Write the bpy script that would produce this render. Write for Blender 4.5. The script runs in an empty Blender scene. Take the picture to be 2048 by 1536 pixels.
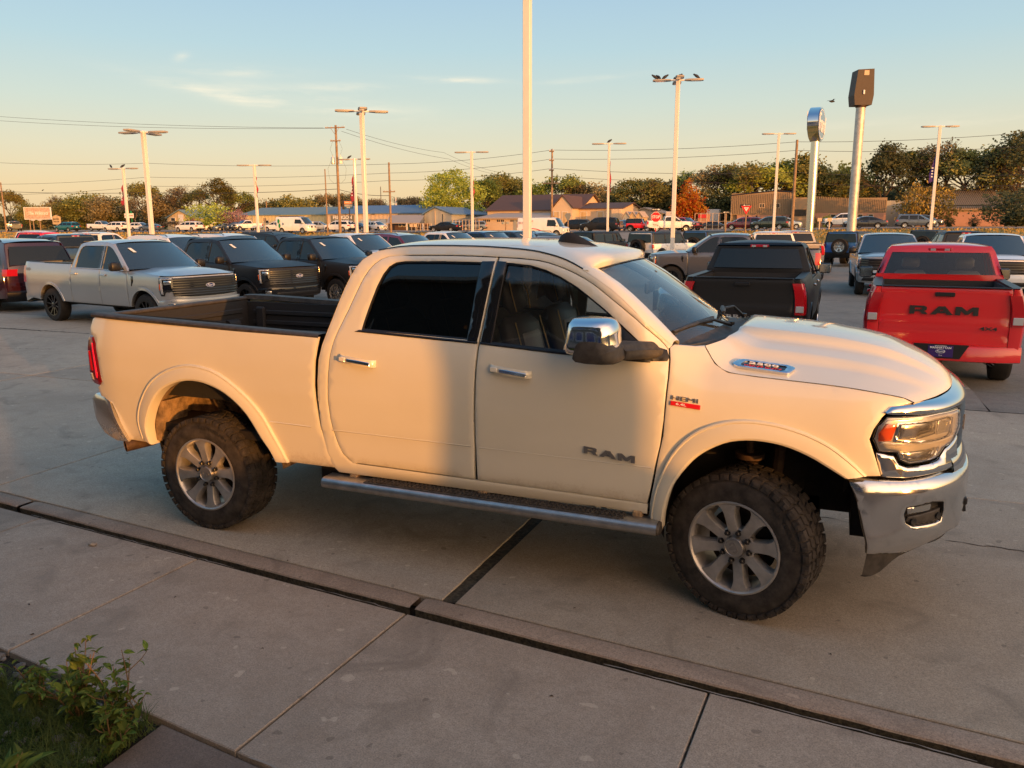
import bpy, bmesh, math, random
import numpy as np
from mathutils import Vector, Matrix
from mathutils.geometry import delaunay_2d_cdt
random.seed(7)
sc = bpy.context.scene
COL = sc.collection
PI = math.pi
R_ = math.radians

# ---------------------------------------------------------------- camera
CAMP = Vector((4.192, -5.397, 2.216)); YAW, PITCH, ROLL, FPX = -.3815, .196, -.0032, 1608.5
def _basis():
    cy, sy = math.cos(YAW), math.sin(YAW)
    F = Vector((sy*math.cos(PITCH), cy*math.cos(PITCH), -math.sin(PITCH)))
    R = Vector((cy, -sy, 0)); U = R.cross(F)
    return F, R*math.cos(ROLL)+U*math.sin(ROLL), U*math.cos(ROLL)-R*math.sin(ROLL)
CF, CR, CU = _basis()
cam_data = bpy.data.cameras.new('camera'); cam = bpy.data.objects.new('camera', cam_data); COL.objects.link(cam)
m3 = Matrix((CR, CU, -CF)).transposed()
cam.matrix_world = Matrix.Translation(CAMP) @ m3.to_4x4()
cam_data.sensor_width = 36; cam_data.lens = FPX/2048*36; cam_data.clip_start = .05; cam_data.clip_end = 3000
sc.camera = cam
def at(px, D, z=0.0):
    """ground point seen in column px at depth D (metres along the optical axis, flattened)"""
    d = CF + CR*((px-1024)/FPX) - CU*((455-768)/FPX); d.z = 0
    return CAMP.x+d.x*D, CAMP.y+d.y*D, z

# ---------------------------------------------------------------- light
SUN_AZ = math.atan2(.838, -.546)      # from +Y towards +X
SUN_EL = R_(3.6)
sdir = Vector((math.sin(SUN_AZ)*math.cos(SUN_EL), math.cos(SUN_AZ)*math.cos(SUN_EL), math.sin(SUN_EL)))
sl = bpy.data.lights.new('sun', 'SUN'); sun = bpy.data.objects.new('sun', sl); COL.objects.link(sun)
sl.energy = 3.3; sl.angle = R_(.45); sl.color = (1, .40, .08)
sun.rotation_euler = sdir.to_track_quat('Z', 'Y').to_euler()
sc.view_settings.view_transform = 'Standard'; sc.view_settings.look = 'None'
sc.view_settings.gamma = 1; sc.view_settings.use_curve_mapping = False
sc.view_settings.exposure = 0.6
world = bpy.data.worlds.new('World'); sc.world = world; world.use_nodes = True
wn = world.node_tree; wn.nodes.clear()
class NT:
    def __init__(s, tree): s.t = tree
    def n(s, typ, ins=None, **kw):
        nd = s.t.nodes.new(typ)
        for k, v in kw.items(): setattr(nd, k, v)
        for k, v in (ins or {}).items():
            sock = nd.inputs[k]
            if hasattr(v, 'is_output') or isinstance(v, bpy.types.NodeSocket): s.t.links.new(v, sock)
            else: sock.default_value = v
        return nd
    def m(s, op, a, b=None, c=None, clamp=False):
        ins = {0: a}
        if b is not None: ins[1] = b
        if c is not None: ins[2] = c
        nd = s.n('ShaderNodeMath', ins, operation=op); nd.use_clamp = clamp
        return nd.outputs[0]
    def mix(s, f, a, b, blend='MIX'):
        nd = s.n('ShaderNodeMix', {0: f, 6: a, 7: b}, data_type='RGBA', blend_type=blend)
        return nd.outputs[2]
    def ramp(s, f, stops, interp='LINEAR'):
        nd = s.n('ShaderNodeValToRGB', {0: f}); cr = nd.color_ramp; cr.interpolation = interp
        while len(cr.elements) < len(stops): cr.elements.new(.5)
        for e, (p, c) in zip(cr.elements, stops):
            e.position = p; e.color = c if len(c) == 4 else (*c, 1)
        return nd.outputs[0]
def c4(c): return (c[0], c[1], c[2], 1)
def srgb(r, g, b): return tuple(((v/255)/12.92 if v/255 <= .04045 else ((v/255+.055)/1.055)**2.4) for v in (r, g, b))
W = NT(wn)
tc = W.n('ShaderNodeTexCoord').outputs['Generated']
sky = W.n('ShaderNodeTexSky', sky_type='NISHITA', sun_disc=False, sun_elevation=SUN_EL, sun_rotation=SUN_AZ, altitude=300, air_density=1.0, dust_density=1.6, ozone_density=1.6).outputs[0]
sp = W.n('ShaderNodeSeparateXYZ', {0: tc})
zz = sp.outputs[2]
# evening gradient of the whole dome: peach band on the horizon, pale blue above
K = 7.7
def sk(r, g, b, k=1.0): return tuple(v*K*k for v in srgb(r, g, b))
el = W.m('MULTIPLY', W.m('ARCSINE', W.m('MAXIMUM', zz, 0.0)), 2/PI)
grad = W.ramp(el, [(0, sk(240, 206, 160)), (.025, sk(242, 214, 168)), (.055, sk(229, 220, 190)), (.085, sk(210, 220, 207)), (.125, sk(186, 213, 220)), (.16, sk(174, 204, 222)), (.3, sk(126, 180, 218)), (1, sk(84, 134, 190))])
skyc = W.mix(.82, sky, grad)
# warm glow round the low sun, behind the camera
dt = W.n('ShaderNodeVectorMath', {0: tc, 1: tuple(sdir)}, operation='DOT_PRODUCT').outputs['Value']
glow = W.m('POWER', W.m('MAXIMUM', W.m('MULTIPLY_ADD', dt, .5, .5), 0.0), 7.0)
skyc = W.mix(glow, skyc, (*sk(255, 190, 118, 3.4), 1), 'ADD')
# a few thin cirrus streaks
az = W.m('ARCTAN2', sp.outputs[0], sp.outputs[1])
elr = W.m('ARCSINE', zz)
nz = W.n('ShaderNodeTexNoise', {'Vector': W.n('ShaderNodeCombineXYZ', {0: W.m('MULTIPLY', az, 9.0), 1: W.m('MULTIPLY', elr, 60.0), 2: 0.0}).outputs[0], 'Scale': 1.0, 'Detail': 7.0, 'Roughness': .62}).outputs[0]
nz2 = W.ramp(nz, [(.40, (0, 0, 0)), (.68, (1, 1, 1))])
cl = None
for (px, py, wx, wy, tilt, amp) in [(620, 205, 190, 17, .10, .55), (430, 187, 120, 9, .18, .45), (905, 160, 75, 5, .02, .85), (470, 143, 90, 9, -.02, .35), (690, 174, 80, 7, -.03, .45), (362, 114, 12, 6, -.2, .5), (1160, 160, 120, 5, -.07, .25), (1960, 240, 90, 7, -.04, .35), (1700, 250, 200, 9, -.05, .12)]:
    d = (CF + CR*((px-1024)/FPX) - CU*((py-768)/FPX)).normalized()
    a0 = math.atan2(d.x, d.y); e0 = math.asin(d.z); sa = wx/FPX; se = wy/FPX
    da = W.m('SUBTRACT', az, a0); de = W.m('ADD', W.m('SUBTRACT', elr, e0), W.m('MULTIPLY', da, tilt))
    q = W.m('ADD', W.m('POWER', W.m('DIVIDE', da, sa), 2.0), W.m('POWER', W.m('DIVIDE', de, se), 2.0))
    gsn = W.m('MULTIPLY', W.m('EXPONENT', W.m('MULTIPLY', q, -1.0)), amp)
    cl = gsn if cl is None else W.m('ADD', cl, gsn)
clf = W.m('MULTIPLY', cl, W.m('ADD', W.m('MULTIPLY', nz2, 1.3), .15), clamp=True)
skyc = W.mix(W.m('MULTIPLY', clf, .8), skyc, (*sk(250, 236, 208, 1.02), 1))
bg = W.n('ShaderNodeBackground', {0: skyc, 1: .1})
W.n('ShaderNodeOutputWorld', {0: bg.outputs[0]})

# ---------------------------------------------------------------- objects
def link(o, parent=None):
    COL.objects.link(o)
    if parent is not None: o.parent = parent
    return o
def tag(o, label=None, cat=None, group=None, kind=None):
    if label: o['label'] = label
    if cat: o['category'] = cat
    if group: o['group'] = group
    if kind: o['kind'] = kind
    return o
def empty(name, loc=(0, 0, 0), rz=0, label=None, cat=None, group=None):
    o = bpy.data.objects.new(name, None); o.empty_display_size = .3
    o.location = loc; o.rotation_euler = (0, 0, rz); link(o)
    return tag(o, label, cat, group)
def copy_obj(o, parent, mats=None):
    c = o.copy(); link(c, parent)
    for k in ('label', 'category', 'group'):
        if k in c and parent is not None and k != 'label': del c[k]
    if mats:
        for i, s in enumerate(o.material_slots):
            if s.material and s.material.name in mats:
                c.material_slots[i].link = 'OBJECT'; c.material_slots[i].material = mats[s.material.name]
    for ch in o.children: copy_obj(ch, c, mats)
    return c
def instance(root, loc, rz, label, cat, group=None, mats=None, scale=1.0):
    r = copy_obj(root, None, mats); r.location = loc; r.rotation_euler = (0, 0, rz); r.scale = (scale,)*3
    for k in ('label', 'category', 'group'):
        if k in r: del r[k]
    return tag(r, label, cat, group)

class G:
    """collects geometry for one mesh"""
    def __init__(s): s.v = []; s.f = []
    def add(s, V, F):
        o = len(s.v); s.v += [tuple(p) for p in V]; s.f += [tuple(i+o for i in f) for f in F]; return s
    def box(s, x0, x1, y0, y1, z0, z1, fn=None):
        V = [(x, y, z) for z in (z0, z1) for y in (y0, y1) for x in (x0, x1)]
        if fn: V = [fn(*p) for p in V]
        return s.add(V, [(0, 2, 3, 1), (4, 5, 7, 6), (0, 1, 5, 4), (2, 6, 7, 3), (0, 4, 6, 2), (1, 3, 7, 5)])
    def bbox(s, x0, x1, y0, y1, z0, z1, b=.01, fn=None):
        """box with chamfered edges"""
        V = []; xs = (x0, x1); ys = (y0, y1); zs = (z0, z1); idx = {}
        for i in (0, 1):
            for j in (0, 1):
                for k in (0, 1):
                    sx, sy, sz = (1-2*i)*b, (1-2*j)*b, (1-2*k)*b
                    for a in range(3):
                        p = [xs[i]+sx, ys[j]+sy, zs[k]+sz]; p[a] = (xs[i], ys[j], zs[k])[a]
                        idx[(i, j, k, a)] = len(V); V.append(tuple(p))
        F = []
        for a in range(3):
            o1, o2 = [q for q in range(3) if q != a]
            for sd in (0, 1):
                q = []
                for (u, w) in ((0, 0), (1, 0), (1, 1), (0, 1)):
                    t = [0, 0, 0]; t[a] = sd; t[o1] = u; t[o2] = w; q.append(idx[(*t, a)])
                F.append(q)
        for a in range(3):      # edges parallel to axis a
            o1, o2 = [q for q in range(3) if q != a]
            for u in (0, 1):
                for w in (0, 1):
                    t0 = [0, 0, 0]; t0[o1] = u; t0[o2] = w; t1 = list(t0); t1[a] = 1
                    F.append([idx[(*t0, o1)], idx[(*t0, o2)], idx[(*t1, o2)], idx[(*t1, o1)]])
        for i in (0, 1):
            for j in (0, 1):
                for k in (0, 1): F.append([idx[(i, j, k, a)] for a in range(3)])
        if fn: V = [fn(*p) for p in V]
        return s.add(V, F)
    def prism(s, poly, fa, fb):
        n = len(poly); V = [fa(*p) for p in poly]+[fb(*p) for p in poly]
        return s.add(V, [tuple(range(n))[::-1], tuple(range(n, 2*n))]+[(i, (i+1) % n, n+(i+1) % n, n+i) for i in range(n)])
    def tube(s, path, r, n=8, caps=True, sy=1.0):
        P = [Vector(p) for p in path]; rs = r if isinstance(r, (list, tuple)) else [r]*len(P)
        rings = []; up = None
        for i, p in enumerate(P):
            t = (P[min(i+1, len(P)-1)]-P[max(i-1, 0)]).normalized()
            if up is None: up = Vector((0, 0, 1)) if abs(t.z) < .9 else Vector((0, 1, 0))
            a = t.cross(up)
            if a.length < 1e-4: a = t.orthogonal()
            a.normalize(); b = a.cross(t).normalized(); up = b
            rings.append([tuple(p+a*math.cos(2*PI*k/n)*rs[i]+b*math.sin(2*PI*k/n)*rs[i]*sy) for k in range(n)])
        V = sum(rings, []); F = [(i*n+k, i*n+(k+1) % n, (i+1)*n+(k+1) % n, (i+1)*n+k) for i in range(len(P)-1) for k in range(n)]
        if caps: F += [tuple(range(n))[::-1], tuple(range((len(P)-1)*n, len(P)*n))]
        return s.add(V, F)
    def lathe(s, prof, n, c=(0, 0, 0), axis='y', a0=0, a1=2*PI, close=True):
        """prof: (radius, along)"""
        V = []; m = len(prof); full = abs(a1-a0-2*PI) < 1e-6; cnt = n if full else n+1
        for k in range(cnt):
            a = a0+(a1-a0)*k/n; ca, sa = math.cos(a), math.sin(a)
            for r, h in prof:
                p = {'y': (r*ca, h, r*sa), 'z': (r*ca, r*sa, h), 'x': (h, r*ca, r*sa)}[axis]
                V.append((c[0]+p[0], c[1]+p[1], c[2]+p[2]))
        F = [(k*m+j, ((k+1) % cnt)*m+j, ((k+1) % cnt)*m+j+1, k*m+j+1) for k in range(n) for j in range(m-1)]
        return s.add(V, F)
    def rows(s, rows, close=False):
        n = len(rows[0]); V = sum([list(r) for r in rows], [])
        F = [(i*n+j, i*n+j+1, (i+1)*n+j+1, (i+1)*n+j) for i in range(len(rows)-1) for j in range(n-1)]
        return s.add(V, F)
    def build(s, name, mat, parent=None, smooth=35, weld=True):
        me = bpy.data.meshes.new(name); me.from_pydata(s.v, [], s.f)
        if weld or smooth:
            bm = bmesh.new(); bm.from_mesh(me)
            if weld: bmesh.ops.remove_doubles(bm, verts=bm.verts, dist=1e-5)
            bmesh.ops.recalc_face_normals(bm, faces=bm.faces)
            bm.to_mesh(me); bm.free()
        if smooth:
            me.polygons.foreach_set('use_smooth', [True]*len(me.polygons)); me.set_sharp_from_angle(angle=R_(smooth))
        me.materials.append(mat)
        return link(bpy.data.objects.new(name, me), parent)

def inside(poly, P):
    P = np.asarray(P, float); x, y = P[:, 0], P[:, 1]; r = np.zeros(len(P), bool); n = len(poly)
    for i in range(n):
        x1, y1 = poly[i]; x2, y2 = poly[(i+1) % n]
        if y1 == y2: continue
        c = ((y1 > y) != (y2 > y)) & (x < (x2-x1)*(y-y1)/(y2-y1)+x1); r ^= c
    return r
def resample(poly, step, closed=True):
    out = []; n = len(poly)
    for i in range(n if closed else n-1):
        a = poly[i]; b = poly[(i+1) % n]; L = math.dist(a, b); k = max(1, int(math.ceil(L/step)))
        out += [tuple(a[q]+(b[q]-a[q])*j/k for q in range(len(a))) for j in range(k)]
    if not closed: out.append(tuple(poly[-1]))
    return out
def inset(poly, d):
    n = len(poly); A = sum(poly[i][0]*poly[(i+1) % n][1]-poly[(i+1) % n][0]*poly[i][1] for i in range(n)); sg = 1 if A > 0 else -1
    out = []
    for i in range(n):
        p0, p1, p2 = poly[i-1], poly[i], poly[(i+1) % n]
        e1 = Vector((p1[0]-p0[0], p1[1]-p0[1])).normalized(); e2 = Vector((p2[0]-p1[0], p2[1]-p1[1])).normalized()
        nn = Vector((-e1.y-e2.y, e1.x+e2.x))*sg
        if nn.length < .2: out.append(p1); continue
        nn.normalize(); k = d/max(.45, nn.dot(Vector((-e1.y, e1.x))*sg)); out.append((p1[0]+nn.x*k, p1[1]+nn.y*k))
    return out
def smooth_poly(pts, n=3, closed=False):
    """Catmull-Rom through the points"""
    out = []; m = len(pts)
    for i in range(m if closed else m-1):
        g = lambda j: pts[j % m] if closed else pts[min(max(j, 0), m-1)]
        p0, p1, p2, p3 = g(i-1), g(i), g(i+1), g(i+2)
        for k in range(n):
            t = k/n
            out.append(tuple(.5*(2*p1[q]+(p2[q]-p0[q])*t+(2*p0[q]-5*p1[q]+4*p2[q]-p3[q])*t*t+(-p0[q]+3*p1[q]-3*p2[q]+p3[q])*t**3) for q in range(len(p1))))
    if not closed: out.append(tuple(pts[-1]))
    return out
def panel(g, outline, fn, step=.05, holes=(), thick=.02, bev=.003, bw=.006, rim=True):
    """skin a flat outline (a,b) onto the surface fn(a,b,off); holes cut out; edges turned inwards"""
    loops = [resample(outline, step)]+[resample(h, step) for h in holes]
    V = []; E = []; off = []; loopidx = []
    for li, lp in enumerate(loops):
        o = len(V); V += lp; off += [-bev]*len(lp); E += [(o+i, o+(i+1) % len(lp)) for i in range(len(lp))]; loopidx.append(range(o, o+len(lp)))
    nb = len(V)
    if bw:
        for li, lp in enumerate(loops):
            ins = inset(lp, bw if li == 0 else -bw)
            ok = inside(loops[0], ins)
            for h in loops[1:]: ok &= ~inside(h, ins)
            V += [p for p, k in zip(ins, ok) if k]
    B = np.array(V[:nb]); x0, y0 = B.min(0); x1, y1 = B.max(0)
    xs = np.arange(x0+step*.5, x1, step); ys = np.arange(y0+step*.5, y1, step)
    if len(xs) and len(ys):
        Q = np.array([(x+(.25*step if j % 2 else 0), y) for j, y in enumerate(ys) for x in xs])
        ok = inside(loops[0], Q)
        for h in loops[1:]: ok &= ~inside(h, Q)
        Q = Q[ok]
        if len(Q):
            d = np.min(np.hypot(Q[:, None, 0]-B[None, :, 0], Q[:, None, 1]-B[None, :, 1]), axis=1)
            V += [tuple(p) for p in Q[d > step*.45]]
    vo, eo, fo, ov, oe, of = delaunay_2d_cdt([Vector(p) for p in V], E, [], 0, 1e-6)
    vo = [(v.x, v.y) for v in vo]
    cen = np.array([[sum(vo[i][q] for i in f)/len(f) for q in (0, 1)] for f in fo])
    ok = inside(loops[0], cen)
    for h in loops[1:]: ok &= ~inside(h, cen)
    isb = [any(k < nb for k in l) for l in ov]
    a, b = vo[0]; P0 = Vector(fn(a, b, 0)); nd = Vector(fn(a, b, 1))-P0
    V3 = [fn(p[0], p[1], -bev if bb else 0) for p, bb in zip(vo, isb)]
    F = []
    for f, k in zip(fo, ok):
        if not k: continue
        p = [Vector(V3[i]) for i in f]; nn = (p[1]-p[0]).cross(p[2]-p[0])
        c = cen[0]
        nd = Vector(fn(*vo[f[0]], 1))-Vector(fn(*vo[f[0]], 0))
        F.append(tuple(f) if nn.dot(nd) > 0 else tuple(f)[::-1])
    g.add(V3, F)
    if rim:
        for lp in loops:
            n = len(lp); A = [fn(*p, -bev) for p in lp]+[fn(*p, -thick) for p in lp]
            g.add(A, [(i, (i+1) % n, n+(i+1) % n, n+i) for i in range(n)])
    return g
ss = lambda a, b, x: (lambda t: t*t*(3-2*t))(min(1, max(0, (x-a)/(b-a))))
def interp(x, xs, ys): return float(np.interp(x, xs, ys))
def mirror_copy(o, parent):
    c = o.copy(); link(c, parent); c.scale = (o.scale[0], -o.scale[1], o.scale[2]); c.location = (o.location[0], -o.location[1], o.location[2])
    for ch in o.children: k = ch.copy(); link(k, c)
    return c
_fonts = {}
def text(g, body, size, fn, xs=1.0, bold=.02, depth=.004, shear=0, spacing=1.0, align='CENTER'):
    """lettering as solid geometry, mapped by fn(u, v, w)"""
    cu = bpy.data.curves.new('t', 'FONT'); cu.body = body; cu.size = size; cu.extrude = depth/2; cu.offset = bold*size
    cu.align_x = align; cu.align_y = 'CENTER'; cu.shear = shear; cu.space_character = spacing; cu.resolution_u = 3
    ob = bpy.data.objects.new('t', cu); COL.objects.link(ob)
    dg = bpy.context.evaluated_depsgraph_get(); dg.update()
    me = bpy.data.meshes.new_from_object(ob.evaluated_get(dg))
    V = [fn(v.co.x*xs, v.co.y, v.co.z+depth/2) for v in me.vertices]; F = [tuple(p.vertices) for p in me.polygons]
    bpy.data.objects.remove(ob); bpy.data.curves.remove(cu); bpy.data.meshes.remove(me)
    return g.add(V, F)

# ---------------------------------------------------------------- materials
def ramtext(g, h, fn, depth, xs=1.0):
    R = ([(0, 1), (1.55, 1), (1.85, .86), (1.85, .50), (1.60, .38), (2.02, 0), (1.42, 0), (1.10, .33), (.55, .33), (.55, 0), (0, 0)], [[(.55, .78), (1.28, .78), (1.36, .72), (1.36, .60), (1.28, .54), (.55, .54)]])
    A = ([(0, 0), (.85, 1), (1.55, 1), (2.4, 0), (1.78, 0), (1.62, .2), (.78, .2), (.62, 0)], [[(1.0, .42), (1.4, .42), (1.2, .70)]])
    Mm = ([(0, 0), (0, 1), (.62, 1), (1.2, .52), (1.78, 1), (2.4, 1), (2.4, 0), (1.85, 0), (1.85, .52), (1.36, .10), (1.04, .10), (.55, .52), (.55, 0)], [])
    x = -3.65
    for (o, hs), w in ((R, 2.02), (A, 2.4), (Mm, 2.4)):
        panel(g, [((x+a)*h*xs, (b-.5)*h) for a, b in o], lambda a, b, q=0: fn(a, b, depth+q), 9, [[((x+a)*h*xs, (b-.5)*h) for a, b in k] for k in hs], depth, .0, 0); x += w+.24
    return g
def newmat(name):
    m = bpy.data.materials.new(name); m.use_nodes = True; m.node_tree.nodes.clear(); return m, NT(m.node_tree)
def pbr(name, base, rough=.5, metal=0, coat=0, var=0, vscale=3, bump=0, bscale=40, spec=.5, emit=None, estr=0, speck=0, sscale=120, dark=None, dirt=None, rand=0, trans=0, alpha=None, aniso=None, roughvar=0):
    m, T = newmat(name)
    co = T.n('ShaderNodeTexCoord').outputs['Object']
    col = c4(base)
    if var:
        n = T.n('ShaderNodeTexNoise', {'Vector': co, 'Scale': vscale, 'Detail': 6.0, 'Roughness': .6}).outputs[0]
        d = dark or tuple(c*(1-var) for c in base)
        col = T.mix(T.ramp(n, [(.35, (0, 0, 0)), (.65, (1, 1, 1))]), c4(d), c4(tuple(min(1, c*(1+var*.4)) for c in base)))
    if speck:
        n = T.n('ShaderNodeTexNoise', {'Vector': co, 'Scale': sscale, 'Detail': 2.0}).outputs[0]
        col = T.mix(T.m('MULTIPLY', T.ramp(n, [(.4, (0, 0, 0)), (.6, (1, 1, 1))]), speck), col, c4(tuple(c*1.9 for c in base)))
    if rand:
        oi = T.n('ShaderNodeObjectInfo').outputs['Random']
        hv = T.n('ShaderNodeHueSaturation', {'Value': T.m('ADD', T.m('MULTIPLY', oi, rand), 1-rand/2), 'Color': col}); col = hv.outputs[0]
    rg = rough
    ins = {'Metallic': metal, 'Coat Weight': coat, 'Specular IOR Level': spec}
    if dirt:
        # dried mud: thicker low down and in noisy patches; a stain that belongs to the surface
        z0, z1, dc, amt = dirt
        zc = T.n('ShaderNodeSeparateXYZ', {0: co}).outputs[2]
        hgt = T.m('DIVIDE', T.m('SUBTRACT', z1, zc), z1-z0, clamp=True)
        n1 = T.n('ShaderNodeTexNoise', {'Vector': co, 'Scale': 9.0, 'Detail': 8.0, 'Roughness': .7}).outputs[0]
        n2 = T.n('ShaderNodeTexNoise', {'Vector': co, 'Scale': 75.0, 'Detail': 3.0, 'Roughness': .6}).outputs[0]
        k = T.m('MULTIPLY', T.m('POWER', hgt, 1.6), T.m('ADD', n1, T.m('MULTIPLY', n2, .5)))
        k = T.m('MULTIPLY', T.ramp(k, [(.30, (0, 0, 0)), (.62, (1, 1, 1))]), amt)
        film = T.m('MULTIPLY', hgt, .22*amt)
        k = T.m('MAXIMUM', k, film)
        col = T.mix(k, col, c4(dc)); rg = T.m('ADD', T.m('MULTIPLY', k, .9-rough), rough)
        ins['Coat Weight'] = T.m('MULTIPLY', T.m('SUBTRACT', 1.0, k), coat)
        if metal: ins['Metallic'] = T.m('MULTIPLY', T.m('SUBTRACT', 1.0, k), metal)
    if roughvar:
        n = T.n('ShaderNodeTexNoise', {'Vector': co, 'Scale': 6.0, 'Detail': 5.0}).outputs[0]
        rg = T.m('ADD', rg, T.m('MULTIPLY', T.m('SUBTRACT', n, .45), roughvar), clamp=True)
    ins['Base Color'] = col; ins['Roughness'] = rg
    if coat: ins['Coat Roughness'] = .06
    if emit: ins['Emission Color'] = c4(emit); ins['Emission Strength'] = estr
    if trans: ins['Transmission Weight'] = trans
    b = T.n('ShaderNodeBsdfPrincipled', ins)
    if bump:
        n = T.n('ShaderNodeTexNoise', {'Vector': co, 'Scale': bscale, 'Detail': 5.0, 'Roughness': .6}).outputs[0]
        bp = T.n('ShaderNodeBump', {'Strength': bump, 'Distance': .01, 'Height': n}); T.t.links.new(bp.outputs[0], b.inputs['Normal'])
    T.n('ShaderNodeOutputMaterial', {0: b.outputs[0]})
    return m
def clear_glass(name, tint, film=0.0):
    m, T = newmat(name)
    fr = T.n('ShaderNodeFresnel', {'IOR': 1.5}).outputs[0]
    tr = T.n('ShaderNodeBsdfTransparent', {0: c4(tint)}); gl = T.n('ShaderNodeBsdfGlossy', {0: (1, 1, 1, 1), 1: .01})
    mx = T.n('ShaderNodeMixShader', {0: T.m('MULTIPLY', fr, 1.35, clamp=True), 1: tr.outputs[0], 2: gl.outputs[0]})
    if film:
        df = T.n('ShaderNodeBsdfDiffuse', {0: (.45, .42, .36, 1)})
        n = T.n('ShaderNodeTexNoise', {'Vector': T.n('ShaderNodeTexCoord').outputs['Object'], 'Scale': 5.0, 'Detail': 6.0}).outputs[0]
        mx = T.n('ShaderNodeMixShader', {0: T.m('MULTIPLY', n, film), 1: mx.outputs[0], 2: df.outputs[0]})
    T.n('ShaderNodeOutputMaterial', {0: mx.outputs[0]})
    return m
MUD = (.30, .20, .11)
M = {}
def paint(name, c, coat=1.0, rough=.32, metal=0.0, dirt=None, spec=.5):
    M[name] = pbr('paint_'+name, c, rough, metal, coat, var=.04, vscale=1.2, dirt=dirt, spec=spec); return M[name]
paint('cream', (.72, .68, .55), dirt=(.50, .95, MUD, .55), coat=1.0, rough=.34)
M['cream_low'] = pbr('paint_cream_muddy', (.70, .66, .53), .4, 0, .5, dirt=(.35, .80, (.34, .24, .14), 1.0))
for n, c, mt in [('silver', (.40, .42, .43), .45), ('black', (.012, .012, .016), 0), ('white', (.78, .77, .74), 0), ('red', (.68, .010, .016), 0), ('darkred', (.14, .008, .02), .2), ('navy', (.012, .022, .07), .2), ('gray', (.11, .115, .13), .5), ('maroon', (.035, .008, .014), .2), ('blue', (.02, .13, .42), .2), ('teal', (.01, .13, .15), .3), ('steel', (.16, .20, .24), .5), ('green', (.015, .03, .02), .2), ('lightblue', (.30, .38, .45), .4), ('charcoal', (.03, .033, .038), .3), ('tan', (.42, .37, .31), .2), ('bluegray', (.09, .12, .16), .4)]:
    paint(n, c, metal=mt, rough=.3 if sum(c) > .3 else .12)
M['chrome'] = pbr('chrome', (.72, .72, .72), .09, 1, roughvar=.15)
M['chrome_mud'] = pbr('chrome_muddy', (.66, .65, .63), .13, 1, dirt=(.35, 1.20, (.40, .28, .15), 1.0), roughvar=.2)
M['chrome_front'] = pbr('chrome_dusty', (.68, .67, .65), .12, 1, dirt=(.20, .95, (.40, .31, .21), .42), roughvar=.25)
M['metal_step'] = pbr('brushed_metal', (.50, .49, .47), .42, 1, var=.2, vscale=14, roughvar=.2)
M['rim_gray'] = pbr('rim_gray', (.48, .46, .43), .36, .7, var=.25, vscale=9)
M['rim_edge'] = pbr('rim_machined', (.52, .50, .46), .25, .9)
M['rim_black'] = pbr('rim_black', (.012, .012, .013), .25, .3, .5)
M['rim_silver'] = pbr('rim_silver', (.55, .55, .54), .25, .8)
M['cap'] = pbr('wheel_cap', (.36, .35, .33), .3, .8)
M['nut'] = pbr('wheel_nut', (.03, .03, .03), .35, .6)
M['black'] = pbr('black_trim', (.012, .012, .013), .42, spec=.4)
M['gloss'] = pbr('gloss_black', (.008, .008, .009), .08, coat=.6)
M['plastic'] = pbr('dusty_plastic', (.055, .048, .04), .62, var=.45, vscale=22, bump=.2, bscale=200)
M['liner'] = pbr('bed_liner', (.02, .02, .021), .7, bump=.4, bscale=400)
M['rubber'] = pbr('tyre_rubber', (.018, .016, .014), .8, var=.4, vscale=8)
M['rubber_mud'] = pbr('muddy_tyre_rubber', (.042, .035, .029), .9, var=.7, vscale=13, bump=.3, bscale=120)
M['under'] = pbr('undercarriage', (.015, .012, .010), .85, var=.5, vscale=12)
M['under_mud'] = pbr('muddy_wheel_well', (.32, .215, .115), .95, var=.65, vscale=11, bump=.9, bscale=60)
M['steelpart'] = pbr('rusty_steel', (.09, .055, .035), .75, .4, var=.5, vscale=15)
M['lens_red'] = pbr('red_lens', (.42, .006, .012), .12, coat=.8)
M['lens_red_dark'] = pbr('dark_red_lens', (.16, .004, .008), .12, coat=.8)
M['lens_bright'] = pbr('bright_red_strip', (.8, .01, .03), .2, coat=.8, emit=(1, .02, .05), estr=.25)
M['lens_amber'] = pbr('amber_lens', (.65, .10, .008), .15, coat=.8)
M['lens_clear'] = clear_glass('clear_lens', (.93, .93, .93))
M['lens_white'] = pbr('white_lens', (.55, .55, .55), .12, .3, .8)
M['reflector'] = pbr('lamp_reflector', (.62, .60, .55), .12, .95, roughvar=.2)
M['lamp_gray'] = pbr('lamp_housing', (.60, .58, .54), .25, .6)
M['glass_front'] = clear_glass('windscreen_glass', (.52, .60, .60), film=.14)
M['glass_side'] = clear_glass('side_glass', (.86, .87, .82), film=.02)
M['glass_dark'] = clear_glass('privacy_glass', (.045, .045, .042))
M['glass'] = pbr('tinted_car_glass', (.008, .011, .012), .03, spec=.5)
M['glass_ws'] = pbr('windscreen_car_glass', (.022, .034, .036), .04, spec=1.0, coat=.5)
M['leather'] = pbr('black_leather', (.075, .070, .066), .5, bump=.2, bscale=90)
M['leather_gray'] = pbr('gray_leather', (.30, .28, .26), .5)
M['piping'] = pbr('seat_piping', (.6, .42, .16), .5)
M['beige'] = pbr('beige_trim', (.50, .42, .28), .7)
M['paper'] = pbr('white_paper', (.75, .74, .66), .8)
M['badge_red'] = pbr('badge_red', (.6, .01, .015), .3, coat=.5)
M['badge_gray'] = pbr('badge_gray', (.27, .26, .25), .3, .7); M['badge_silver'] = pbr('badge_silver', (.5, .5, .5), .35, .5)
M['badge_black'] = pbr('badge_black', (.018, .018, .018), .45)
M['badge_white'] = pbr('badge_white', (.8, .8, .8), .3)
M['oval_blue'] = pbr('oval_blue', (.01, .03, .16), .25, coat=.6)
M['plate'] = pbr('purple_plate', (.035, .012, .13), .35)
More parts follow.
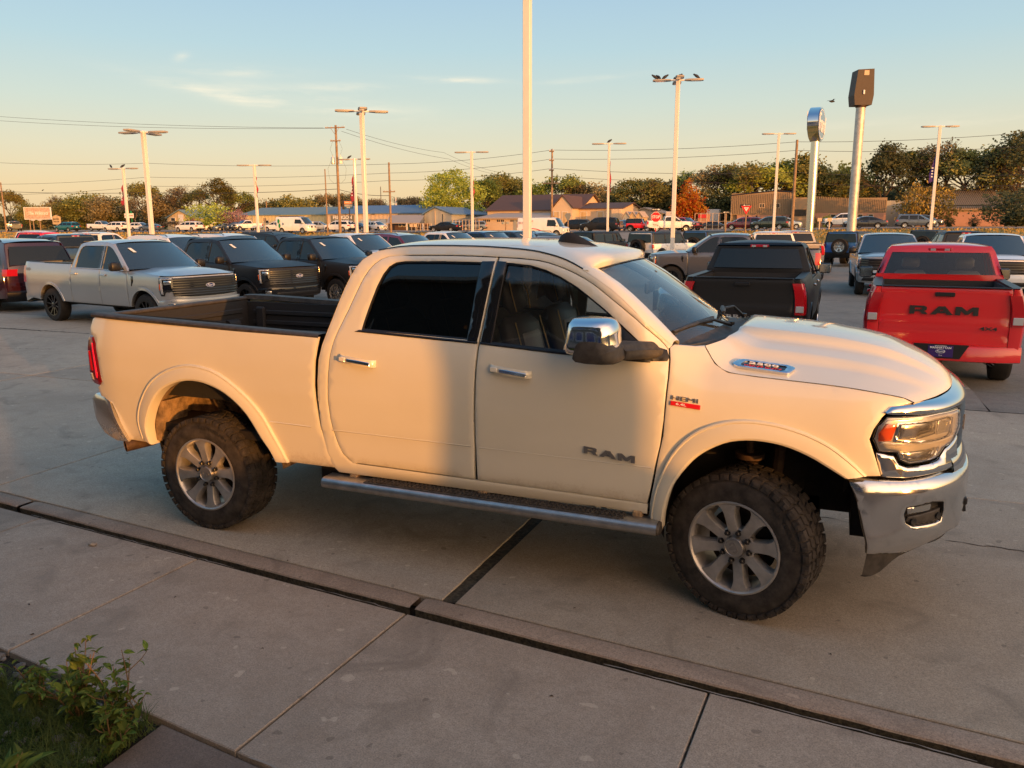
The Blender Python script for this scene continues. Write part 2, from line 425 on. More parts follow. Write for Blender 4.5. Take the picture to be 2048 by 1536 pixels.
M['greenleaf'] = pbr('green_print', (.01, .22, .07), .4); M['blueprint'] = pbr('blue_print', (.03, .10, .22), .4)
# ================================================================ the place
def colx(px, y):
    """x where the column px of the picture meets the plane Y = y"""
    d = CF + CR*((px-1024)/FPX) - CU*((430-768)/FPX); return CAMP.x+d.x*(y-CAMP.y)/d.y
def hz(px, py, y):
    d = CF + CR*((px-1024)/FPX) - CU*((py-768)/FPX); return CAMP.z+d.z*(y-CAMP.y)/d.y
def p3(px, py, y): return (colx(px, y), y, hz(px, py, y))
LOT = -.08
def TH(x, y):
    return LOT+(1.20+.45*ss(-25, 15, x)-LOT)*ss(60, 90, y)
# --- materials of the setting
def concrete(name, base, warm=.0, spk=.35, bump=.35):
    m, T = newmat(name)
    co = T.n('ShaderNodeTexCoord').outputs['Object']
    big = T.n('ShaderNodeTexNoise', {'Vector': co, 'Scale': .55, 'Detail': 8.0, 'Roughness': .65, 'Distortion': .6}).outputs[0]
    med = T.n('ShaderNodeTexNoise', {'Vector': co, 'Scale': 5.0, 'Detail': 8.0, 'Roughness': .7}).outputs[0]
    fine = T.n('ShaderNodeTexNoise', {'Vector': co, 'Scale': 130.0, 'Detail': 3.0, 'Roughness': .7}).outputs[0]
    pit = T.n('ShaderNodeTexVoronoi', {'Vector': co, 'Scale': 95.0}).outputs['Distance']
    b = Vector(base)
    col = T.ramp(big, [(.30, tuple(b*.74)), (.5, tuple(b)), (.72, (b.x*1.16, b.y*1.13, b.z*1.08))])
    col = T.mix(T.m('MULTIPLY', T.ramp(med, [(.42, (0, 0, 0)), (.7, (1, 1, 1))]), .45), col, c4((b.x*.72, b.y*.66, b.z*.60)))
    grit = T.n('ShaderNodeTexNoise', {'Vector': co, 'Scale': 48.0, 'Detail': 4.0, 'Roughness': .8}).outputs[0]
    col = T.mix(T.m('MULTIPLY', T.ramp(grit, [(.40, (1, 1, 1)), (.56, (0, 0, 0))]), .38), col, c4(tuple(b*.5)))
    col = T.mix(T.m('MULTIPLY', T.ramp(fine, [(.38, (1, 1, 1)), (.52, (0, 0, 0))]), .60), col, c4(tuple(b*.45)))
    col = T.mix(T.m('MULTIPLY', T.ramp(fine, [(.60, (0, 0, 0)), (.72, (1, 1, 1))]), spk), col, c4((min(1, b.x*2.1), min(1, b.y*2.05), min(1, b.z*2.0))))
    st = T.n('ShaderNodeTexNoise', {'Vector': co, 'Scale': 1.9, 'Detail': 3.0, 'Roughness': .55, 'Distortion': 1.2}).outputs[0]
    col = T.mix(T.m('MULTIPLY', T.ramp(st, [(.56, (0, 0, 0)), (.72, (1, 1, 1))]), .5), col, c4(tuple(b*.45)))
    sp_ = T.n('ShaderNodeTexNoise', {'Vector': co, 'Scale': 11.0, 'Detail': 1.0}).outputs[0]
    col = T.mix(T.m('MULTIPLY', T.ramp(sp_, [(.735, (0, 0, 0)), (.75, (1, 1, 1))]), .55), col, c4(tuple(b*.35)))
    col = T.mix(T.m('MULTIPLY', T.ramp(sp_, [(.25, (1, 1, 1)), (.262, (0, 0, 0))]), .30), col, c4((min(1, b.x*1.7), min(1, b.y*1.7), min(1, b.z*1.65))))
    oi = T.n('ShaderNodeObjectInfo').outputs['Random']
    col = T.n('ShaderNodeHueSaturation', {'Value': T.m('ADD', T.m('MULTIPLY', oi, .22), .89), 'Color': col}).outputs[0]
    bs = T.n('ShaderNodeBsdfPrincipled', {'Base Color': col, 'Roughness': .88, 'Specular IOR Level': .3})
    hgt = T.m('ADD', T.m('MULTIPLY', fine, 1.0), T.m('MULTIPLY', pit, .4))
    bp = T.n('ShaderNodeBump', {'Strength': bump, 'Distance': .004, 'Height': hgt}); T.t.links.new(bp.outputs[0], bs.inputs['Normal'])
    T.n('ShaderNodeOutputMaterial', {0: bs.outputs[0]}); return m
M['conc'] = concrete('sidewalk_concrete', (.41, .345, .27)); M['conc_drive'] = concrete('driveway_concrete', (.43, .37, .285), spk=.25)
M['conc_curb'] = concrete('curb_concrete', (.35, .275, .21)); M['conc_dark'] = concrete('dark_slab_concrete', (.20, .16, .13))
M['asphalt'] = concrete('worn_asphalt', (.27, .245, .205), spk=.6, bump=.7)
M['road'] = pbr('road_asphalt', (.13, .115, .10), .9, var=.2, vscale=.6)
M['apron'] = pbr('street_concrete', (.30, .235, .18), .9, var=.15, vscale=.8)
M['soil'] = pbr('dark_soil', (.022, .016, .010), .95, var=.5, vscale=30, bump=.6, bscale=150)
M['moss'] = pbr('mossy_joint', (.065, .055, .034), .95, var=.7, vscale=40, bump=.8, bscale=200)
M['sealant'] = pbr('pale_sealant', (.26, .235, .20), .8)
def grassmat(name, a, b, c, sc_=.25):
    m, T = newmat(name); co = T.n('ShaderNodeTexCoord').outputs['Object']
    n1 = T.n('ShaderNodeTexNoise', {'Vector': co, 'Scale': sc_, 'Detail': 9.0, 'Roughness': .7}).outputs[0]; n2 = T.n('ShaderNodeTexNoise', {'Vector': co, 'Scale': 3.0, 'Detail': 4.0, 'Roughness': .7}).outputs[0]
    col = T.ramp(T.m('ADD', T.m('MULTIPLY', n1, .7), T.m('MULTIPLY', n2, .3)), [(.38, a), (.5, b), (.62, c)])
    bs = T.n('ShaderNodeBsdfPrincipled', {'Base Color': col, 'Roughness': .95, 'Specular IOR Level': .1})
    bp = T.n('ShaderNodeBump', {'Strength': .9, 'Distance': .12, 'Height': n2}); T.t.links.new(bp.outputs[0], bs.inputs['Normal'])
    T.n('ShaderNodeOutputMaterial', {0: bs.outputs[0]}); return m
M['grass'] = grassmat('dry_grass', (.20, .165, .045), (.36, .25, .08), (.50, .33, .12))
# --- ground
g = G(); xs = [-900, -500, -300]+[-240+10*i for i in range(33)]+[100, 150, 250, 450, 900]; ys = [-400, -150, -60, -20, 5, 30, 55, 60]+[62+2*i for i in range(16)]+[100, 110, 120, 140, 170, 220, 300, 450, 800, 1600]
g.rows([[(x, y, TH(x, y)-.10-(.0 if y > 60 else .03)) for x in xs] for y in ys]); tag(g.build('ground', M['grass'], None, 60), kind='structure')
lot = G(); lot.rows([[(x, y, LOT) for x in (-150, -60, -20, 0, 20, 60)] for y in (5.27, 12, 30, 61)]); lo = tag(lot.build('parking_lot', M['asphalt'], None, 0), kind='structure')
def ycurb(x): return -1.147-.0985*(x+2.02)
def yback(x): return -2.69-.13*x
def jx(x0, y): return x0+.05*(y+1.5)
soil = G(); soil.rows([[(x, y, -.075) for x in (-40, 60)] for y in (-14, 8)]); tag(soil.build('soil', M['soil'], None, 0), kind='structure')
def slab(parent, poly, z1, mat, th=.12, name='slab'):
    P = resample(poly, .9); rnd = random.Random(str(poly)); dz = rnd.uniform(-.003, .003)
    q = inset(P, .005); n = len(P); g = G()
    g.add([(a, b, z1+dz) for a, b in q], [tuple(range(n))]); g.add([(a, b, z1+dz) for a, b in q]+[(a, b, z1+dz-.005) for a, b in P]+[(a, b, z1-th) for a, b in P], [(i, (i+1) % n, n+(i+1) % n, n+i) for i in range(n)]+[(n+i, n+(i+1) % n, 2*n+(i+1) % n, 2*n+i) for i in range(n)])
    return g.build(name, mat, parent, 0)
drive = tag(empty('driveway'), kind='structure'); gp = .010
XL = [-21, -16.2, -11.6, -7.0, -2.45]
for i in range(len(XL)):
    xa = XL[i]; xb = XL[i+1] if i+1 < len(XL) else 2.135
    for ya, yb in ((None, 2.98), (2.98, 6.80)):
        y0a, y0b = (ycurb(xa)+.165, ycurb(xb)+.165) if ya is None else (ya, ya)
        dx = .04 if ya is None and abs(xb-2.135) < .01 else 0
        slab(drive, [(xa+gp, y0a+gp), (xb-gp, y0b+gp), (xb-gp+dx, yb-gp), (xa+gp, yb-gp)], 0, M['conc_drive'])
XR = [2.205, 6.9, 11.6, 16.2, 21, 26]
for i in range(len(XR)-1):
    xa, xb = XR[i], XR[i+1]
    for ya, yb in ((None, 1.845), (1.845, 5.44)):
        y0a, y0b = (ycurb(xa)+.165, ycurb(xb)+.165) if ya is None else (ya, ya)
        slab(drive, [(xa+gp, y0a+gp), (xb-gp, y0b+gp), (xb-gp, yb-gp), (xa+gp+(.04 if i == 0 and ya is None else 0), yb-gp)], 0, M['conc_drive'])
for xa, xb in ((-21, -11.6), (-11.6, -2.45), (-2.45, 6.0)):
    g = G(); g.rows([[(x, 6.82, -.0) , (x, 8.2, -.05), (x, 9.6, LOT-.004)] for x in (xa+.01, xb-.01)]); tag(g.build('ramp_slab', M['conc_drive'], drive, 0))
g = G(); g.rows([[(x, 5.445, .0), (x, 6.6, -.035), (x, 8.6, LOT-.004)] for x in (6.02, 14, 26)]); g.build('asphalt_ramp', M['asphalt'], drive, 0)
g = G(); g.rows([[(x, 5.445, .001), (x, 6.80, .001)] for x in (2.2, 6.0)]); g.build('asphalt_patch', M['asphalt'], drive, 0)
g = G(); g.rows([[(2.120+.035*(y+1.4)/3, y, -.007+.003*math.sin(y*23)) , (2.21+.035*(y+1.4)/3, y, -.010+.003*math.sin(y*31))] for y in np.arange(-1.38, 1.8, .05)]); g.build('joint_fill', M['moss'], drive, 0)
rnd = random.Random(5)
def crack(pts, w=.006, z=.0025, mat='soil', par=drive):
    P = resample([tuple(p) for p in pts], .06, False); g = G(); rows = []
    for i, (x, y) in enumerate(P):
        x += rnd.gauss(0, .008); y += rnd.gauss(0, .012 if mat != 'sealant' else .003); k = w*rnd.uniform(.2, 1.1); rows.append([(x, y-k, z+.0015), (x, y+k, z+.0015)])
    g.rows(rows); g.build('crack', M[mat], par, 0)
crack([(3.9, .95), (4.6, .86), (5.2, .74), (6.1, .70), (7.3, .52)], .007); crack([(-11, 4.3), (-9.6, 4.8), (-9, 5.0)], .012); crack([(-8.5, 5.2), (-8.0, 5.4)], .016); crack([(-7.0, 3.6), (-5.2, 4.1), (-4.2, 4.6)], .005)
crack([(-16, 6.81), (-12, 6.83), (-9, 6.79), (-4, 6.81)], .02, .003, 'moss')
for pts in ([(2.5, 13), (4.4, 13.4), (6, 13.2)], [(4.3, 16), (5, 14.2), (5.1, 12.6)], [(2, 17.4), (5, 17.2), (8, 17.5)], [(3, 21), (6, 20.6)], [(5.2, 6.8), (8.3, 7.5)]): crack(pts, .012, LOT+.003, 'soil', lo)
# --- curb stones and sidewalk slabs
curb = tag(empty('curb'), kind='structure')
CX = [-21, -17, -13, -9.2, -5.5, -1.80, 2.0, 5.6, 9.2, 13]
for a, b in zip(CX, CX[1:]):
    g = G(); rows = []
    n = 40
    for i in range(n+1):
        x = a+.02+(b-a-.04)*i/n; y = ycurb(x); j = rnd.gauss(0, .0022); e = .03 if i in (0, n) else 0
        rows.append([(x, y+.155, -.08), (x, y+.155, .000-e*.3), (x, y+.148, .005-e*.3), (x, y+.03+j, .005-e*.3), (x, y+.014+j, .000-e*.3), (x, y+.010+j, -.010)])
    g.rows(rows); cso = g.build('curb_stone', M['conc_curb'], curb, 40)
    g = G(); g.rows([[(r_[-1][0], r_[-1][1]+.0005, -.009), (r_[-1][0], r_[-1][1]+.004+rnd.uniform(0, .006), -.04), (r_[-1][0], r_[-1][1]+.006, -.08)] for r_ in rows]); g.build('curb_face', M['moss'], cso, 0)  # stained curb face; its dark colour also stands in for the shadow line
walk = tag(empty('sidewalk'), kind='structure'); WX = [1.98+1.73*k for k in range(-10, 7)]; WX[11] = 3.765
ZW = -.032
for a, b in zip(WX, WX[1:]):
    slab(walk, [(jx(a, yback(a))+.006, yback(a)), (jx(b, yback(b))-.006, yback(b)), (jx(b, ycurb(b))-.006, ycurb(b)-.022), (jx(a, ycurb(a))+.006, ycurb(a)-.022)], ZW, M['conc'], name='sidewalk_slab')
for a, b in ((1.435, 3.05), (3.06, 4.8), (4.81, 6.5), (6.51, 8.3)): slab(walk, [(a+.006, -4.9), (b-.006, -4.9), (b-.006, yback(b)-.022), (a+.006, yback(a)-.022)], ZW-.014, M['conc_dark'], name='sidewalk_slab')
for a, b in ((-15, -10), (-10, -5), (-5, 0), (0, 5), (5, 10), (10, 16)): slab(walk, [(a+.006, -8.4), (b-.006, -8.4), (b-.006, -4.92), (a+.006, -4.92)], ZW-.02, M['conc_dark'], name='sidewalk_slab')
for pts, w in (([(1.2, ycurb(1.2)-.010), (1.9, ycurb(1.9)-.011)], .004), ([(3.2, ycurb(3.2)-.012), (4.9, ycurb(4.9)-.010)], .0045), ([(-1.6, ycurb(-1.6)-.010), (.6, ycurb(.6)-.011)], .0035), ([(jx(1.98, -1.9), -1.9), (jx(1.98, -1.62), -1.62)], .002), ([(jx(1.98, -2.85), -2.85), (jx(1.98, -2.2), -2.2)], .0028), ([(jx(3.765, -2.6), -2.6), (jx(3.765, -1.8), -1.8)], .003), ([(2.0, yback(2.0)-.01), (2.7, yback(2.7)-.01)], .006)): crack(pts, w, ZW+.001, 'sealant', walk)
# bits lying about
def pebble(x, y, z, r, mat, label, seed=1, sx=1.3, sz=.5, name='stone'):
    bm = bmesh.new(); bmesh.ops.create_icosphere(bm, subdivisions=2, radius=r); rr = random.Random(seed)
    for v in bm.verts: v.co *= 1+rr.uniform(-.22, .22); v.co.x *= sx; v.co.z *= sz
    me = bpy.data.meshes.new(name); bm.to_mesh(me); bm.free(); me.materials.append(mat); o = link(bpy.data.objects.new(name, me)); o.location = (x, y, z)
    if label: tag(o, label, 'stone')
    return o
M['stone'] = pbr('pale_stone', (.34, .28, .21), .9, var=.3, vscale=40); M['stone2'] = pbr('grey_stone', (.20, .19, .175), .9, var=.3, vscale=30, rand=.9)
pebble(-.62, -1.48, ZW+.012, .026, M['stone'], 'small tan stone lying on the sidewalk near the curb')
M['leafdry'] = pbr('dry_leaf', (.06, .035, .018), .9, var=.4, vscale=60); M['straw'] = pbr('straw', (.32, .27, .15), .8)
# --- the showroom behind the camera (shows in the glass), and an unseen wall added to shape the shadows
M['wall_dark'] = pbr('dark_cladding', (.075, .07, .066), .7, var=.1); M['wall_tan'] = pbr('tan_render', (.30, .25, .20), .85, var=.12); M['blue_panel'] = pbr('blue_panel', (.012, .03, .12), .3, coat=.4); M['white_trim'] = pbr('white_trim', (.75, .74, .70), .5)
sh = empty('showroom', (0, 0, 0), 0, 'dark dealership showroom behind the camera with white framed gables', 'building')
g = G(); g.box(-16, 7.4, -22, -8.6, -.1, 8.3); g.build('wall', M['wall_dark'], sh, 0)
g = G(); g.box(-16.3, 7.7, -22, -8.2, 8.3, 8.7); g.build('roof_edge', M['white_trim'], sh, 0)
for k, x in enumerate((-13, -9.5, -6, -2.5, 1.0, 4.2)):
    g = G(); g.box(x, x+2.3, -8.60, -8.57, .5, 2.6); wdw = g.build('window', M['blue_panel'], sh, 0)
    g = G(); g.box(x-.08, x, -8.6, -8.54, .42, 2.68); g.box(x+2.3, x+2.38, -8.6, -8.54, .42, 2.68); g.box(x, x+2.3, -8.6, -8.54, 2.6, 2.68); g.box(x, x+2.3, -8.6, -8.54, .42, .5); g.build('window_frame', M['white_trim'], wdw, 0, weld=False)
for x in (-11, -4.6, -.6, 3.4):
    g = G(); g.prism([(x-1.7, 4.6), (x+1.7, 4.6), (x, 6.6)], lambda a, b: (a, -8.58, b), lambda a, b: (a, -8.50, b)); gb = g.build('gable_panel', M['blue_panel'], sh, 0)
    g = G(); g.tube([(x-1.8, -8.49, 4.55), (x, -8.49, 6.7), (x+1.8, -8.49, 4.55), (x-1.8, -8.49, 4.55)], .09, 4); g.build('gable_trim', M['white_trim'], gb, 0)
ar = empty('shadow_wall', (0, 0, 0), 0, 'long tan arcade wall east of the showroom with openings and stepped parapet', 'wall')  # unseen wall, added to shape the sun and shadow patches
def blk(x0, x1, z0, z1, nm='shadow_wall_section', y=-9.2, t=.12):
    g = G(); g.box(x0, x1, y-t, y, z0, z1); g.build(nm, M['wall_tan'], ar, 0)
blk(8.8, 9.6, -.1, 1.40); blk(9.6, 10.95, -.1, .95); blk(10.95, 13.1, -.1, 1.40); blk(13.1, 14.72, -.1, 1.53); blk(14.72, 15.85, -.1, 3.08, 'pillar'); blk(15.85, 20.5, -.1, 1.80); blk(16.45, 20.5, 2.62, 3.08, 'shadow_lintel'); blk(20.5, 27, -.1, 3.45); blk(27, 40, -.1, 4.5); blk(40, 47, -.1, 3.9); blk(47, 75, -.1, 4.45); blk(75, 110, -.1, 3.2)  # sills, column and beam placed only for the shadow edges they cast
# ================================================================ the white pickup in front
HZ = [.3, .45, .55, .62, .70, .85, .875, 1.1, 1.25, 1.35, 1.42, 1.5, 1.55, 1.6, 1.7, 1.8, 1.9, 1.97, 2.03, 2.06, 2.09]
HYV = [.86, .90, .945, .962, .974, .982, .990, 1.0, .997, .987, .973, .948, .928, .907, .870, .833, .793, .760, .722, .695, .66]
FZ = [.3, .5, .7, .85, 1.1, 1.2, 1.28, 1.34, 1.39, 1.45, 1.5, 1.56]; FY = [.93, .955, .975, .985, .995, .985, .962, .93, .885, .84, .795, .72]
BZ = [.3, .5, .62, .88, 1.1, 1.3, 1.42, 1.5, 1.56]; BY = [.90, .94, .962, .985, 1.0, .993, .975, .955, .94]
def HY(x, z):
    c = interp(z, HZ, HYV)
    if x < 1.03: c = interp(z, BZ, BY)
    if x > 3.2:
        k = min(1, (x-3.2)/.35); c = c*(1-k)+interp(z, FZ, FY)*k
    if x > 4.2: c *= max(.05, 1-((x-4.2)/.78)**2.6)**(1/2.6)/1.0
    if x < -.75: c -= .055*((-.75-x)/.36)**2
    return c
HS = lambda x, z, o=0: (x, -(HY(x, z)+o), z)
def LEAN(z): return interp(z, [.3, .45, .55, .9, .95, 1.0, 1.2, 1.28, 1.35, 1.45], [-.10, -.06, .01, .02, .0, -.02, -.02, -.03, -.10, -.22])
def WP(t, z, off=0):
    th = t*PI/2; k = 2/2.6
    x = 4.2+(.748+off)*abs(math.sin(th))**k*(1 if th >= 0 else -1); y = (.98+off)*abs(math.cos(th))**k
    return (x+LEAN(z)*min(1, t*1.6), -y, z)
# arch lines (x, z) measured on the flank
ARCH_R = smooth_poly([(.628, .59), (.60, .66), (.53, .76), (.43, .92), (.306, 1.03), (.187, 1.09), (.033, 1.125), (-.129, 1.115), (-.301, 1.045), (-.415, .935), (-.50, .78), (-.516, .68), (-.49, .60)], 3)
FLAR_R = smooth_poly([(.735, .59), (.70, .665), (.64, .78), (.553, .933), (.414, 1.072), (.21, 1.196), (.025, 1.240), (-.136, 1.233), (-.307, 1.175), (-.453, 1.073), (-.566, .918), (-.612, .78), (-.595, .645)], 3)
ARCH_F = smooth_poly([(3.352, .47), (3.362, .57), (3.392, .70), (3.431, .79), (3.518, .915), (3.606, .990), (3.715, 1.045), (3.845, 1.065), (3.984, 1.052), (4.112, 1.010), (4.218, .955), (4.305, .905)], 3)
FLAR_F = smooth_poly([(3.278, .485), (3.283, .57), (3.312, .735), (3.396, .942), (3.507, 1.074), (3.64, 1.146), (3.782, 1.175), (3.944, 1.168), (4.104, 1.131), (4.23, 1.075), (4.337, .996), (4.412, .925)], 3)
truck = empty('pickup_truck', (0, 0, 0), 0, 'cream white heavy-duty crew cab pickup standing alone in front with muddy tyres and chrome bumper', 'pickup truck')

def side_part(name, outline, mat, fn=HS, step=.05, holes=(), off=0, parent=truck, mirror=True, thick=.025, **kw):
    g = G(); f = (lambda a, b, o=0: fn(a, b, o+off)) if off else fn
    panel(g, outline, f, step, holes, thick, **kw)
    o = g.build(name, M[mat] if isinstance(mat, str) else mat, parent)
    if mirror: mirror_copy(o, parent)
    return o
mid = lambda A, B, k=.5: [(a[0]*(1-k)+b[0]*k, a[1]*(1-k)+b[1]*k) for a, b in zip(A, B)]
# --- box side
box_out = [(.94, 1.487), (1.025, 1.484), (1.002, 1.33), (.993, 1.16), (1.005, 1.0), (1.028, .859), (1.074, .70), (1.118, .592), (.70, .592)]+mid(ARCH_R, FLAR_R)+[(-.56, .606), (-.745, .612), (-.79, .69), (-.825, .80), (-.86, .885), (-.92, .915), (-.985, .93), (-1.015, 1.0), (-.975, 1.02), (-.945, 1.05), (-.965, 1.18), (-.992, 1.34), (-1.02, 1.388), (-1.062, 1.40), (-1.075, 1.45), (-1.05, 1.52), (-.99, 1.548), (-.95, 1.550)]
side_part('bed_side', box_out, 'cream', step=.045)
# --- cab side frame (C shape round the doors)
CABREAR = smooth_poly([(1.132, .56), (1.085, .62), (1.052, .75), (1.034, .90), (1.028, 1.06), (1.042, 1.34), (1.085, 1.52), (1.14, 1.72), (1.195, 1.88), (1.262, 1.99), (1.36, 2.045)], 2)
CABTOP = smooth_poly([(1.36, 2.045), (1.5, 2.068), (1.7, 2.078), (2.1, 2.075), (2.4, 2.058), (2.55, 2.035), (2.67, 2.003), (2.79, 1.950), (2.97, 1.850), (3.14, 1.720), (3.3, 1.580), (3.35, 1.535)], 2)
DOORTOP = smooth_poly([(1.615, 2.022), (1.9, 2.025), (2.239, 2.018), (2.484, 2.004), (2.62, 1.975), (2.749, 1.93), (2.87, 1.87), (2.994, 1.787), (3.15, 1.68), (3.281, 1.575), (3.335, 1.520)], 2)
DOORREAR = smooth_poly([(1.265, .640), (1.187, .70), (1.129, .844), (1.102, 1.07), (1.125, 1.377), (1.165, 1.53), (1.219, 1.67), (1.292, 1.867), (1.359, 1.965), (1.451, 2.010), (1.615, 2.022)], 2)
cab_out = CABREAR+CABTOP[1:]+DOORTOP[::-1]+DOORREAR[::-1][1:]+[(1.9, .632), (2.6, .625), (3.262, .612), (3.256, .545), (2.6, .548), (1.8, .556)]
side_part('cab_frame', cab_out, 'cream_low', step=.035)
# --- doors
def lerp_list(P, x): return interp(x, [p[0] for p in P], [p[1] for p in P])
DT = [p for p in DOORTOP]
rd = [(p[0]+.006, p[1]) for p in DOORREAR[:-1]]
rear_door = [(2.155, .634), (1.9, .640), (1.29, .648)]+rd+[(p[0], p[1]-.006) for p in DT if p[0] < 2.20]+[(2.226, 2.012), (2.205, 1.79), (2.181, 1.489), (2.170, 1.15), (2.165, .852)]
WIN_R = [(2.112, 1.518), (1.70, 1.532), (1.345, 1.543), (1.352, 1.60), (1.375, 1.70), (1.408, 1.82), (1.44, 1.90), (1.475, 1.95), (1.52, 1.975), (1.58, 1.983), (1.85, 1.987), (2.13, 1.985)]
front_door = [(2.178, .634), (2.178, .852), (2.183, 1.15), (2.194, 1.489), (2.218, 1.79), (2.240, 2.012)]+[(p[0], p[1]-.006) for p in DT if p[0] > 2.26]+[(3.345, 1.46), (3.350, 1.364), (3.343, 1.127), (3.327, .98), (3.302, .857), (3.280, .72), (3.258, .616), (2.7, .626)]
WIN_F = [(2.262, 1.505), (2.275, 1.75), (2.290, 1.985), (2.453, 1.972), (2.56, 1.945), (2.66, 1.907), (2.76, 1.857), (2.85, 1.800), (2.95, 1.733), (3.06, 1.650), (3.17, 1.565), (3.235, 1.508), (3.245, 1.470), (3.0, 1.472), (2.7, 1.483)]
def door(name, outline, win, hx, glassmat):
    g = G(); panel(g, outline, HS, .045, [win], .03); d = g.build(name, M['cream'], truck)
    g = G(); panel(g, inset(win, -.012), lambda a, b, o=0: HS(a, b, o-.016), .06, thick=.004, bw=0, rim=False); g.build('window', M[glassmat], d)
    # dark weather strip round the opening
    g = G(); w2 = resample(win, .03)
    ring = [HS(p[0], p[1], -.002) for p in w2]; ring2 = [HS(p[0], p[1], -.006) for p in resample(inset(w2, .010), 9)]
    n = len(ring); g.add(ring+ring2, [(i, (i+1) % n, n+(i+1) % n, n+i) for i in range(n)]); g.build('window_seal', M['black'], d)
    # handle: painted pull with a chrome face
    z0 = 1.352; hy = lambda x, z, o: HS(x, z-.0*(x-hx), o)
    tl = -.10
    f = lambda x, y, z: (hx+x, -(HY(hx+x, z0+z)+y), z0+z+tl*x)
    g = G(); path = [(-.135, .002, 0), (-.125, .022, 0), (-.10, .036, 0), (0, .044, 0), (.10, .038, 0), (.125, .024, 0), (.135, .002, 0)]
    rows = []
    for (x, y, z) in path:
        rows.append([f(x, max(0, y-.016), -.022), f(x, y-.004, -.024), f(x, y, -.014), f(x, y, .014), f(x, y-.004, .022), f(x, max(0, y-.016), .020), f(x, max(0, y-.016), -.022)])
    g.rows(rows); h = g.build('door_handle', M['cream'], d, 60)
    g = G(); g.bbox(-.060, .115, .043, .050, -.012, .010, .003, f); g.build('chrome_insert', M['chrome'], h)
    g = G(); g.bbox(-.118, -.074, .036, .046, -.015, .013, .003, f); g.build('key_cover', M['cream'], h)
    g = G(); panel(g, [(hx-.08+.09*math.cos(a), z0+.004+.035*math.sin(a)) for a in [i*PI/8 for i in range(16)]], lambda a, b, o=0: HS(a, b, o+.0035), .05, thick=.003, bw=0, rim=False)
    return d
d1 = door('rear_door', rear_door, WIN_R, 1.345, 'glass_dark'); d2 = door('front_door', front_door, WIN_F, 2.415, 'glass_side')
for d in (d1, d2): mirror_copy(d, truck)
# black pillar appliques and window sills
side_part('pillar_trim', [(2.108, 1.51), (2.176, 1.507), (2.197, 1.75), (2.216, 1.992), (2.128, 1.990)], 'gloss', off=.004, thick=.006)
side_part('pillar_trim', [(2.200, 1.506), (2.266, 1.503), (2.280, 1.75), (2.294, 1.990), (2.232, 1.993), (2.218, 1.75)], 'gloss', off=.004, thick=.006)
side_part('sill_strip', [(1.295, 1.532), (1.7, 1.515), (2.18, 1.498), (2.18, 1.512), (1.7, 1.530), (1.33, 1.545)], 'black', off=.006, thick=.01)
side_part('sill_strip', [(2.198, 1.497), (2.7, 1.468), (3.25, 1.447), (3.25, 1.470), (2.7, 1.484), (2.198, 1.512)], 'black', off=.006, thick=.01)
# character crease: a fine rolled step along both doors and the box
g = G(); pts = [(x, .868-.0115*(x-1)) for x in np.arange(1.12, 3.31, .06)]
for seg in ([p for p in pts if p[0] < 2.15], [p for p in pts if p[0] > 2.19]): g.rows([[HS(x, z+.004, .0005), HS(x, z, .004), HS(x, z-.007, .0005)] for x, z in seg])
pts = [(x, .905-.018*(x+.9)) for x in np.arange(.60, 1.0, .05)]; g.rows([[HS(x, z+.004, .0005), HS(x, z, .004), HS(x, z-.007, .0005)] for x, z in pts])
o = g.build('body_crease', M['cream'], truck); mirror_copy(o, truck)
# --- front fender
ff = mid(ARCH_F, FLAR_F)
fender = [(3.268, .50), (3.276, .62), (3.298, .75), (3.320, .90), (3.346, 1.04), (3.354, 1.20), (3.359, 1.364), (3.355, 1.46), (3.343, 1.525), (3.36, 1.540), (3.41, 1.536), (3.47, 1.530), (3.518, 1.532), (3.552, 1.490), (3.592, 1.443), (3.668, 1.403), (3.80, 1.392), (3.977, 1.383), (4.15, 1.375), (4.291, 1.366), (4.40, 1.354), (4.493, 1.341), (4.56, 1.328), (4.60, 1.308), (4.505, 1.285), (4.46, 1.235), (4.425, 1.175), (4.408, 1.12), (4.445, 1.02), (4.478, .925), (4.38, .918)]+ff[::-1]
side_part('fender', fender, 'cream', step=.045)
# --- flares: raised lips round the arches
def flare(OUT, INN, name='fender_flare'):
    g = G(); n = min(len(OUT), len(INN)); OUT = OUT[:n]; INN = INN[:n]; rows = []
    for (xo, zo), (xi, zi) in zip(OUT, INN):
        L = lambda k: (xo*(1-k)+xi*k, zo*(1-k)+zi*k)
        r = []
        for k, o in ((0, 0), (.012, .012), (.04, .019), (.11, .022), (.16, .018), (.2, .020), (.5, .031), (.85, .034), (.96, .028), (1.0, .016)):
            a, b = L(k); r.append(HS(a, b, o))
        r.append((xi, -(HY(xi, zi)-.05), zi)); rows.append(r)
    g.rows(rows); o = g.build(name, M['cream_low'], truck, 28); mirror_copy(o, truck)
flare(FLAR_R, ARCH_R); flare(FLAR_F, ARCH_F)
# --- wheel wells
def well(ARC, x0, x1, mud, depth=.42):
    g = G(); rows = []
    cx = (ARC[0][0]+ARC[-1][0])/2
    ext = [(ARC[0][0]+.0, ARC[0][1]-.08)]+list(ARC)+[(ARC[-1][0], ARC[-1][1]-.10)]
    for (x, z) in ext:
        rows.append([(x, -(HY(x, max(z, .5))-.045), z), (x+(x-cx)*.05, -.86, z+.015), (x+(x-cx)*.05, -.93+depth, z+.02)])
    g.rows(rows); b = [(p[0], p[1]) for p in ext]
    g.add([(x+(x-cx)*.05, -.93+depth, z+.02) for x, z in b], [tuple(range(len(b)))])
    o = g.build('wheel_well', M[mud], truck, 30); mirror_copy(o, truck)
well(ARCH_R, 0, 0, 'under_mud'); well(ARCH_F, 0, 0, 'under')
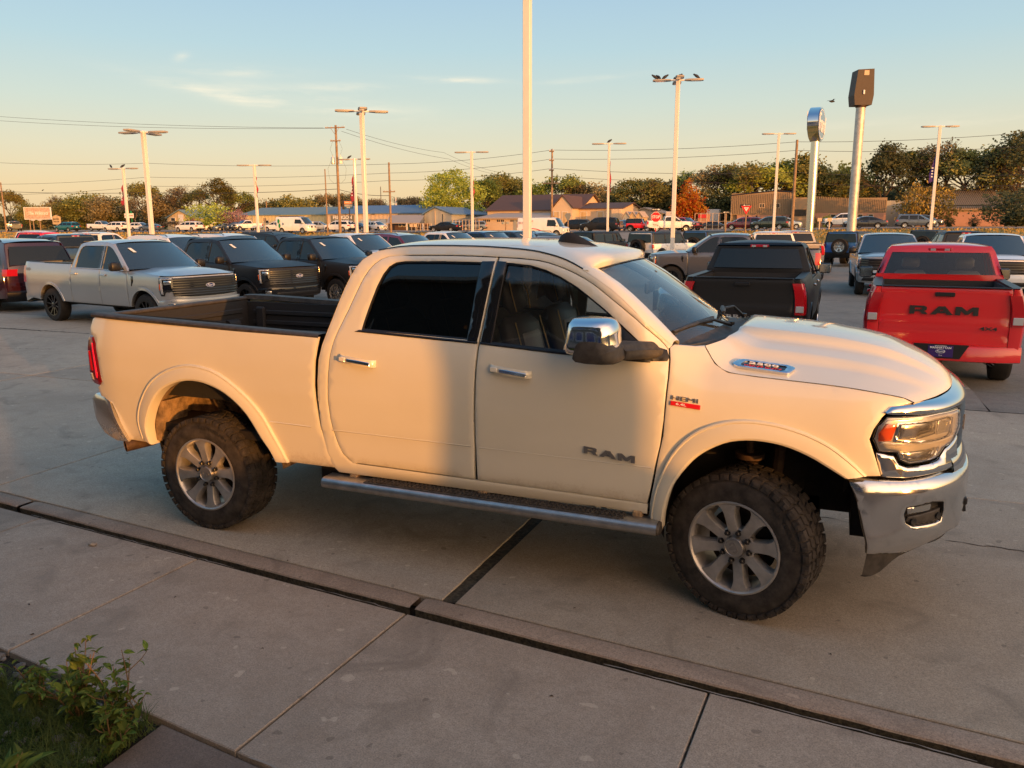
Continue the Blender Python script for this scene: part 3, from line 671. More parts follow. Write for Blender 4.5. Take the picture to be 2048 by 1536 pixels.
# mud flap behind the rear arch
g = G(); panel(g, [(-.50, .62), (-.455, .62), (-.415, .80), (-.40, .93), (-.43, .93), (-.50, .78)], lambda a, b, o=0: (a, -(.93+o), b), .05, thick=.25); mo = g.build('arch_guard', M['under_mud'], truck); mirror_copy(mo, truck)
# --- roof and pillars
def ws_edge(x, z):   # inner edge of the pillar = side edge of the windscreen
    return interp(x, [2.75, 2.80, 2.97, 3.145, 3.308, 3.36], [.615, .625, .665, .71, .75, .765])
g = G(); rows = []
for (x, z) in CABTOP+[]:
    ye = HY(x, z)
    if x < 2.79: continue
    yi = ws_edge(x, z); dx = .035
    rows.append([(x, -ye, z), (x+.006, -(ye*.75+yi*.25), z+.022), (x+.014, -(ye*.4+yi*.6), z+.026), (x+dx*.7, -yi, z+.018), (x+dx*.7, -yi, z-.02)])
g.rows(rows); o = g.build('front_pillar', M['cream'], truck, 50); mirror_copy(o, truck)
ROOFC = [(1.34, 2.07), (1.45, 2.095), (1.7, 2.108), (2.1, 2.108), (2.4, 2.098), (2.6, 2.075), (2.75, 2.045), (2.905, 1.995)]
g = G(); rows = []; side = [p for p in CABTOP if p[0] <= 2.80]
for i, (x, z) in enumerate(side):
    ye = HY(x, z); k = i/(len(side)-1)
    xc, zc = x, interp(x, [p[0] for p in ROOFC], [p[1] for p in ROOFC]); row = []
    for j in range(25):
        s = -1+2*j/24; w = 1-abs(s)**2.8; fr = max(0, (x-2.55)/.25)
        yy = ye if x < 2.5 else ye+(.63-ye)*fr if False else ye
        rib = .006*math.exp(-((abs(s)-.80)/.03)**2)*(1 if x < 2.3 else 0)
        row.append((x+w*.11*max(0, (x-2.4)/.4)**1.3, s*yy, z+(zc-z)*w-rib+ (.012*(1-abs(s)**8) )))
    rows.append(row)
last = []
for p in rows[-1]:
    w = 1-min(1, abs(p[1])/.625)**2.2; last.append((2.826+.111*w, p[1], 1.947+.04*w-.02*max(0, abs(p[1])-.62)))
rows.append([((a[0]+b[0])/2+.012, a[1], (a[2]*.6+b[2]*.4)) for a, b in zip(rows[-1], last)]); rows.append(last)
g.rows(rows); g.build('roof', M['cream'], truck, 60)
g = G(); g.tube([(x, -(HY(x, z)-.004), z+.006) for x, z in side], .0045, 6); o = g.build('roof_seam', M['black'], truck); mirror_copy(o, truck)
# back of the cab
g = G(); rows = []
for (x, z) in [p for p in CABREAR if p[1] > 1.0]+[]:
    ye = HY(1.1, z); rows.append([(x+(-.05)*(1-abs(s)**4), s*ye, z+(.02 if z > 2 else 0)*(1-abs(s)**3)) for s in [-1+2*j/16 for j in range(17)]])
g.rows(rows); g.build('cab_back', M['cream'], truck, 60)
g = G(); g.add([(1.03-.012, -.62, 1.60), (1.03-.012, .62, 1.60), (1.165-.03, .56, 1.95), (1.165-.03, -.56, 1.95)], [(0, 1, 2, 3)]); g.prism([(-.62, 1.60), (.62, 1.60), (.56, 1.95), (-.56, 1.95)], lambda a, b: (.985+(b-1.55)*.33, a, b), lambda a, b: (1.0+(b-1.55)*.33, a, b)); g.build('rear_window', M['glass_dark'], truck)
# --- windscreen
WS = [(2.80, 1.945), (2.89, 1.895), (2.97, 1.848), (3.06, 1.783), (3.145, 1.716), (3.23, 1.640), (3.308, 1.570), (3.36, 1.522)]
WC = [(2.935, 1.985), (3.02, 1.935), (3.11, 1.88), (3.21, 1.81), (3.31, 1.745), (3.41, 1.675), (3.51, 1.605), (3.60, 1.54)]
g = G(); rows = []
for (x, z), (xc, zc) in zip(WS, WC):
    ye = ws_edge(x, z); rows.append([(x+.024+(xc-x-.024)*(1-abs(s)**2.2), s*ye, z+(zc-z)*(1-abs(s)**2.2)) for s in [-1+2*j/20 for j in range(21)]])
g.rows(rows); g.build('windscreen', M['glass_front'], truck, 60)
g = G()
top = rows[0]; g.rows([[(p[0]-.02, p[1], p[2]+.008) for p in top], [(p[0]+.012, p[1], p[2]-.001) for p in top]])
for sgn in (0, -1):
    g.rows([[r[sgn], (r[sgn][0]+.004, r[sgn][1]*(1-.028), r[sgn][2]+.004)] for r in rows])
g.build('windscreen_seal', M['black'], truck)
# black ceramic band and cowl
g = G(); cow = []
for j in range(25):
    s = -1+2*j/24; a = abs(s)
    p0 = (3.335+(3.545-3.335)*(1-a**2.2), s*.775, 1.548+(.035)*(1-a**2)); p1 = (3.40+(3.665-3.40)*(1-a**3.0), s*.80, 1.531+.030*(1-a**2)-.0*a)
    cow.append([p0, ((p0[0]+p1[0])/2, (p0[1]+p1[1])/2, min(p0[2], p1[2])-.012), p1, (p1[0]+.03, p1[1], p1[2]-.03)])
g.rows(cow); g.build('cowl', M['plastic'], truck, 60)
def wiper(pts, parent=truck):
    g = G(); a, b, c = pts
    mid_ = ((a[0]+b[0])/2, (a[1]+b[1])/2, (a[2]+b[2])/2)
    g.tube([a, mid_, b], [.012, .020, .012], 6, sy=.6); g.tube([(a[0]+.006, a[1], a[2]-.02), (b[0]+.006, b[1], b[2]-.02)], .007, 5)
    w = g.build('wiper', M['plastic'], parent)
    g = G(); g.tube([mid_, ((mid_[0]+c[0])/2, (mid_[1]+c[1])/2, max(mid_[2], c[2])+.01), c], [.012, .010, .014], 6); g.lathe([(.0, .0), (.022, .0), (.022, .02), (0, .025)], 10, c, 'z'); g.build('wiper_arm', M['black'], w)
wiper([(3.33, -.72, 1.600), (3.485, -.22, 1.638), (3.585, -.10, 1.58)])
wiper([(3.515, .05, 1.645), (3.44, .58, 1.63), (3.60, .50, 1.57)])
# --- hood
HE = smooth_poly([(3.525, 1.533), (3.558, 1.492), (3.598, 1.447), (3.668, 1.409), (3.80, 1.397), (3.977, 1.388), (4.15, 1.380), (4.291, 1.371), (4.40, 1.359), (4.493, 1.346), (4.56, 1.333), (4.612, 1.310)], 2)
HC = [(3.675, 1.600), (3.70, 1.612), (3.80, 1.612), (4.0, 1.602), (4.161, 1.588), (4.35, 1.562), (4.522, 1.527), (4.64, 1.482), (4.736, 1.435), (4.80, 1.395), (4.85, 1.350), (4.868, 1.318)]
HC = resample([(a, b) for a, b in HC], .2, False); HC = smooth_poly(HC, 2)
def path_at(P, t):
    d = [0]
    for a, b in zip(P, P[1:]): d.append(d[-1]+math.dist(a, b))
    t *= d[-1]
    return (interp(t, d, [p[0] for p in P]), interp(t, d, [p[1] for p in P]))
g = G(); rows = []
NU = 44
for i in range(NU+1):
    t = i/NU; xe, ze = path_at(HE, t); xc, zc = path_at(HC, t); ye = HY(xe, ze)+.001; row = []
    for j in range(61):
        s = -1+2*j/60; a = abs(s); w = 1-a**2.3
        bulge = 1-ss(.43, .49, a); crease = 1-ss(.70, .765, a)
        zz_ = ze+(zc-ze)*(.62*(1-a**2.4)+.23*bulge+.15*crease)
        if t < .12: w2 = 1-a**3.2; w = w*(t/.12)+w2*(1-t/.12)
        row.append((xe+(xc-xe)*w, s*ye, zz_))
    rows.append(row)
g.rows(rows)
g.rows([rows[0], [(p[0]+.01, p[1], p[2]-.03) for p in rows[0]]]); g.rows([rows[-1], [(p[0]-.02, p[1]*.99, p[2]-.02) for p in rows[-1]]])
hood = g.build('hood', M['cream'], truck, 60)
def hood_pt(u, v, off=0):
    def q(u, v):
        i = min(NU-1e-6, max(0, u*NU)); j = min(60-1e-6, max(0, (v+1)*30)); a, b = int(i), int(j); fi, fj = i-a, j-b
        P = lambda p, q_: Vector(rows[p][q_])
        return (P(a, b)*(1-fi)+P(a+1, b)*fi)*(1-fj)+(P(a, b+1)*(1-fi)+P(a+1, b+1)*fi)*fj
    p = q(u, v)
    if off:
        n = (q(u+.02, v)-q(u-.02, v)).cross(q(u, v+.02)-q(u, v-.02)).normalized(); n = n if n.z > 0 else -n
        p = p+n*off
    return tuple(p)
# badge on the side of the hood: chrome frame, black field, white and red letters
def find_uv(x, y):
    best = None
    for i in range(0, 61):
        for j in range(0, 41):
            u = i/60; v = -1+j/40
            p = hood_pt(u, v); d = (p[0]-x)**2+(p[1]-y)**2
            if best is None or d < best[0]: best = (d, u, v)
    return best[1], best[2]
u0, v0 = find_uv(3.72, -.79); u1, v1 = find_uv(3.985, -.79)
pA = Vector(hood_pt(u0, v0-.0)); pB = Vector(hood_pt(u1, v1)); ex = (pB-pA).normalized()
pc = (pA+pB)/2; up_ = Vector(hood_pt((u0+u1)/2, (v0+v1)/2+.08))-Vector(hood_pt((u0+u1)/2, (v0+v1)/2-.08)); ey = (up_-ex*up_.dot(ex)).normalized(); en = ex.cross(ey).normalized()
if en.z < 0: en = -en
BW = (pB-pA).length
def BP(u, v, w=0): return tuple(pc+ex*u+ey*v+en*(w+.004))
fr = [(-.165, -.012), (-.15, .028), (-.12, .046), (.13, .046), (.165, .030), (.165, .010), (.145, -.042), (.13, -.048), (-.13, -.046), (-.155, -.032)]
inn = [(-.12, -.010), (-.105, .022), (-.09, .032), (.115, .032), (.125, .020), (.112, -.024), (.098, -.034), (-.105, -.034), (-.118, -.022)]
g = G(); panel(g, fr, lambda a, b, o=0: BP(a, b, o+.016), .05, [inn], .03, bev=.005, bw=.008); bd = g.build('badge', M['chrome'], truck, 50)
g = G(); panel(g, inset(inn, -.004), lambda a, b, o=0: BP(a, b, o+.009), .05, (), .02, bw=0); g.build('badge_field', M['gloss'], bd)
g = G(); text(g, '2500', .034, lambda u, v, w: BP(u, v+.012, .0095+w), 2.35, .008, .004, spacing=1.02); g.build('badge_number', M['badge_white'], bd)
g = G(); text(g, 'HEAVY DUTY', .0195, lambda u, v, w: BP(u-.002, v-.020, .0095+w), 1.7, .0, .003); g.build('badge_lettering', M['badge_red'], bd)
# fender badge
FP = lambda u, v, w: (3.458+u, -(HY(3.458+u, 1.238+v)+.003+w), 1.238+v-.10*u)
g = G(); text(g, 'HEMI', .034, lambda u, v, w: FP(u, v+.018, w), 2.0, .0, .006, spacing=1.0); bd = g.build('engine_badge', M['badge_gray'], truck)
g = G(); g.bbox(-.078, .086, 0, .007, -.024, .001, .002, lambda x, y, z: FP(x, z, y)); g.build('badge_plate', M['badge_red'], bd)
g = G(); text(g, '6.4L', .018, lambda u, v, w: FP(u-.02, v-.011, .0075+w), 1.9, .01, .002); g.build('badge_number', M['badge_white'], bd)
g = G(); DP = lambda u, v, w: (3.035+u, -(HY(3.035+u, .898+v)+.002+w), .898+v-.105*u)
ramtext(g, .042, DP, .008); g.build('door_lettering', M['badge_gray'], truck)
# --- headlight cluster (t, z on the wrapped front corner)
SEAL = [(.19, 1.237), (.313, 1.240), (.487, 1.248), (.683, 1.238), (.70, 1.125), (.66, 1.085), (.623, 1.055), (.53, 1.040), (.49, 1.000), (.43, .988), (.31, .982), (.262, 1.005), (.245, 1.045), (.165, 1.050), (.137, 1.12), (.150, 1.19)]
LENS = inset(SEAL, .010)
def wrap(name, outl, mat, off, parent, step=.035, holes=(), thick=.01, bw=.004, bev=.002, mirror=False):
    g = G(); panel(g, outl, lambda a, b, o=0: WP(a, b, o+off), step, holes, thick, bev, bw); o = g.build(name, M[mat], parent, 50)
    return o
hl = wrap('headlight', SEAL, 'gloss', .000, truck)
wrap('lamp_body', inset(SEAL, .007), 'lamp_gray', .003, hl)
wrap('turn_signal', [(.185, 1.203), (.235, 1.199), (.213, 1.113), (.160, 1.108), (.158, 1.15)], 'lens_amber', .007, hl)
wrap('lamp_frame', [(.235, 1.208), (.547, 1.220), (.60, 1.20), (.60, 1.12), (.57, 1.098), (.333, 1.095), (.222, 1.105)], 'chrome', .008, hl, holes=[[(.255, 1.197), (.53, 1.208), (.575, 1.19), (.575, 1.13), (.55, 1.112), (.34, 1.108), (.242, 1.118)]])
wrap('lamp_reflector', [(.255, 1.197), (.45, 1.204), (.455, 1.135), (.34, 1.116), (.248, 1.12)], 'reflector', .006, hl)
wrap('lamp_reflector', [(.465, 1.205), (.575, 1.19), (.575, 1.13), (.46, 1.13)], 'rim_silver', .0065, hl)
wrap('light_bar', [(.165, 1.090), (.60, 1.084), (.625, 1.098), (.60, 1.10), (.33, 1.092), (.17, 1.106)], 'lens_white', .009, hl)
wrap('lower_lamp', [(.262, 1.050), (.50, 1.064), (.478, 1.015), (.44, 1.0), (.31, .995), (.275, 1.015)], 'chrome', .006, hl, holes=[[(.280, 1.045), (.485, 1.056), (.465, 1.018), (.435, 1.007), (.315, 1.003), (.287, 1.018)]])
wrap('lamp_reflector', [(.280, 1.045), (.485, 1.056), (.465, 1.018), (.435, 1.007), (.315, 1.003), (.287, 1.018)], 'reflector', .005, hl)
g = G(); panel(g, LENS, lambda a, b, o=0: WP(a, b, o+.016), .03, (), .008, .006, .008); g.build('lens', M['lens_clear'], hl, 60)
mirror_copy(hl, truck)
# --- chrome round the grille
g = G(); rowsL = []
def topband(t):
    z1_ = interp(t, [.18, .21, .34, .62, 1.0], [1.262, 1.292, 1.305, 1.312, 1.325]); z0_ = interp(t, [.18, .21, .34, .62, 1.0], [1.258, 1.250, 1.246, 1.252, 1.255]); return z0_, z1_
def WPs(t, z, off=0):
    if t <= 1: return WP(t, z, off)
    p = WP(2-t, z, off); return (p[0], -p[1], p[2])
for i in range(61):
    t = .182+(1.818-.182)*i/60; tt = t if t <= 1 else 2-t; z0_, z1_ = topband(tt); r = []
    for k, o in ((0, -.02), (.0, .006), (.08, .014), (.45, .017), (.75, .010), (.95, -.002), (1.0, -.02)): r.append(WPs(t, z0_+(z1_-z0_)*k, o))
    rowsL.append(r)
g.rows(rowsL); gs = g.build('grille_surround', M['chrome'], truck, 55)
CB = [(.157, 1.045), (.235, 1.033), (.262, .985), (.30, .968), (.43, .972), (.51, .985), (.56, 1.03), (.64, 1.050), (.70, 1.08), (.72, 1.0), (.66, .93), (.56, .925), (.44, .922), (.287, .912), (.18, .918)]
o = wrap('lamp_surround', CB, 'chrome', .006, truck, thick=.03, bw=.01, bev=.008, step=.03); mirror_copy(o, truck)
# grille between the lamps
g = G(); g.rows([[WPs(.60+.80*i/24, z, o_) for z, o_ in ((.885, -.02), (.90, .0), (.945, .010), (.985, .004), (1.0, -.02))] for i in range(25)]); g.build('lower_surround', M['chrome'], truck, 50)
g = G()
for k in range(9):
    z = .99+k*.028
    g.rows([[WPs(.70+.60*i/16, z, -.01), WPs(.70+.60*i/16, z+.010, .008), WPs(.70+.60*i/16, z+.018, -.012)] for i in range(17)])
g.build('grille', M['badge_black'], truck)
g = G(); g.rows([[WPs(.66+.68*i/12, z, -.05) for z in (.95, 1.1, 1.25)] for i in range(13)]); g.build('grille_backing', M['under'], truck)
g = G(); ramtext(g, .09, lambda u, v, w: (4.925+w-.04*abs(u), u, 1.11+v), .012); g.build('grille_lettering', M['badge_gray'], truck)
# --- bumper
FOG = [(.293, .755), (.433, .772), (.503, .762), (.510, .71), (.497, .655), (.337, .650), (.297, .672), (.285, .72)]
def bz(t, k):       # bumper height band: lower edge to upper edge, k in 0..1
    tt = t if t <= 1 else 2-t
    lo = interp(tt, [.05, .16, .35, .51, .60, .8, 1.0], [.80, .487, .487, .55, .57, .53, .52]); hi = interp(tt, [.05, .12, .27, .5, .6, .75, 1.0], [.912, .908, .898, .915, .912, .885, .88]); return lo+(hi-lo)*k
BO = [(.055, .912), (.12, .908), (.27, .898), (.5, .915), (.6, .912), (.75, .885), (.999, .88), (.999, .52), (.8, .53), (.60, .57), (.51, .55), (.35, .490), (.157, .487), (.12, .635), (.09, .79)]
def BF(a, b, o=0):
    tt = a; crown = .014*ss(.47, .62, b)+.008*(1-((b-.7)/.24)**2)+(-.05*ss(.865, .93, b))
    return WP(tt, b, o+.003+crown)
g = G(); panel(g, BO, BF, .035, [FOG], .03, .006, .008); bp = g.build('front_bumper', M['chrome_front'], truck, 60); mb = mirror_copy(bp, truck)
g = G(); panel(g, FOG, lambda a, b, o=0: BF(a, b, o-.035), .03, (), .01, 0, 0); n = len(resample(FOG, .03)); F2 = resample(FOG, .03)
g.rows([[BF(a, b, -.002), BF(a, b, -.036)] for a, b in F2+[F2[0]]]); fb = g.build('fog_bezel', M['plastic'], bp, 40)
g = G(); panel(g, [(.31, .70), (.50, .725), (.498, .655), (.34, .652), (.30, .675)], lambda a, b, o=0: BF(a, b, o-.012), .03, (), .03, .004, .006); g.build('bezel_step', M['plastic'], bp)
for (tt, z) in ((.332, .678), (.478, .690)):
    g = G(); c = Vector(BF(tt, z, .0)); nn = (Vector(BF(tt, z, 1))-c).normalized(); a = nn.orthogonal().normalized(); b = nn.cross(a)
    g.add([tuple(c+nn*h+(a*math.cos(k*PI/6)+b*math.sin(k*PI/6))*r) for r, h in ((.017, -.006), (.017, 0), (.011, -.001), (.004, -.002)) for k in range(12)], [(q*12+k, q*12+(k+1) % 12, (q+1)*12+(k+1) % 12, (q+1)*12+k) for q in range(3) for k in range(12)]+[tuple(range(36, 48))]); g.build('parking_sensor', M['badge_black'], bp)
g = G(); panel(g, [(.303, .748), (.44, .762), (.435, .722), (.31, .712)], lambda a, b, o=0: BF(a, b, o-.018), .02, (), .01, .002, .003); g.build('fog_lamp', M['reflector'], bp)
for ch in bp.children: c = ch.copy(); link(c, mb)
# lower air dam
g = G()
def damlo(t): tt = t if t <= 1 else 2-t; return interp(tt, [.157, .19, .215, .24, .265, .29, .33, .45, 1.0], [.345, .340, .345, .360, .385, .415, .452, .50, .46])
g.rows([[WPs(t, damlo(t), -.03), WPs(t, damlo(t)+.02, -.004), WPs(t, bz(t, 0)+.02, -.005)] for t in [.157+(1.843-.157)*i/60 for i in range(61)]]); g.build('air_dam', M['plastic'], truck, 50)
for s in (-1, 1):
    g = G(); g.tube([(4.80, s*.42, .60), (4.92, s*.42, .61), (4.955, s*.42, .62), (4.95, s*.42, .66), (4.90, s*.42, .67)], .013, 8); g.bbox(4.82, 4.965, s*.42-.03, s*.42+.03, .655, .70, .008); g.build('tow_hook', M['black'], truck)
# --- running board
def board(s):
    rt = empty('running_board'); rt.parent = truck
    g = G(); x0, x1 = 1.065, 3.335; zt = lambda x: .545-.0075*(x-1)
    prof = [(-.135, -.004), (-.130, .0), (-.02, .0), (.0, -.010), (.012, -.034), (.004, -.060), (-.02, -.074), (-.06, -.078), (-.135, -.07)]
    rw = []
    for i in range(12):
        x = x0+(x1-x0)*i/11; rw.append([(x, s*(-.0) - (1.055+a) if s > 0 else (1.055+a), zt(x)+b) for a, b in prof+[prof[0]]])
    g.rows(rw); n = len(prof)
    for rr in (rw[0], rw[-1]): g.add(rr[:-1], [tuple(range(n))])
    g.build('side_tube', M['metal_step'], rt, 45)
    g = G(); w0, w1 = 1.38, 3.12
    Y = lambda a: -(1.055+a)*s
    g.bbox(w0, w1, min(Y(-.125), Y(-.015)), max(Y(-.125), Y(-.015)), zt(2.2)-.004, zt(2.2)+.006, .003, lambda x, y, z: (x, y, z-.0075*(x-2.2)))
    for i in range(58):
        x = w0+.02+i*.030
        for a in (-.115, -.092, -.069, -.046):
            xa = x+(.008 if a in (-.092, -.046) else 0); ya, yb = sorted((Y(a), Y(a+.017))); g.box(xa, xa+.017, ya, yb, zt(x)+.002, zt(x)+.0125)
    g.build('tread_pad', M['plastic'], rt, 0, weld=False)
    for x in (1.25, 2.2, 3.2):
        g = G(); y0, y1 = sorted((-.72*s, -.96*s)); g.bbox(x-.03, x+.03, y0, y1, .47, .56, .008); g.build('bracket', M['under_mud'], rt)
    g = G(); rr = rw[-1]; cy = sum(p[1] for p in rr)/len(rr); g.add([(x1+.004, p[1]+(cy-p[1])*.03, p[2]) for p in rr[:-1]], [tuple(range(n))]); g.add([(x1+.016, cy+(p[1]-cy)*.8, .49+(p[2]-.49)*.8) for p in rr[:-1]]+[(x1, p[1], p[2]) for p in rr[:-1]], [tuple(range(n))]+[(i, (i+1) % n, n+(i+1) % n, n+i) for i in range(n)]); g.build('end_cap', M['plastic'], rt, 40)
board(1); board(-1)
# --- chassis seen below
g = G()
g.box(4.36, 4.72, -.74, .74, .50, 1.02); g.box(4.1, 4.4, -.50, .50, .55, 1.0)
for s in (-1, 1): g.bbox(-1.0, 4.2, s*.45-.05, s*.45+.05, .48, .64, .01)
for x in (-.9, .75, 1.9, 3.1): g.box(x, x+.08, -.45, .45, .52, .60)
g.bbox(.9, 2.4, -.85, -.5, .42, .62, .03); g.bbox(1.1, 3.2, -.30, .30, .40, .62, .04)
g.box(1.12, 3.3, -.93, .93, .56, .60); g.box(-1.0, 1.05, -.90, .90, .70, .76)
g.build('chassis', M['under'], truck)
g = G(); g.tube([(0, -.80, .425), (0, .80, .425)], .055, 10); g.lathe([(0, -.16), (.10, -.14), (.16, -.05), (.16, .05), (.10, .14), (0, .16)], 12, (0, .0, .425), 'y'); g.tube([(-.1, -.5, .50), (-.25, -.56, .95)], .035, 8); g.bbox(-.75, .80, -.53, -.45, .50, .54, .01); g.build('rear_axle', M['under_mud'], truck)
g = G(); g.tube([(3.79, -.78, .425), (3.79, .78, .425)], .05, 10); g.build('front_axle', M['steelpart'], truck)
for s in (-1, 1):
    g = G(); hp = [(3.79+.06*math.cos(k*.7), s*.62+.06*math.sin(k*.7), .52+.0045*k) for k in range(72)]; g.tube(hp, .010, 5); g.tube([(3.79, s*.62, .45), (3.79, s*.62, .98)], .022, 8); g.tube([(3.93, s*.68, .45), (3.96, s*.62, .98)], .033, 8); g.lathe([(.0, .0), (.085, 0), (.085, .03), (0, .03)], 14, (3.79, s*.62, .86), 'z'); g.build('spring', M['steelpart'], truck)
# exhaust
g = G(); g.tube([(-.35, -.50, .60), (-.55, -.62, .60), (-.70, -.86, .575), (-.735, -.945, .565)], .038, 12, caps=False); g.tube([(-.66, -.80, .582), (-.765, -.985, .562)], .045, 14, caps=False); g.build('exhaust_pipe', M['steelpart'], truck)
# --- wheels
def hero_wheel():
    w = empty('wheel')
    g = G(); R = .425; T = .145
    prof = [(.262, -T+.012), (.272, -T-.002), (.30, -T-.006), (.345, -T-.004), (.372, -T+.004), (.398, -T+.012), (.412, -T+.028), (.415, -.05), (.415, .05), (.412, T-.028), (.398, T-.012), (.345, T+.004), (.272, T+.002), (.262, T-.012), (.25, 0), (.262, -T+.012)]
    g.lathe(prof, 72); tyre = g.build('tyre', M['rubber_mud'], w, 40)
    g = G(); rnd = random.Random(3); n = 42
    def blk(a0, a1, y0, y1, r0=.405, r1=.427, sk=0, taper=.004):
        V = []
        for r, tp in ((r0, 0), (r1, taper)):
            for (a, y) in ((a0+tp/r, y0+tp), (a1-tp/r, y0+tp), (a1-tp/r+sk, y1-tp), (a0+tp/r+sk, y1-tp)): V.append((r*math.cos(a), y, r*math.sin(a)))
        g.add(V, [(0, 3, 2, 1), (4, 5, 6, 7), (0, 1, 5, 4), (1, 2, 6, 5), (2, 3, 7, 6), (3, 0, 4, 7)])
    for k in range(n):
        a = 2*PI*k/n; st = 2*PI/n
        for s in (-1, 1):
            y0, y1 = sorted((s*.142, s*.094)); blk(a+(.0 if s < 0 else st/2), a+st*.85+(0 if s < 0 else st/2), y0, y1, .39, .424)
            # shoulder lug running down the sidewall
            V = []; b0, b1 = (a, a+st*(.60 if k % 2 else .40)); b0 += 0 if s < 0 else st/2; b1 += 0 if s < 0 else st/2
            for r, y in ((.423, s*.139), (.408, s*.148), (.394, s*.149), (.394, s*.137), (.41, s*.13)):
                for b_ in (b0, b1): V.append((r*math.cos(b_), y, r*math.sin(b_)))
            g.add(V, [(0, 1, 3, 2), (2, 3, 5, 4), (4, 5, 7, 6), (0, 2, 4, 6, 8), (1, 9, 7, 5, 3)])
            y0, y1 = sorted((s*.086, s*.034)); blk(a+st*.10+(0 if s < 0 else st*.4), a+st*.92+(0 if s < 0 else st*.4), y0, y1, r1=.425, sk=s*st*.28)
        blk(a+st*.1, a+st*.86, -.026, .026, sk=st*.2*(1 if k % 2 else -1))
    g.build('tread', M['rubber_mud'], tyre, 0, weld=False)
    g = G(); text(g, 'ALL TERRAIN', .030, lambda u, v, wd: ((.352+v)*math.cos(PI/2-u/.352), -T-.004-wd, (.352+v)*math.sin(PI/2-u/.352)), 1.5, .02, .0025); g.build('sidewall_lettering', M['rubber'], tyre)
    g = G(); g.lathe([(.268, -.138), (.272, -.150), (.262, -.153), (.254, -.146), (.246, -.120), (.238, -.06), (.232, .06), (.262, .13)], 64); rim = g.build('rim', M['rim_gray'], w, 40)
    g = G(); g.lathe([(0, -.02), (.20, -.02), (.20, .0)], 40); g.build('brake_disc', M['steelpart'], rim)
    g = G(); g.bbox(-.05, .10, -.05, .02, .10, .215, .01); g.build('brake_caliper', M['under'], rim)
    g = G()
    for k in range(8):
        a = 2*PI*k/8+PI/8+.02; ca, sa = math.cos(a), math.sin(a); st = []
        for r, hw, y in ((.060, .036, -.112), (.095, .031, -.120), (.15, .031, -.129), (.20, .0345, -.137), (.232, .046, -.1415), (.253, .070, -.143)):
            st.append([( r*ca-q*sa, yy, r*sa+q*ca) for q, yy in ((-hw-.008, y+.050), (-hw, y+.008), (-hw+.004, y), (hw-.004, y), (hw, y+.008), (hw+.008, y+.050))])
        g.rows(st)
    g.build('spokes', M['rim_gray'], rim, 25)
    g = G(); g.lathe([(.115, -.06), (.112, -.108), (.100, -.114), (.070, -.114), (.066, -.100), (0, -.10)], 40); g.build('hub', M['rim_gray'], rim, 40)
    g = G(); g.lathe([(.060, -.100), (.060, -.138), (.056, -.144), (.046, -.146), (.044, -.143), (0, -.145)], 32); cap = g.build('hub_cap', M['cap'], rim, 40)
    # head of a ram, as a small relief
    g = G(); hp = [(-.010, .022), (-.026, .020), (-.034, .006), (-.030, -.010), (-.020, -.014), (-.016, -.006), (-.022, .002), (-.020, .010), (-.012, .010), (-.010, -.010), (-.005, -.026), (.005, -.026), (.010, -.010), (.012, .010), (.020, .010), (.022, .002), (.016, -.006), (.020, -.014), (.030, -.010), (.034, .006), (.026, .020), (.010, .022)]
    panel(g, hp, lambda a_, b_, o=0: (a_, -.147-o, b_), .02, (), .003, 0, 0); g.build('emblem', M['badge_gray'], cap)
    for k in range(8):
        a = 2*PI*k/8+.02; c = (.086*math.cos(a), 0, .086*math.sin(a)); g = G(); g.lathe([(.0135, -.105), (.0135, -.136), (.010, -.140), (0, -.140)], 6, c); g.lathe([(.018, -.114), (.018, -.118), (.0135, -.119)], 12, c); g.build('lug_nut', M['nut'], rim, 30)
    return w
w0 = hero_wheel(); w0.parent = truck; w0.location = (0, -.845, .425); w0.rotation_euler = (0, .3, 0)
def put_wheel(src, parent, loc, rz=0, spin=0):
    c = copy_obj(src, parent); c.location = loc; c.rotation_euler = Matrix.Rotation(rz, 3, 'Z').to_euler() if not spin else (Matrix.Rotation(rz, 3, 'Z') @ Matrix.Rotation(spin, 3, 'Y')).to_euler(); return c
put_wheel(w0, truck, (0, .845, .425), PI, .5); put_wheel(w0, truck, (3.80, -.845, .425), R_(-17), 1.0); put_wheel(w0, truck, (3.80, .845, .425), PI-R_(15), .2)
# --- tail: lamps, bumper, tailgate, bed
TL = [(-1.085, 1.372), (-1.060, 1.392), (-1.02, 1.385), (-.996, 1.335), (-.968, 1.18), (-.950, 1.048), (-.978, 1.022), (-1.04, 1.030), (-1.075, 1.05), (-1.092, 1.12), (-1.100, 1.28)]
tl = side_part('tail_light', TL, 'lens_red_dark', off=.006, mirror=False, step=.03)
side_part('light_strip', [(-1.035, 1.345), (-1.018, 1.340), (-.975, 1.10), (-.985, 1.075), (-1.0, 1.08)], 'lens_bright', off=.011, parent=tl, mirror=False, step=.03, thick=.008)
side_part('lens_segment', [(-1.085, 1.28), (-1.062, 1.28), (-1.035, 1.13), (-1.07, 1.13)], 'lens_red', off=.014, parent=tl, mirror=False, thick=.01)
side_part('reverse_lens', [(-1.075, 1.11), (-1.045, 1.11), (-1.035, 1.06), (-1.06, 1.06)], 'lens_white', off=.012, parent=tl, mirror=False, thick=.01)
mirror_copy(tl, truck)
RB = [(-1.12, .90), (-1.06, .945), (-.95, .935), (-.875, .90), (-.82, .78), (-.77, .68), (-.725, .60), (-.85, .600), (-.99, .645), (-1.08, .74)]
o = side_part('rear_bumper', RB, 'chrome_mud', fn=lambda x, z, o=0: (x, -(.985-.35*max(0, -.80-x)**1.5+o+.02*(1-((z-.78)/.2)**2)), z), step=.04, thick=.06)
g = G(); g.bbox(-1.17, -1.0, -.80, .80, .66, .90, .04); g.build('rear_bumper_bar', M['chrome_mud'], truck)
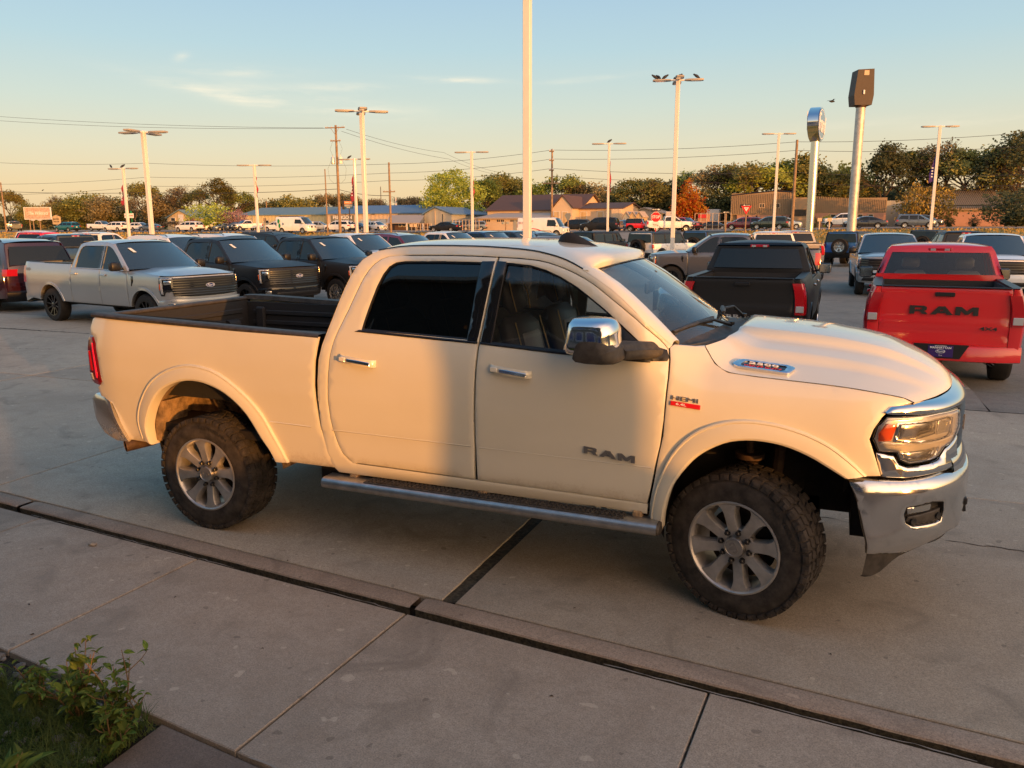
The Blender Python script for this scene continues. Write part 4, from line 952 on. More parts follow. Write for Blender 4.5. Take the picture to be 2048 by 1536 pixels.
g = G(); g.bbox(-1.09, -1.035, -.80, .80, .95, 1.515, .02); g.build('tailgate', M['cream'], truck)
# black rail caps all round
def railz(x): return interp(x, [-1.06, -.95, 1.03], [1.556, 1.556, 1.492])
for s in (-1, 1):
    g = G(); g.rows([[(x, s*(HY(x, 1.5)+.002-o_), railz(x)+h) for o_, h in ((0, -.022), (-.004, -.004), (.006, .008), (.05, .010), (.11, .006), (.12, -.03))] for x in [-1.06+2.085*i/20 for i in range(21)]])
    g.build('bed_rail', M['plastic'], truck, 50)
g = G(); g.bbox(-1.10, -1.02, -.83, .83, 1.515, 1.548, .010); g.build('tailgate_cap', M['plastic'], truck)
bed = empty('cargo_bed'); bed.parent = truck
g = G(); g.box(-1.03, 1.0, -.80, .80, .96, .98)
for k in range(12): g.bbox(-1.03, 1.0, -.78+k*.13, -.72+k*.13, .975, .992, .006)
g.build('bed_floor', M['liner'], bed)
for s in (-1, 1):
    g = G(); y0, y1 = sorted((s*.80, s*.84)); g.box(-1.03, 1.0, y0, y1, .96, 1.50)
    for k in range(4): y0, y1 = sorted((s*.785, s*.802)); g.bbox(-.95, .95, y0, y1, 1.10+k*.095, 1.145+k*.095, .008)
    for x in (-.85, .1, .88): y0, y1 = sorted((s*.76, s*.80)); g.bbox(x-.05, x+.05, y0, y1, .98, 1.46, .015)
    g.bbox(-.45, .45, *sorted((s*.55, s*.80)), .97, 1.18, .05); g.build('bed_wall', M['liner'], bed)
g = G(); g.box(.985, 1.02, -.82, .82, .96, 1.50)
for k in range(4): g.bbox(.968, .988, -.7, .7, 1.05+k*.1, 1.10+k*.1, .008)
g.tube([(.96, -.45, 1.28), (.985, -.45, 1.28)], .045, 12); g.build('bulkhead', M['liner'], bed)
g = G(); g.box(-1.035, -1.02, -.82, .82, .96, 1.515)
for k in range(5): g.bbox(-1.022, -1.005, -.72, .72, 1.04+k*.09, 1.085+k*.09, .006)
g.tube([(-1.0, .62, 1.30), (-1.0, .48, 1.30)], .055, 12); g.build('tailgate_liner', M['liner'], bed)
# --- mirrors: chrome cap above a dusty black base
def mirror_assy(s):
    mr = empty('side_mirror'); mr.parent = truck
    Y = lambda y: y*s
    def skin(secs, name, mat, sm=55):
        g = G(); g.rows([[(x, Y(y), z) for x, y, z in smooth_poly(sec, 3, True)+[smooth_poly(sec, 3, True)[0]]] for sec in secs])
        for sec in (secs[0], secs[-1]):
            q = smooth_poly(sec, 3, True); g.add([(x, Y(y), z) for x, y, z in q], [tuple(range(len(q)))])
        return g.build(name, M[mat], mr, sm)
    def sec(y, x0, x1, z0, z1, t=.0): return [(x0, y, z0), (x0-.008, y, (z0+z1)/2), (x0+.012, y, z1-.012), (x0+.06, y, z1), (x1-.05, y, z1-.004), (x1-.008, y, z1-.045), (x1, y, (z0+z1)/2), (x1-.01, y, z0)]
    skin([sec(-.99, 2.90, 3.07, 1.53, 1.675), sec(-1.02, 2.875, 3.10, 1.515, 1.700), sec(-1.10, 2.855, 3.115, 1.510, 1.715), sec(-1.20, 2.845, 3.105, 1.512, 1.712), sec(-1.245, 2.85, 3.075, 1.52, 1.695), sec(-1.265, 2.88, 3.03, 1.54, 1.665)], 'mirror_cap', 'chrome')
    skin([sec(-.985, 2.93, 3.10, 1.485, 1.565), sec(-1.02, 2.905, 3.125, 1.475, 1.600), sec(-1.12, 2.892, 3.132, 1.472, 1.610), sec(-1.22, 2.892, 3.118, 1.472, 1.606), sec(-1.266, 2.905, 3.09, 1.480, 1.594), sec(-1.275, 2.94, 3.05, 1.50, 1.56)], 'mirror_base', 'plastic')
    skin([sec(-.90, 3.16, 3.31, 1.475, 1.56), sec(-.95, 3.12, 3.28, 1.475, 1.565), sec(-1.02, 3.03, 3.22, 1.475, 1.575), sec(-1.10, 3.00, 3.15, 1.478, 1.575)], 'mirror_arm', 'plastic')
    g = G(); q = [(.0, .0), (.03, .055), (.075, .060), (.085, .035), (.075, .0), (.04, -.01)]
    panel(g, [(2.865+a, 1.635+b) for a, b in q], lambda a, b, o=0: (a, Y(-(1.255+o-.35*max(0, b-1.655)-.8*max(0, 2.885-a))), b), .02, (), .02, .003, .004); g.build('turn_signal', M['lens_white'], mr)
    g = G(); g.box(2.842, 2.846, min(Y(-1.23), Y(-1.0)), max(Y(-1.23), Y(-1.0)), 1.53, 1.69); g.build('mirror_glass', M['glass'], mr)
    g = G(); panel(g, [(3.075, 1.455), (3.34, 1.455), (3.345, 1.475), (3.33, 1.515), (3.16, 1.565), (3.07, 1.63)], lambda a, b, o=0: (a, Y(-(HY(a, b)+o+.006)), b), .04, (), .015); g.build('mirror_mount', M['black'], mr)
    return mr
mirror_assy(1); mirror_assy(-1)
# roof fin
g = G(); secs = []
for k, (x, h, w) in enumerate([(2.44, .0, .004), (2.47, .060, .020), (2.51, .084, .026), (2.56, .082, .030), (2.62, .058, .031), (2.69, .028, .026), (2.75, .004, .010)]):
    secs.append([(x, -.22+w*math.cos(a)*(1-.55*max(0, math.sin(a))), 2.085-.12*max(0, x-2.45)**1.2+h*max(0, math.sin(a))) for a in [PI*j/8 for j in range(9)]])
g.rows(secs); g.build('roof_antenna', M['black'], truck, 60)
# --- cabin
cab = empty('cabin'); cab.parent = truck
g = G(); g.bbox(1.25, 3.3, -.80, .80, .74, .80, .02); g.bbox(3.05, 3.50, -.74, .74, .95, 1.44, .07); g.bbox(2.35, 3.1, -.14, .14, .80, 1.15, .04); g.build('dashboard', M['leather'], cab)
def seat(x, y, w):
    st = empty('seat'); st.parent = cab; g = G(); g.bbox(x, x+.52, y-w, y+w, .95, 1.10, .05); g.build('seat_cushion', M['leather'], st, 60)
    lean_ = lambda a, b, c: (a-(c-1.05)*.28, b, c)
    g = G(); g.bbox(x-.10, x+.04, y-w, y+w, 1.05, 1.62, .055, lean_); g.build('seat_back', M['leather'], st, 60)
    g = G(); g.bbox(x+.035, x+.05, y-w*.6, y+w*.6, 1.12, 1.52, .007, lean_); g.build('seat_panel', M['leather_gray'], st, 60)
    g = G(); g.bbox(x-.08, x+.03, y-w*.52, y+w*.52, 1.64, 1.86, .045, lean_); g.build('headrest', M['leather'], st, 60)
    for s in (-1, 1):
        g = G(); g.tube([lean_(x+.045, y+s*w*.93, 1.10), lean_(x+.05, y+s*w*.95, 1.35), lean_(x+.045, y+s*w*.9, 1.60)], .004, 4); g.tube([lean_(x+.03, y+s*w*.50, 1.66), lean_(x+.035, y+s*w*.56, 1.76), lean_(x+.03, y+s*w*.46, 1.86)], .004, 4); g.build('piping', M['piping'], st)
for y in (-.42, .42): seat(2.42, y, .25); seat(1.50, y, .30)
g = G(); sw = [(3.00+.06*math.sin(a)*.6, .42+.19*math.cos(a), 1.38+.19*math.sin(a)) for a in [2*PI*k/24 for k in range(25)]]; g.tube(sw, .014, 6); g.box(2.98, 3.03, .30, .54, 1.36, 1.41); g.build('steering_wheel', M['leather'], cab)
g = G(); g.bbox(3.02, 3.045, -.13, .13, 1.76, 1.84, .012); g.tube([(3.04, 0, 1.84), (3.07, 0, 1.91)], .01, 6); g.build('inside_mirror', M['lamp_gray'], cab)
g = G(); g.prism([(2.30, 1.50), (2.36, 1.50), (2.43, 1.92), (2.33, 1.95)], lambda a, b: (a-.02, .80-.0*(b-1.5)-.13*(b-1.5)/.45, b), lambda a, b: (a-.02, .83-.13*(b-1.5)/.45, b)); g.tube([(2.26, .74, 1.62), (2.22, .72, 1.78), (2.26, .68, 1.90)], .013, 6); g.build('pillar_cover', M['beige'], cab)
g = G(); g.box(2.44, 2.50, .60, .605, 1.86, 1.93); g.build('hang_tag', M['paper'], cab)
g = G(); g.prism([(1.95, 1.62), (2.10, 1.70), (2.12, 1.93), (2.02, 1.93)], lambda a, b: (a, .74-.10*(b-1.6)/.4, b), lambda a, b: (a, .75-.10*(b-1.6)/.4, b)); g.build('rear_pillar_cover', M['beige'], cab)
g = G(); g.rows([[(x, s*.60, 2.035) for s in (-1, -.5, 0, .5, 1)] for x in (1.35, 2.0, 2.7)]); g.build('headliner', M['leather_gray'], cab)
# ================================================================ the other vehicles
PAINT = pbr('PAINT', (.5, .5, .5), .3, 0, 1); RIMM = pbr('RIMM', (.2, .2, .2), .3, .6); TRIMM = pbr('TRIMM', (.02, .02, .02), .3)
def clip_x(poly, xa, xb):
    def cl(P, x, keep):
        out = []
        for i in range(len(P)):
            a, b = P[i-1], P[i]; ia, ib = keep(a[0], x), keep(b[0], x)
            if ia != ib: t = (x-a[0])/(b[0]-a[0]); out.append((x, a[1]+(b[1]-a[1])*t))
            if ib: out.append(b)
        return out
    return cl(cl(poly, xa, lambda u, x: u >= x), xb, lambda u, x: u <= x)
_wheels = {}
def gen_wheel(r, rr, w, style='ten', hi=False, tread=False):
    k = (r, rr, w, style, hi, tread)
    if k in _wheels: return _wheels[k]
    root = empty('wheel'); n = 36 if hi else 18
    g = G(); T = w/2; sh = .10*r
    g.lathe([(rr, -T+.01), (rr+.01, -T), (r-sh, -T-.004), (r-.02, -T+.02), (r, -T+.05), (r, T-.05), (r-.02, T-.02), (rr+.01, T), (rr, T-.01), (rr-.01, 0), (rr, -T+.01)], n); ty = g.build('tyre', M['rubber'], root, 40)
    if tread:
        g = G(); nb = 40 if hi else 24
        for i in range(nb):
            a = 2*PI*i/nb; st = 2*PI/nb
            for q in (-.84, -.3, .3, .84):
                y0 = q*T-.05; y1 = q*T+.05; V = []
                for rad in (r-.01, r+.012):
                    for (aa, y) in ((a, y0), (a+st*.7, y0), (a+st*.7, y1), (a, y1)): aa += (st*.35 if abs(q) < .5 else 0); V.append((rad*math.cos(aa), y, rad*math.sin(aa)))
                g.add(V, [(0, 3, 2, 1), (4, 5, 6, 7), (0, 1, 5, 4), (1, 2, 6, 5), (2, 3, 7, 6), (3, 0, 4, 7)])
        g.build('tread', M['rubber'], ty, 0, weld=False)
    g = G(); g.lathe([(rr, -T-.002), (rr-.012, -T+.0), (rr-.02, -T+.05), (rr-.03, T*.3)], n); g.lathe([(rr-.03, .0), (0, .0)], n); rim = g.build('rim', RIMM, root, 40)
    g = G(); ns = {'ten': 10, 'six': 6, 'five': 5, 'eight': 8, 'mesh': 12}[style]
    for i in range(ns):
        a = 2*PI*i/ns; ca, sa = math.cos(a), math.sin(a); h0, h1 = (.020, .016) if style in ('ten', 'mesh') else (.032, .045)
        rows = []
        for rad, hw, y in ((.04, h0, -T+.035), (rr*.55, (h0+h1)/2*.8, -T+.022), (rr-.008, h1, -T+.006)):
            rows.append([(rad*ca-q*sa, yy, rad*sa+q*ca) for q, yy in ((-hw, y+.04), (-hw, y), (hw, y), (hw, y+.04))])
        g.rows(rows)
    g.lathe([(.07, -T+.07), (.065, -T+.02), (.03, -T+.01), (0, -T+.01)], 14); g.build('spokes', RIMM, rim, 35)
    _wheels[k] = root; return root
def far_y(sp):
    W2 = sp['W']/2; zr = sp['rock']; zb = sp['belt']; zt = sp['roof']; tb = sp.get('tumble', .76)
    zs = [zr-.12, zr, zr+.15, (zr+zb)/2, zb-.12, zb, zt-.08, zt]; cs = [.93, .965, .985, 1.0, .985, .955, tb, tb-.06]
    xf = sp['xf']; xr = sp['xr']; x0 = xf-.8; nn = sp.get('nose', 3.0)
    def Y(x, z):
        c = W2*interp(z, zs, cs)
        if x > x0: c *= max(.02, 1-(min(.999, (x-x0)/.8))**nn)**(1/nn)
        if x < xr+.30: c -= .06*((xr+.30-x)/.30)**2
        return c
    def FW(t, z, off=0):
        tt = t if t <= 1 else 2-t; th = tt*PI/2; k = 2/nn; c = W2*interp(z, zs, cs)
        x = x0+(.8+off)*math.sin(th)**k; y = (c+off)*max(0, math.cos(th))**k
        ln = interp(z, [p[0] for p in sp['lean']], [p[1] for p in sp['lean']])
        return (x+ln*min(1, tt*1.7), -y if t <= 1 else y, z)
    return Y, FW
def make_car(sp):
    hi = sp.get('hi', False); st = .09 if hi else .3
    root = empty('proto'); Y, FW = far_y(sp); S = lambda x, z, o=0: (x, -(Y(x, z)+o), z)
    wb, r, xr, xf, W2 = sp['wb'], sp['r'], sp['xr'], sp['xf'], sp['W']/2; ra = sp.get('ra', r+.07); rock = sp['rock']; kind = sp['kind']
    xs1 = xf-.8+.8*math.sin(.20*PI/2)**(2/sp.get('nose', 3.0))
    def arch(cx):
        a0 = math.asin(min(.99, max(-.99, (rock-r)/ra))); n = 16 if hi else 8; fl = sp.get('flat', .0)
        return [(cx+ra*math.cos(a), r+ra*math.sin(a)*(1-fl)) for a in [a0+(PI-2*a0)*i/n for i in range(n+1)]]
    top = sp['top']   # rear -> front
    lowf = sp.get('lowf', rock+.02)
    out = [(xr+.06, rock+.06)]+arch(0)[::-1]+arch(wb)[::-1]+[(xs1, lowf)]
    topf = [p for p in top if p[0] < xs1]; zl = interp(xs1, [p[0] for p in top], [p[1] for p in top])
    out += [(xs1, zl)]+topf[::-1]
    cuts = sp['cuts']; names = sp['cutnames']
    xsn = [xr-.1]+cuts+[xf+.1]
    for i, nm in enumerate(names):
        gp = .006 if hi else .012
        poly = clip_x(out, xsn[i]+(gp if i else 0), xsn[i+1]-(gp if i < len(names)-1 else 0))
        g = G(); panel(g, poly, S, st, thick=.03, bw=.005 if hi else 0); o = g.build(nm, PAINT, root); 
        if nm in ('front_door', 'rear_door') and (hi or sp.get('handles', True)):
            xh = xsn[i]+.16; zh = sp['belt']-.10; g = G(); g.bbox(xh-.10, xh+.10, .0, .04, zh-.02, zh+.02, .008, lambda x, y, z: (x, -(Y(x, z)+y), z)); g.build('door_handle', M[sp['handle']] if sp.get('handle') else PAINT, o)
        mirror_copy(o, root)
    # lips round the arches
    for cx in (0, wb):
        A = arch(cx); g = G(); ro = ra+sp.get('flare', .05); rows = []
        for (x, z) in A:
            ux, uz = (x-cx)/ra, (z-r)/ra; rows.append([S(x+ux*(ro-ra), z+uz*(ro-ra), .002), S(x+ux*(ro-ra)*.9, z+uz*(ro-ra)*.9, .018), S(x, z, .020), (x, -(Y(x, z)-.06), z)])
        g.rows(rows); o = g.build('fender_flare', M['black'] if sp.get('blackflare') else PAINT, root, 30); mirror_copy(o, root)
        g = G(); rows = [[(x, -(Y(x, max(z, rock))-.03), z), (x, -(W2-.42), z)] for x, z in [(A[0][0], A[0][1]-.1)]+A+[(A[-1][0], A[-1][1]-.1)]]; g.rows(rows); g.add([p[1] for p in rows], [tuple(range(len(rows)))]); o = g.build('wheel_well', M['under'], root, 30); mirror_copy(o, root)
    # greenhouse
    gh = sp['glass']; outl = gh['outline']; wins = gh['windows']
    g = G(); panel(g, outl, S, st, wins, .03, bw=.004 if hi else 0); o = g.build('cab_frame', PAINT if not gh.get('black') else M['black'], root); mirror_copy(o, root)
    GL = M['glass_side'] if sp.get('clear') else M['glass']
    for w in wins:
        g = G(); panel(g, inset(w, -.01), lambda a, b, o=0: S(a, b, o-.012), .3, thick=.004, bw=0, rim=False); o = g.build('window', GL, root, 60); mirror_copy(o, root)
    for q in gh.get('trim', []):
        g = G(); panel(g, q, lambda a, b, o=0: S(a, b, o+.003), .3, thick=.006, bw=0); o = g.build('pillar_trim', M['gloss'], root); mirror_copy(o, root)
    rf = gh['roof']    # side points rear -> front
    nj = 12 if hi else 6; g = G(); rows = []
    for i, (x, z) in enumerate(rf):
        ye = Y(min(x, xf-1), z); row = []
        for j in range(nj*2+1):
            s = -1+j/nj; w = 1-abs(s)**3; fx = gh.get('bowf', .08)*ss(.6, 1, i/(len(rf)-1))
            row.append((x+w*fx, s*ye, z+sp.get('crown', .05)*w))
        rows.append(row)
    g.rows(rows); g.build('roof', PAINT if not gh.get('blackroof') else M['black'], root, 60)
    wt, wbp = gh['ws']   # side edge top and base
    ct, cb = gh['wc']    # centre top and base
    rows = []
    for i in range(6 if hi else 3):
        k = i/((6 if hi else 3)-1); x = wt[0]+(wbp[0]-wt[0])*k; z = wt[1]+(wbp[1]-wt[1])*k; xc = ct[0]+(cb[0]-ct[0])*k; zc = ct[1]+(cb[1]-ct[1])*k
        ye = Y(min(x, xf-1.2), z)-.035; rows.append([(x+(xc-x)*(1-abs(s)**2), s*ye, z+(zc-z)*(1-abs(s)**2)) for s in [-1+j/nj for j in range(nj*2+1)]])
    g = G(); g.rows([[(p[0]+.01, p[1], p[2]+.006) for p in rw] for rw in rows]); ws_ = g.build('windscreen', GL if sp.get('clear') else M['glass_ws'], root, 60)
    g = G()
    for sg in (0, -1):
        ed = []
        for i, rw in enumerate(rows):
            k = i/(len(rows)-1); x = wt[0]+(wbp[0]-wt[0])*k; z = wt[1]+(wbp[1]-wt[1])*k; y = Y(min(x, xf-1.2), z)*(-1 if sg == 0 else 1)
            ed.append([(x-.01, y, z), (x+.004, y*.985, z+.012), (rw[sg][0]+.012, rw[sg][1]*.95, rw[sg][2]+.012)])
        g.rows(ed)
    g.build('front_pillar', PAINT, root, 60)
    if sp.get('sticker'):
        g = G(); a = Vector(rows[1][3]); b = Vector(rows[2][4]); d = (b-a); sd = Vector((0, 1, 0))*.05; up = Vector((.02, 0, .02)); g.add([tuple(a+up), tuple(a+d*.9+up), tuple(a+d*.9+sd*1.6+up), tuple(a+sd*1.6+up)], [(0, 1, 2, 3)]); g.build('window_sticker', M['paper'], ws_, 0)
    # hood and front
    zlip = sp['lip']; n2 = nj; rows2 = []
    base = [(cb[0]-(cb[0]-wbp[0])*abs(s)**2, s*(Y(min(wbp[0], xf-1.2), wbp[1])), cb[1]+(wbp[1]-cb[1])*abs(s)**2-.005) for s in [-1+j/n2 for j in range(n2*2+1)]]
    lipr = [FW(.20+.80*(1-abs(s)) if s <= 0 else 2-(.20+.80*(1-abs(s))), zlip+.02*(1-abs(s)), -.01) for s in [-1+j/n2 for j in range(n2*2+1)]]
    nu = 9 if hi else 4
    for i in range(nu+1):
        u = i/nu; row = []; xe = base[0][0]+(lipr[0][0]-base[0][0])*u; ze = interp(xe, [p[0] for p in top], [p[1] for p in top])
        yl = abs(base[0][1])*(1-u)+abs(lipr[0][1])*u; fac = Y(xe, ze)/yl
        for j, s in enumerate([-1+q/n2 for q in range(n2*2+1)]):
            a, b = base[j], lipr[j]; a_ = abs(s)
            z = ze+(a[2]*(1-u)+b[2]*u-ze)*(1-a_**3)+sp.get('hoodcrown', .05)*math.sin(PI*min(1, u*.9+.05))*(1-a_**2.5)+(.018*(1-ss(.45, .6, a_)) if hi else 0)*min(1, (1-u)*4)
            row.append((a[0]*(1-u)+b[0]*u, (a[1]*(1-u)+b[1]*u)*fac**a_, z))
        rows2.append(row)
    g = G(); g.rows(rows2); g.build('hood', PAINT, root, 60)
    fz = sp.get('fz', [rock-.08+(zlip-rock+.08)*k/(11 if hi else 5) for k in range(12 if hi else 6)])
    g = G(); nt = 20 if hi else 10
    g.rows([[FW(.17+1.66*i/nt, z, -.012 if z >= zlip else 0) for z in fz] for i in range(nt+1)]); g.build('front_fascia', PAINT, root, 60)
    def wrap2(nm, poly, mat, off, both=True, par=root, holes=()):
        g = G(); panel(g, poly, lambda a, b, o=0: FW(a, b, o+off+.008), .10 if hi else .4, holes, thick=.022, bw=.004 if hi else 0); o = g.build(nm, mat, par, 50)
        if both: mirror_copy(o, par)
        return o
    for nm, poly, mat, off in sp['front']: 
        m_ = {'P': PAINT, 'T': TRIMM}.get(mat) or M[mat]
        cen = any(p[0] > 1 for p in poly); wrap2(nm, poly, m_, off, both=not cen)
    if sp.get('bars'):
        t0, z0, z1, nb, mm = sp['bars']; g = G()
        for k in range(nb):
            z = z0+(z1-z0)*(k+.5)/nb; h = (z1-z0)/nb*.22
            g.rows([[FW(t0+(2-2*t0)*i/16, z-h, .012), FW(t0+(2-2*t0)*i/16, z-h*.6, .032), FW(t0+(2-2*t0)*i/16, z+h*.6, .032), FW(t0+(2-2*t0)*i/16, z+h, .012)] for i in range(17)])
        g.build('grille_bars', TRIMM if mm == 'T' else M[mm], root, 30)
    if sp.get('oval'):
        z = sp['oval']; c = FW(1, z, .03); g = G()
        el_ = [(.115*math.cos(2*PI*k/24), .046*math.sin(2*PI*k/24)) for k in range(24)]
        g.prism(el_, lambda a, b: (c[0], a, z+b), lambda a, b: (c[0]+.012, a, z+b)); ov = g.build('emblem', M['badge_white'], root)
        g = G(); g.prism([(a*.9, b*.86) for a, b in el_], lambda a, b: (c[0]+.002, a, z+b), lambda a, b: (c[0]+.014, a, z+b)); ov2 = g.build('emblem_field', M['oval_blue'], ov)
        g = G(); text(g, 'Ford', .075, lambda u, v, w: (c[0]+.015+w, u, z+v), 1.2, .01, .003, .25); g.build('emblem_lettering', M['badge_white'], ov)
    # rear
    if kind == 'pickup':
        rz = sp['rail']; cbx = sp['cabx']
        g = G(); g.rows([[(x+dx*(1-abs(s)**4)*-1, s*Y(x, z), z) for s in [-1+j/nj for j in range(nj*2+1)]] for x, z, dx in [(cbx[0], .9, 0), (cbx[0], rz, 0), (cbx[0]+.02, rz+.07, .02)]+([(cbx[1], sp['roof']-.06, .03)] if not sp.get('clear') else [])])
        g.rows([[(x+dx*(1-abs(s)**4)*-1, s*Y(x, z), z) for s in [-1+j/nj for j in range(nj*2+1)]] for x, z, dx in [(cbx[1]-.015, sp['roof']-.10, .03), (cbx[1], sp['roof']-.06, .03), (cbx[1]+.05, sp['roof'], .03)]])
        if sp.get('clear'):
            for s in (-1, 1): g.rows([[(cbx[0]+.02, s*Y(1, rz+.07), rz+.07), (cbx[0]+.0, s*.80, rz+.07)], [(cbx[1], s*Y(1, sp['roof']-.06), sp['roof']-.06), (cbx[1]-.02, s*.69, sp['roof']-.08)]])
        g.build('cab_back', PAINT, root, 60)
        g = G(); kx = (cbx[1]-cbx[0]-.02)/(sp['roof']-.06-rz-.10); fw = lambda a, b, o=0: (cbx[0]+.0+(b-rz-.10)*kx-.012-o-.02*(1-(a/.75)**2), a, b)
        panel(g, [(-.80, rz+.07), (.80, rz+.07), (.69, sp['roof']-.105), (-.69, sp['roof']-.105)], fw, .2, thick=.01, bw=0, rim=False); g.build('rear_window', GL, root, 60)
        if sp.get('clear'): [clear_cab(root, sp)]
        g = G(); g.bbox(cbx[1]-.035, cbx[1]+.02, -.17, .17, sp['roof']-.085, sp['roof']-.03, .01); bl = g.build('brake_light', M['lens_red'], root)
        g = G(); g.bbox(cbx[1]-.037, cbx[1]+.0, -.14, -.06, sp['roof']-.078, sp['roof']-.037, .006); g.build('cargo_lamp', M['lens_white'], bl)
        g = G(); g.bbox(cbx[1]-.037, cbx[1]+.0, .06, .14, sp['roof']-.078, sp['roof']-.037, .006); g.build('cargo_lamp', M['lens_white'], bl)
        g = G(); fx = lambda a, b, o=0: (xr+.04-o-.028*math.exp(-((b-rz+.05)/.035)**2)-.030*(ss(rz-.16, rz-.20, b)*0+math.exp(-((b-.90)/.03)**2))-.012*ss(.80, .72, b), a, b)
        panel(g, [(-.80, .60), (.80, .60), (.80, rz+.0), (-.80, rz+.0)], fx, .07 if hi else .3, thick=.05, bw=.01 if hi else 0); tg = g.build('tailgate', PAINT, root, 40)
        g = G(); g.bbox(xr+.0, xr+.06, -.79, .79, rz+.003, rz+.02, .006); g.build('gate_cap', M['black'], tg)
        g = G(); g.bbox(xr-.012, xr+.06, -.12, .12, rz-.115, rz-.06, .008); g.build('handle', M['black'], tg)
        if sp.get('gatetext'):
            for (tx, sz, yy, zz2, xs_, mt) in sp['gatetext']:
                g = G(); f_ = lambda u, v, w: (xr+.032-w, yy-u, zz2+v)
                (ramtext(g, sz*.70, f_, .016) if tx == 'RAM' else text(g, tx, sz, f_, xs_, .02, .014)); g.build('tailgate_lettering', M[mt], tg)
        if sp.get('shade'): g = G(); panel(g, sp['shade'], lambda a, b, o=0: (xr+.026-o, a, b), .3, thick=.01); g.build('gate_panel', M['gloss'], tg)
        g = G(); cs_ = []
        for i in range(9):
            z = .52+(rz-.52)*i/8; yy = Y(xr+.1, z); cs_.append([(xr+.12, -yy, z), (xr+.07, -yy, z), (xr+.02, -yy+.03, z), (xr+.012, -yy+.09, z), (xr+.02, -.805, z), (xr+.10, -.80, z)])
        g.rows(cs_); g.add(cs_[-1], [tuple(range(6))]); cp = g.build('bed_corner', PAINT, root, 40); mirror_copy(cp, root)
        inn_ = [(x, z) for x, z in ((xr+.05, rz), (cbx[0]-.03, rz))]
        bd = empty('cargo_bed'); bd.parent = root
        g = G(); g.box(xr+.05, cbx[0]-.02, -.78, .78, .86, .90); g.build('bed_floor', M['liner'], bd)
        for s in (-1, 1):
            g = G(); y0, y1 = sorted((s*.78, s*.83)); g.box(xr+.05, cbx[0]-.02, y0, y1, .88, rz-.02); g.build('bed_wall', M['liner'], bd)
            g = G(); g.rows([[(x, s*(Y(x, rz)+.004), rz-.02), (x, s*(Y(x, rz)-.004), rz+.014), (x, s*.80, rz+.014), (x, s*.80, rz-.04)] for x in [xr+.03+(cbx[0]-xr-.05)*i/8 for i in range(9)]]); g.build('bed_rail', M['black'], bd, 40)
        g = G(); g.box(cbx[0]-.05, cbx[0]-.02, -.80, .80, .88, rz-.02); g.build('bulkhead', M['liner'], bd)
        if sp.get('cover'): g = G(); g.bbox(xr+.08, cbx[0]-.03, -.80, .80, rz+.01, rz+.045, .01); g.build('bed_cover', M['black'], bd)
        g = G(); ncl = 12
        bm_ = {'P': PAINT, 'T': TRIMM}.get(sp.get('rbump', 'chrome')) or M[sp.get('rbump', 'chrome')]
        def RBf(s, z, o=0): return (xr-.10+.16*abs(s)**4-o, s*(W2*.965), z)
        g.rows([[RBf(-1+2*i/ncl, z, o) for z, o in ((.42, -.05), (.44, .02), (.60, .03), (.64, .0), (.645, -.12))] for i in range(ncl+1)]); 
        for s in (-1, 1): g.rows([[(xr+.06+.32*i/4, s*(W2*.965-.0), .46+.10*i/4*(1)), (xr+.06+.32*i/4, s*(W2*.965), .645)] for i in range(5)])
        rb_ = g.build('rear_bumper', bm_, root, 50)
        g = G(); g.prism([(-.34, .66), (.34, .66), (.24, .47), (-.24, .47)], lambda a, b: (xr-.135, a, b), lambda a, b: (xr-.10, a, b)); g.build('bumper_step', M['black'], rb_)
        if sp.get('plate'):
            g = G(); g.bbox(xr-.146, xr-.137, -.155, .155, .485, .645, .004); pl = g.build('licence_plate', M['plate'], rb_)
            g = G(); text(g, 'MANHATTAN', .040, lambda u, v, w: (xr-.147-w, -u, .615+v), 1.05, .02, .002); text(g, 'MANHATTAN', .022, lambda u, v, w: (xr-.147-w, -u, .640+v*.8), 1.05, .02, .002); g.build('plate_lettering', M['badge_white'], pl)
            g = G(); el_ = [(.060*math.cos(2*PI*k/20), .026*math.sin(2*PI*k/20)) for k in range(20)]; g.prism(el_, lambda a, b: (xr-.146, a, .565+b), lambda a, b: (xr-.149, a, .565+b)); g.build('plate_oval', M['badge_white'], pl)
            g = G(); g.prism([(a*.9, b*.85) for a, b in el_], lambda a, b: (xr-.147, a, .565+b), lambda a, b: (xr-.150, a, .565+b)); g.build('plate_oval_field', M['oval_blue'], pl)
            g = G(); text(g, 'Ford', .042, lambda u, v, w: (xr-.151-w, -u, .565+v), 1.2, .01, .002, .25); text(g, 'Ford', .018, lambda u, v, w: (xr-.147-w, -u, .510+v), 1.2, .01, .002, .25); g.build('plate_lettering', M['badge_white'], pl)
        if hi:
            g = G(); g.tube([(xr+.5, -.55, .42), (xr-.06, -.62, .43)], .055, 14, caps=False); g.build('exhaust_tip', M['chrome'] if not sp.get('darktip') else M['badge_black'], root)
            g = G(); g.bbox(xr-.08, xr+.3, -.04, .04, .36, .44, .008); g.build('hitch', M['steelpart'], root)
    else:
        rp = sp['rear']   # centre/side profile, bottom to roof
        g = G(); rows3 = []
        for x, z in rp: rows3.append([(x+.10*(abs(s)**6 if z < sp['belt']+.6 else .5*abs(s)**4)-.03*(1-s*s), s*Y(x+.12 if x < xr+.1 else x, z), z) for s in [-1+j/nj for j in range(nj*2+1)]])
        g.rows(rows3); g.build('rear_body', PAINT if not sp.get('blackback') else PAINT, root, 50)
        a, b = sp['rglass']; g = G(); kx = (b[0]-a[0])/(b[1]-a[1])
        w0, w1 = Y(max(a[0], xr+.3), a[1])*.88, Y(b[0], b[1])*.9
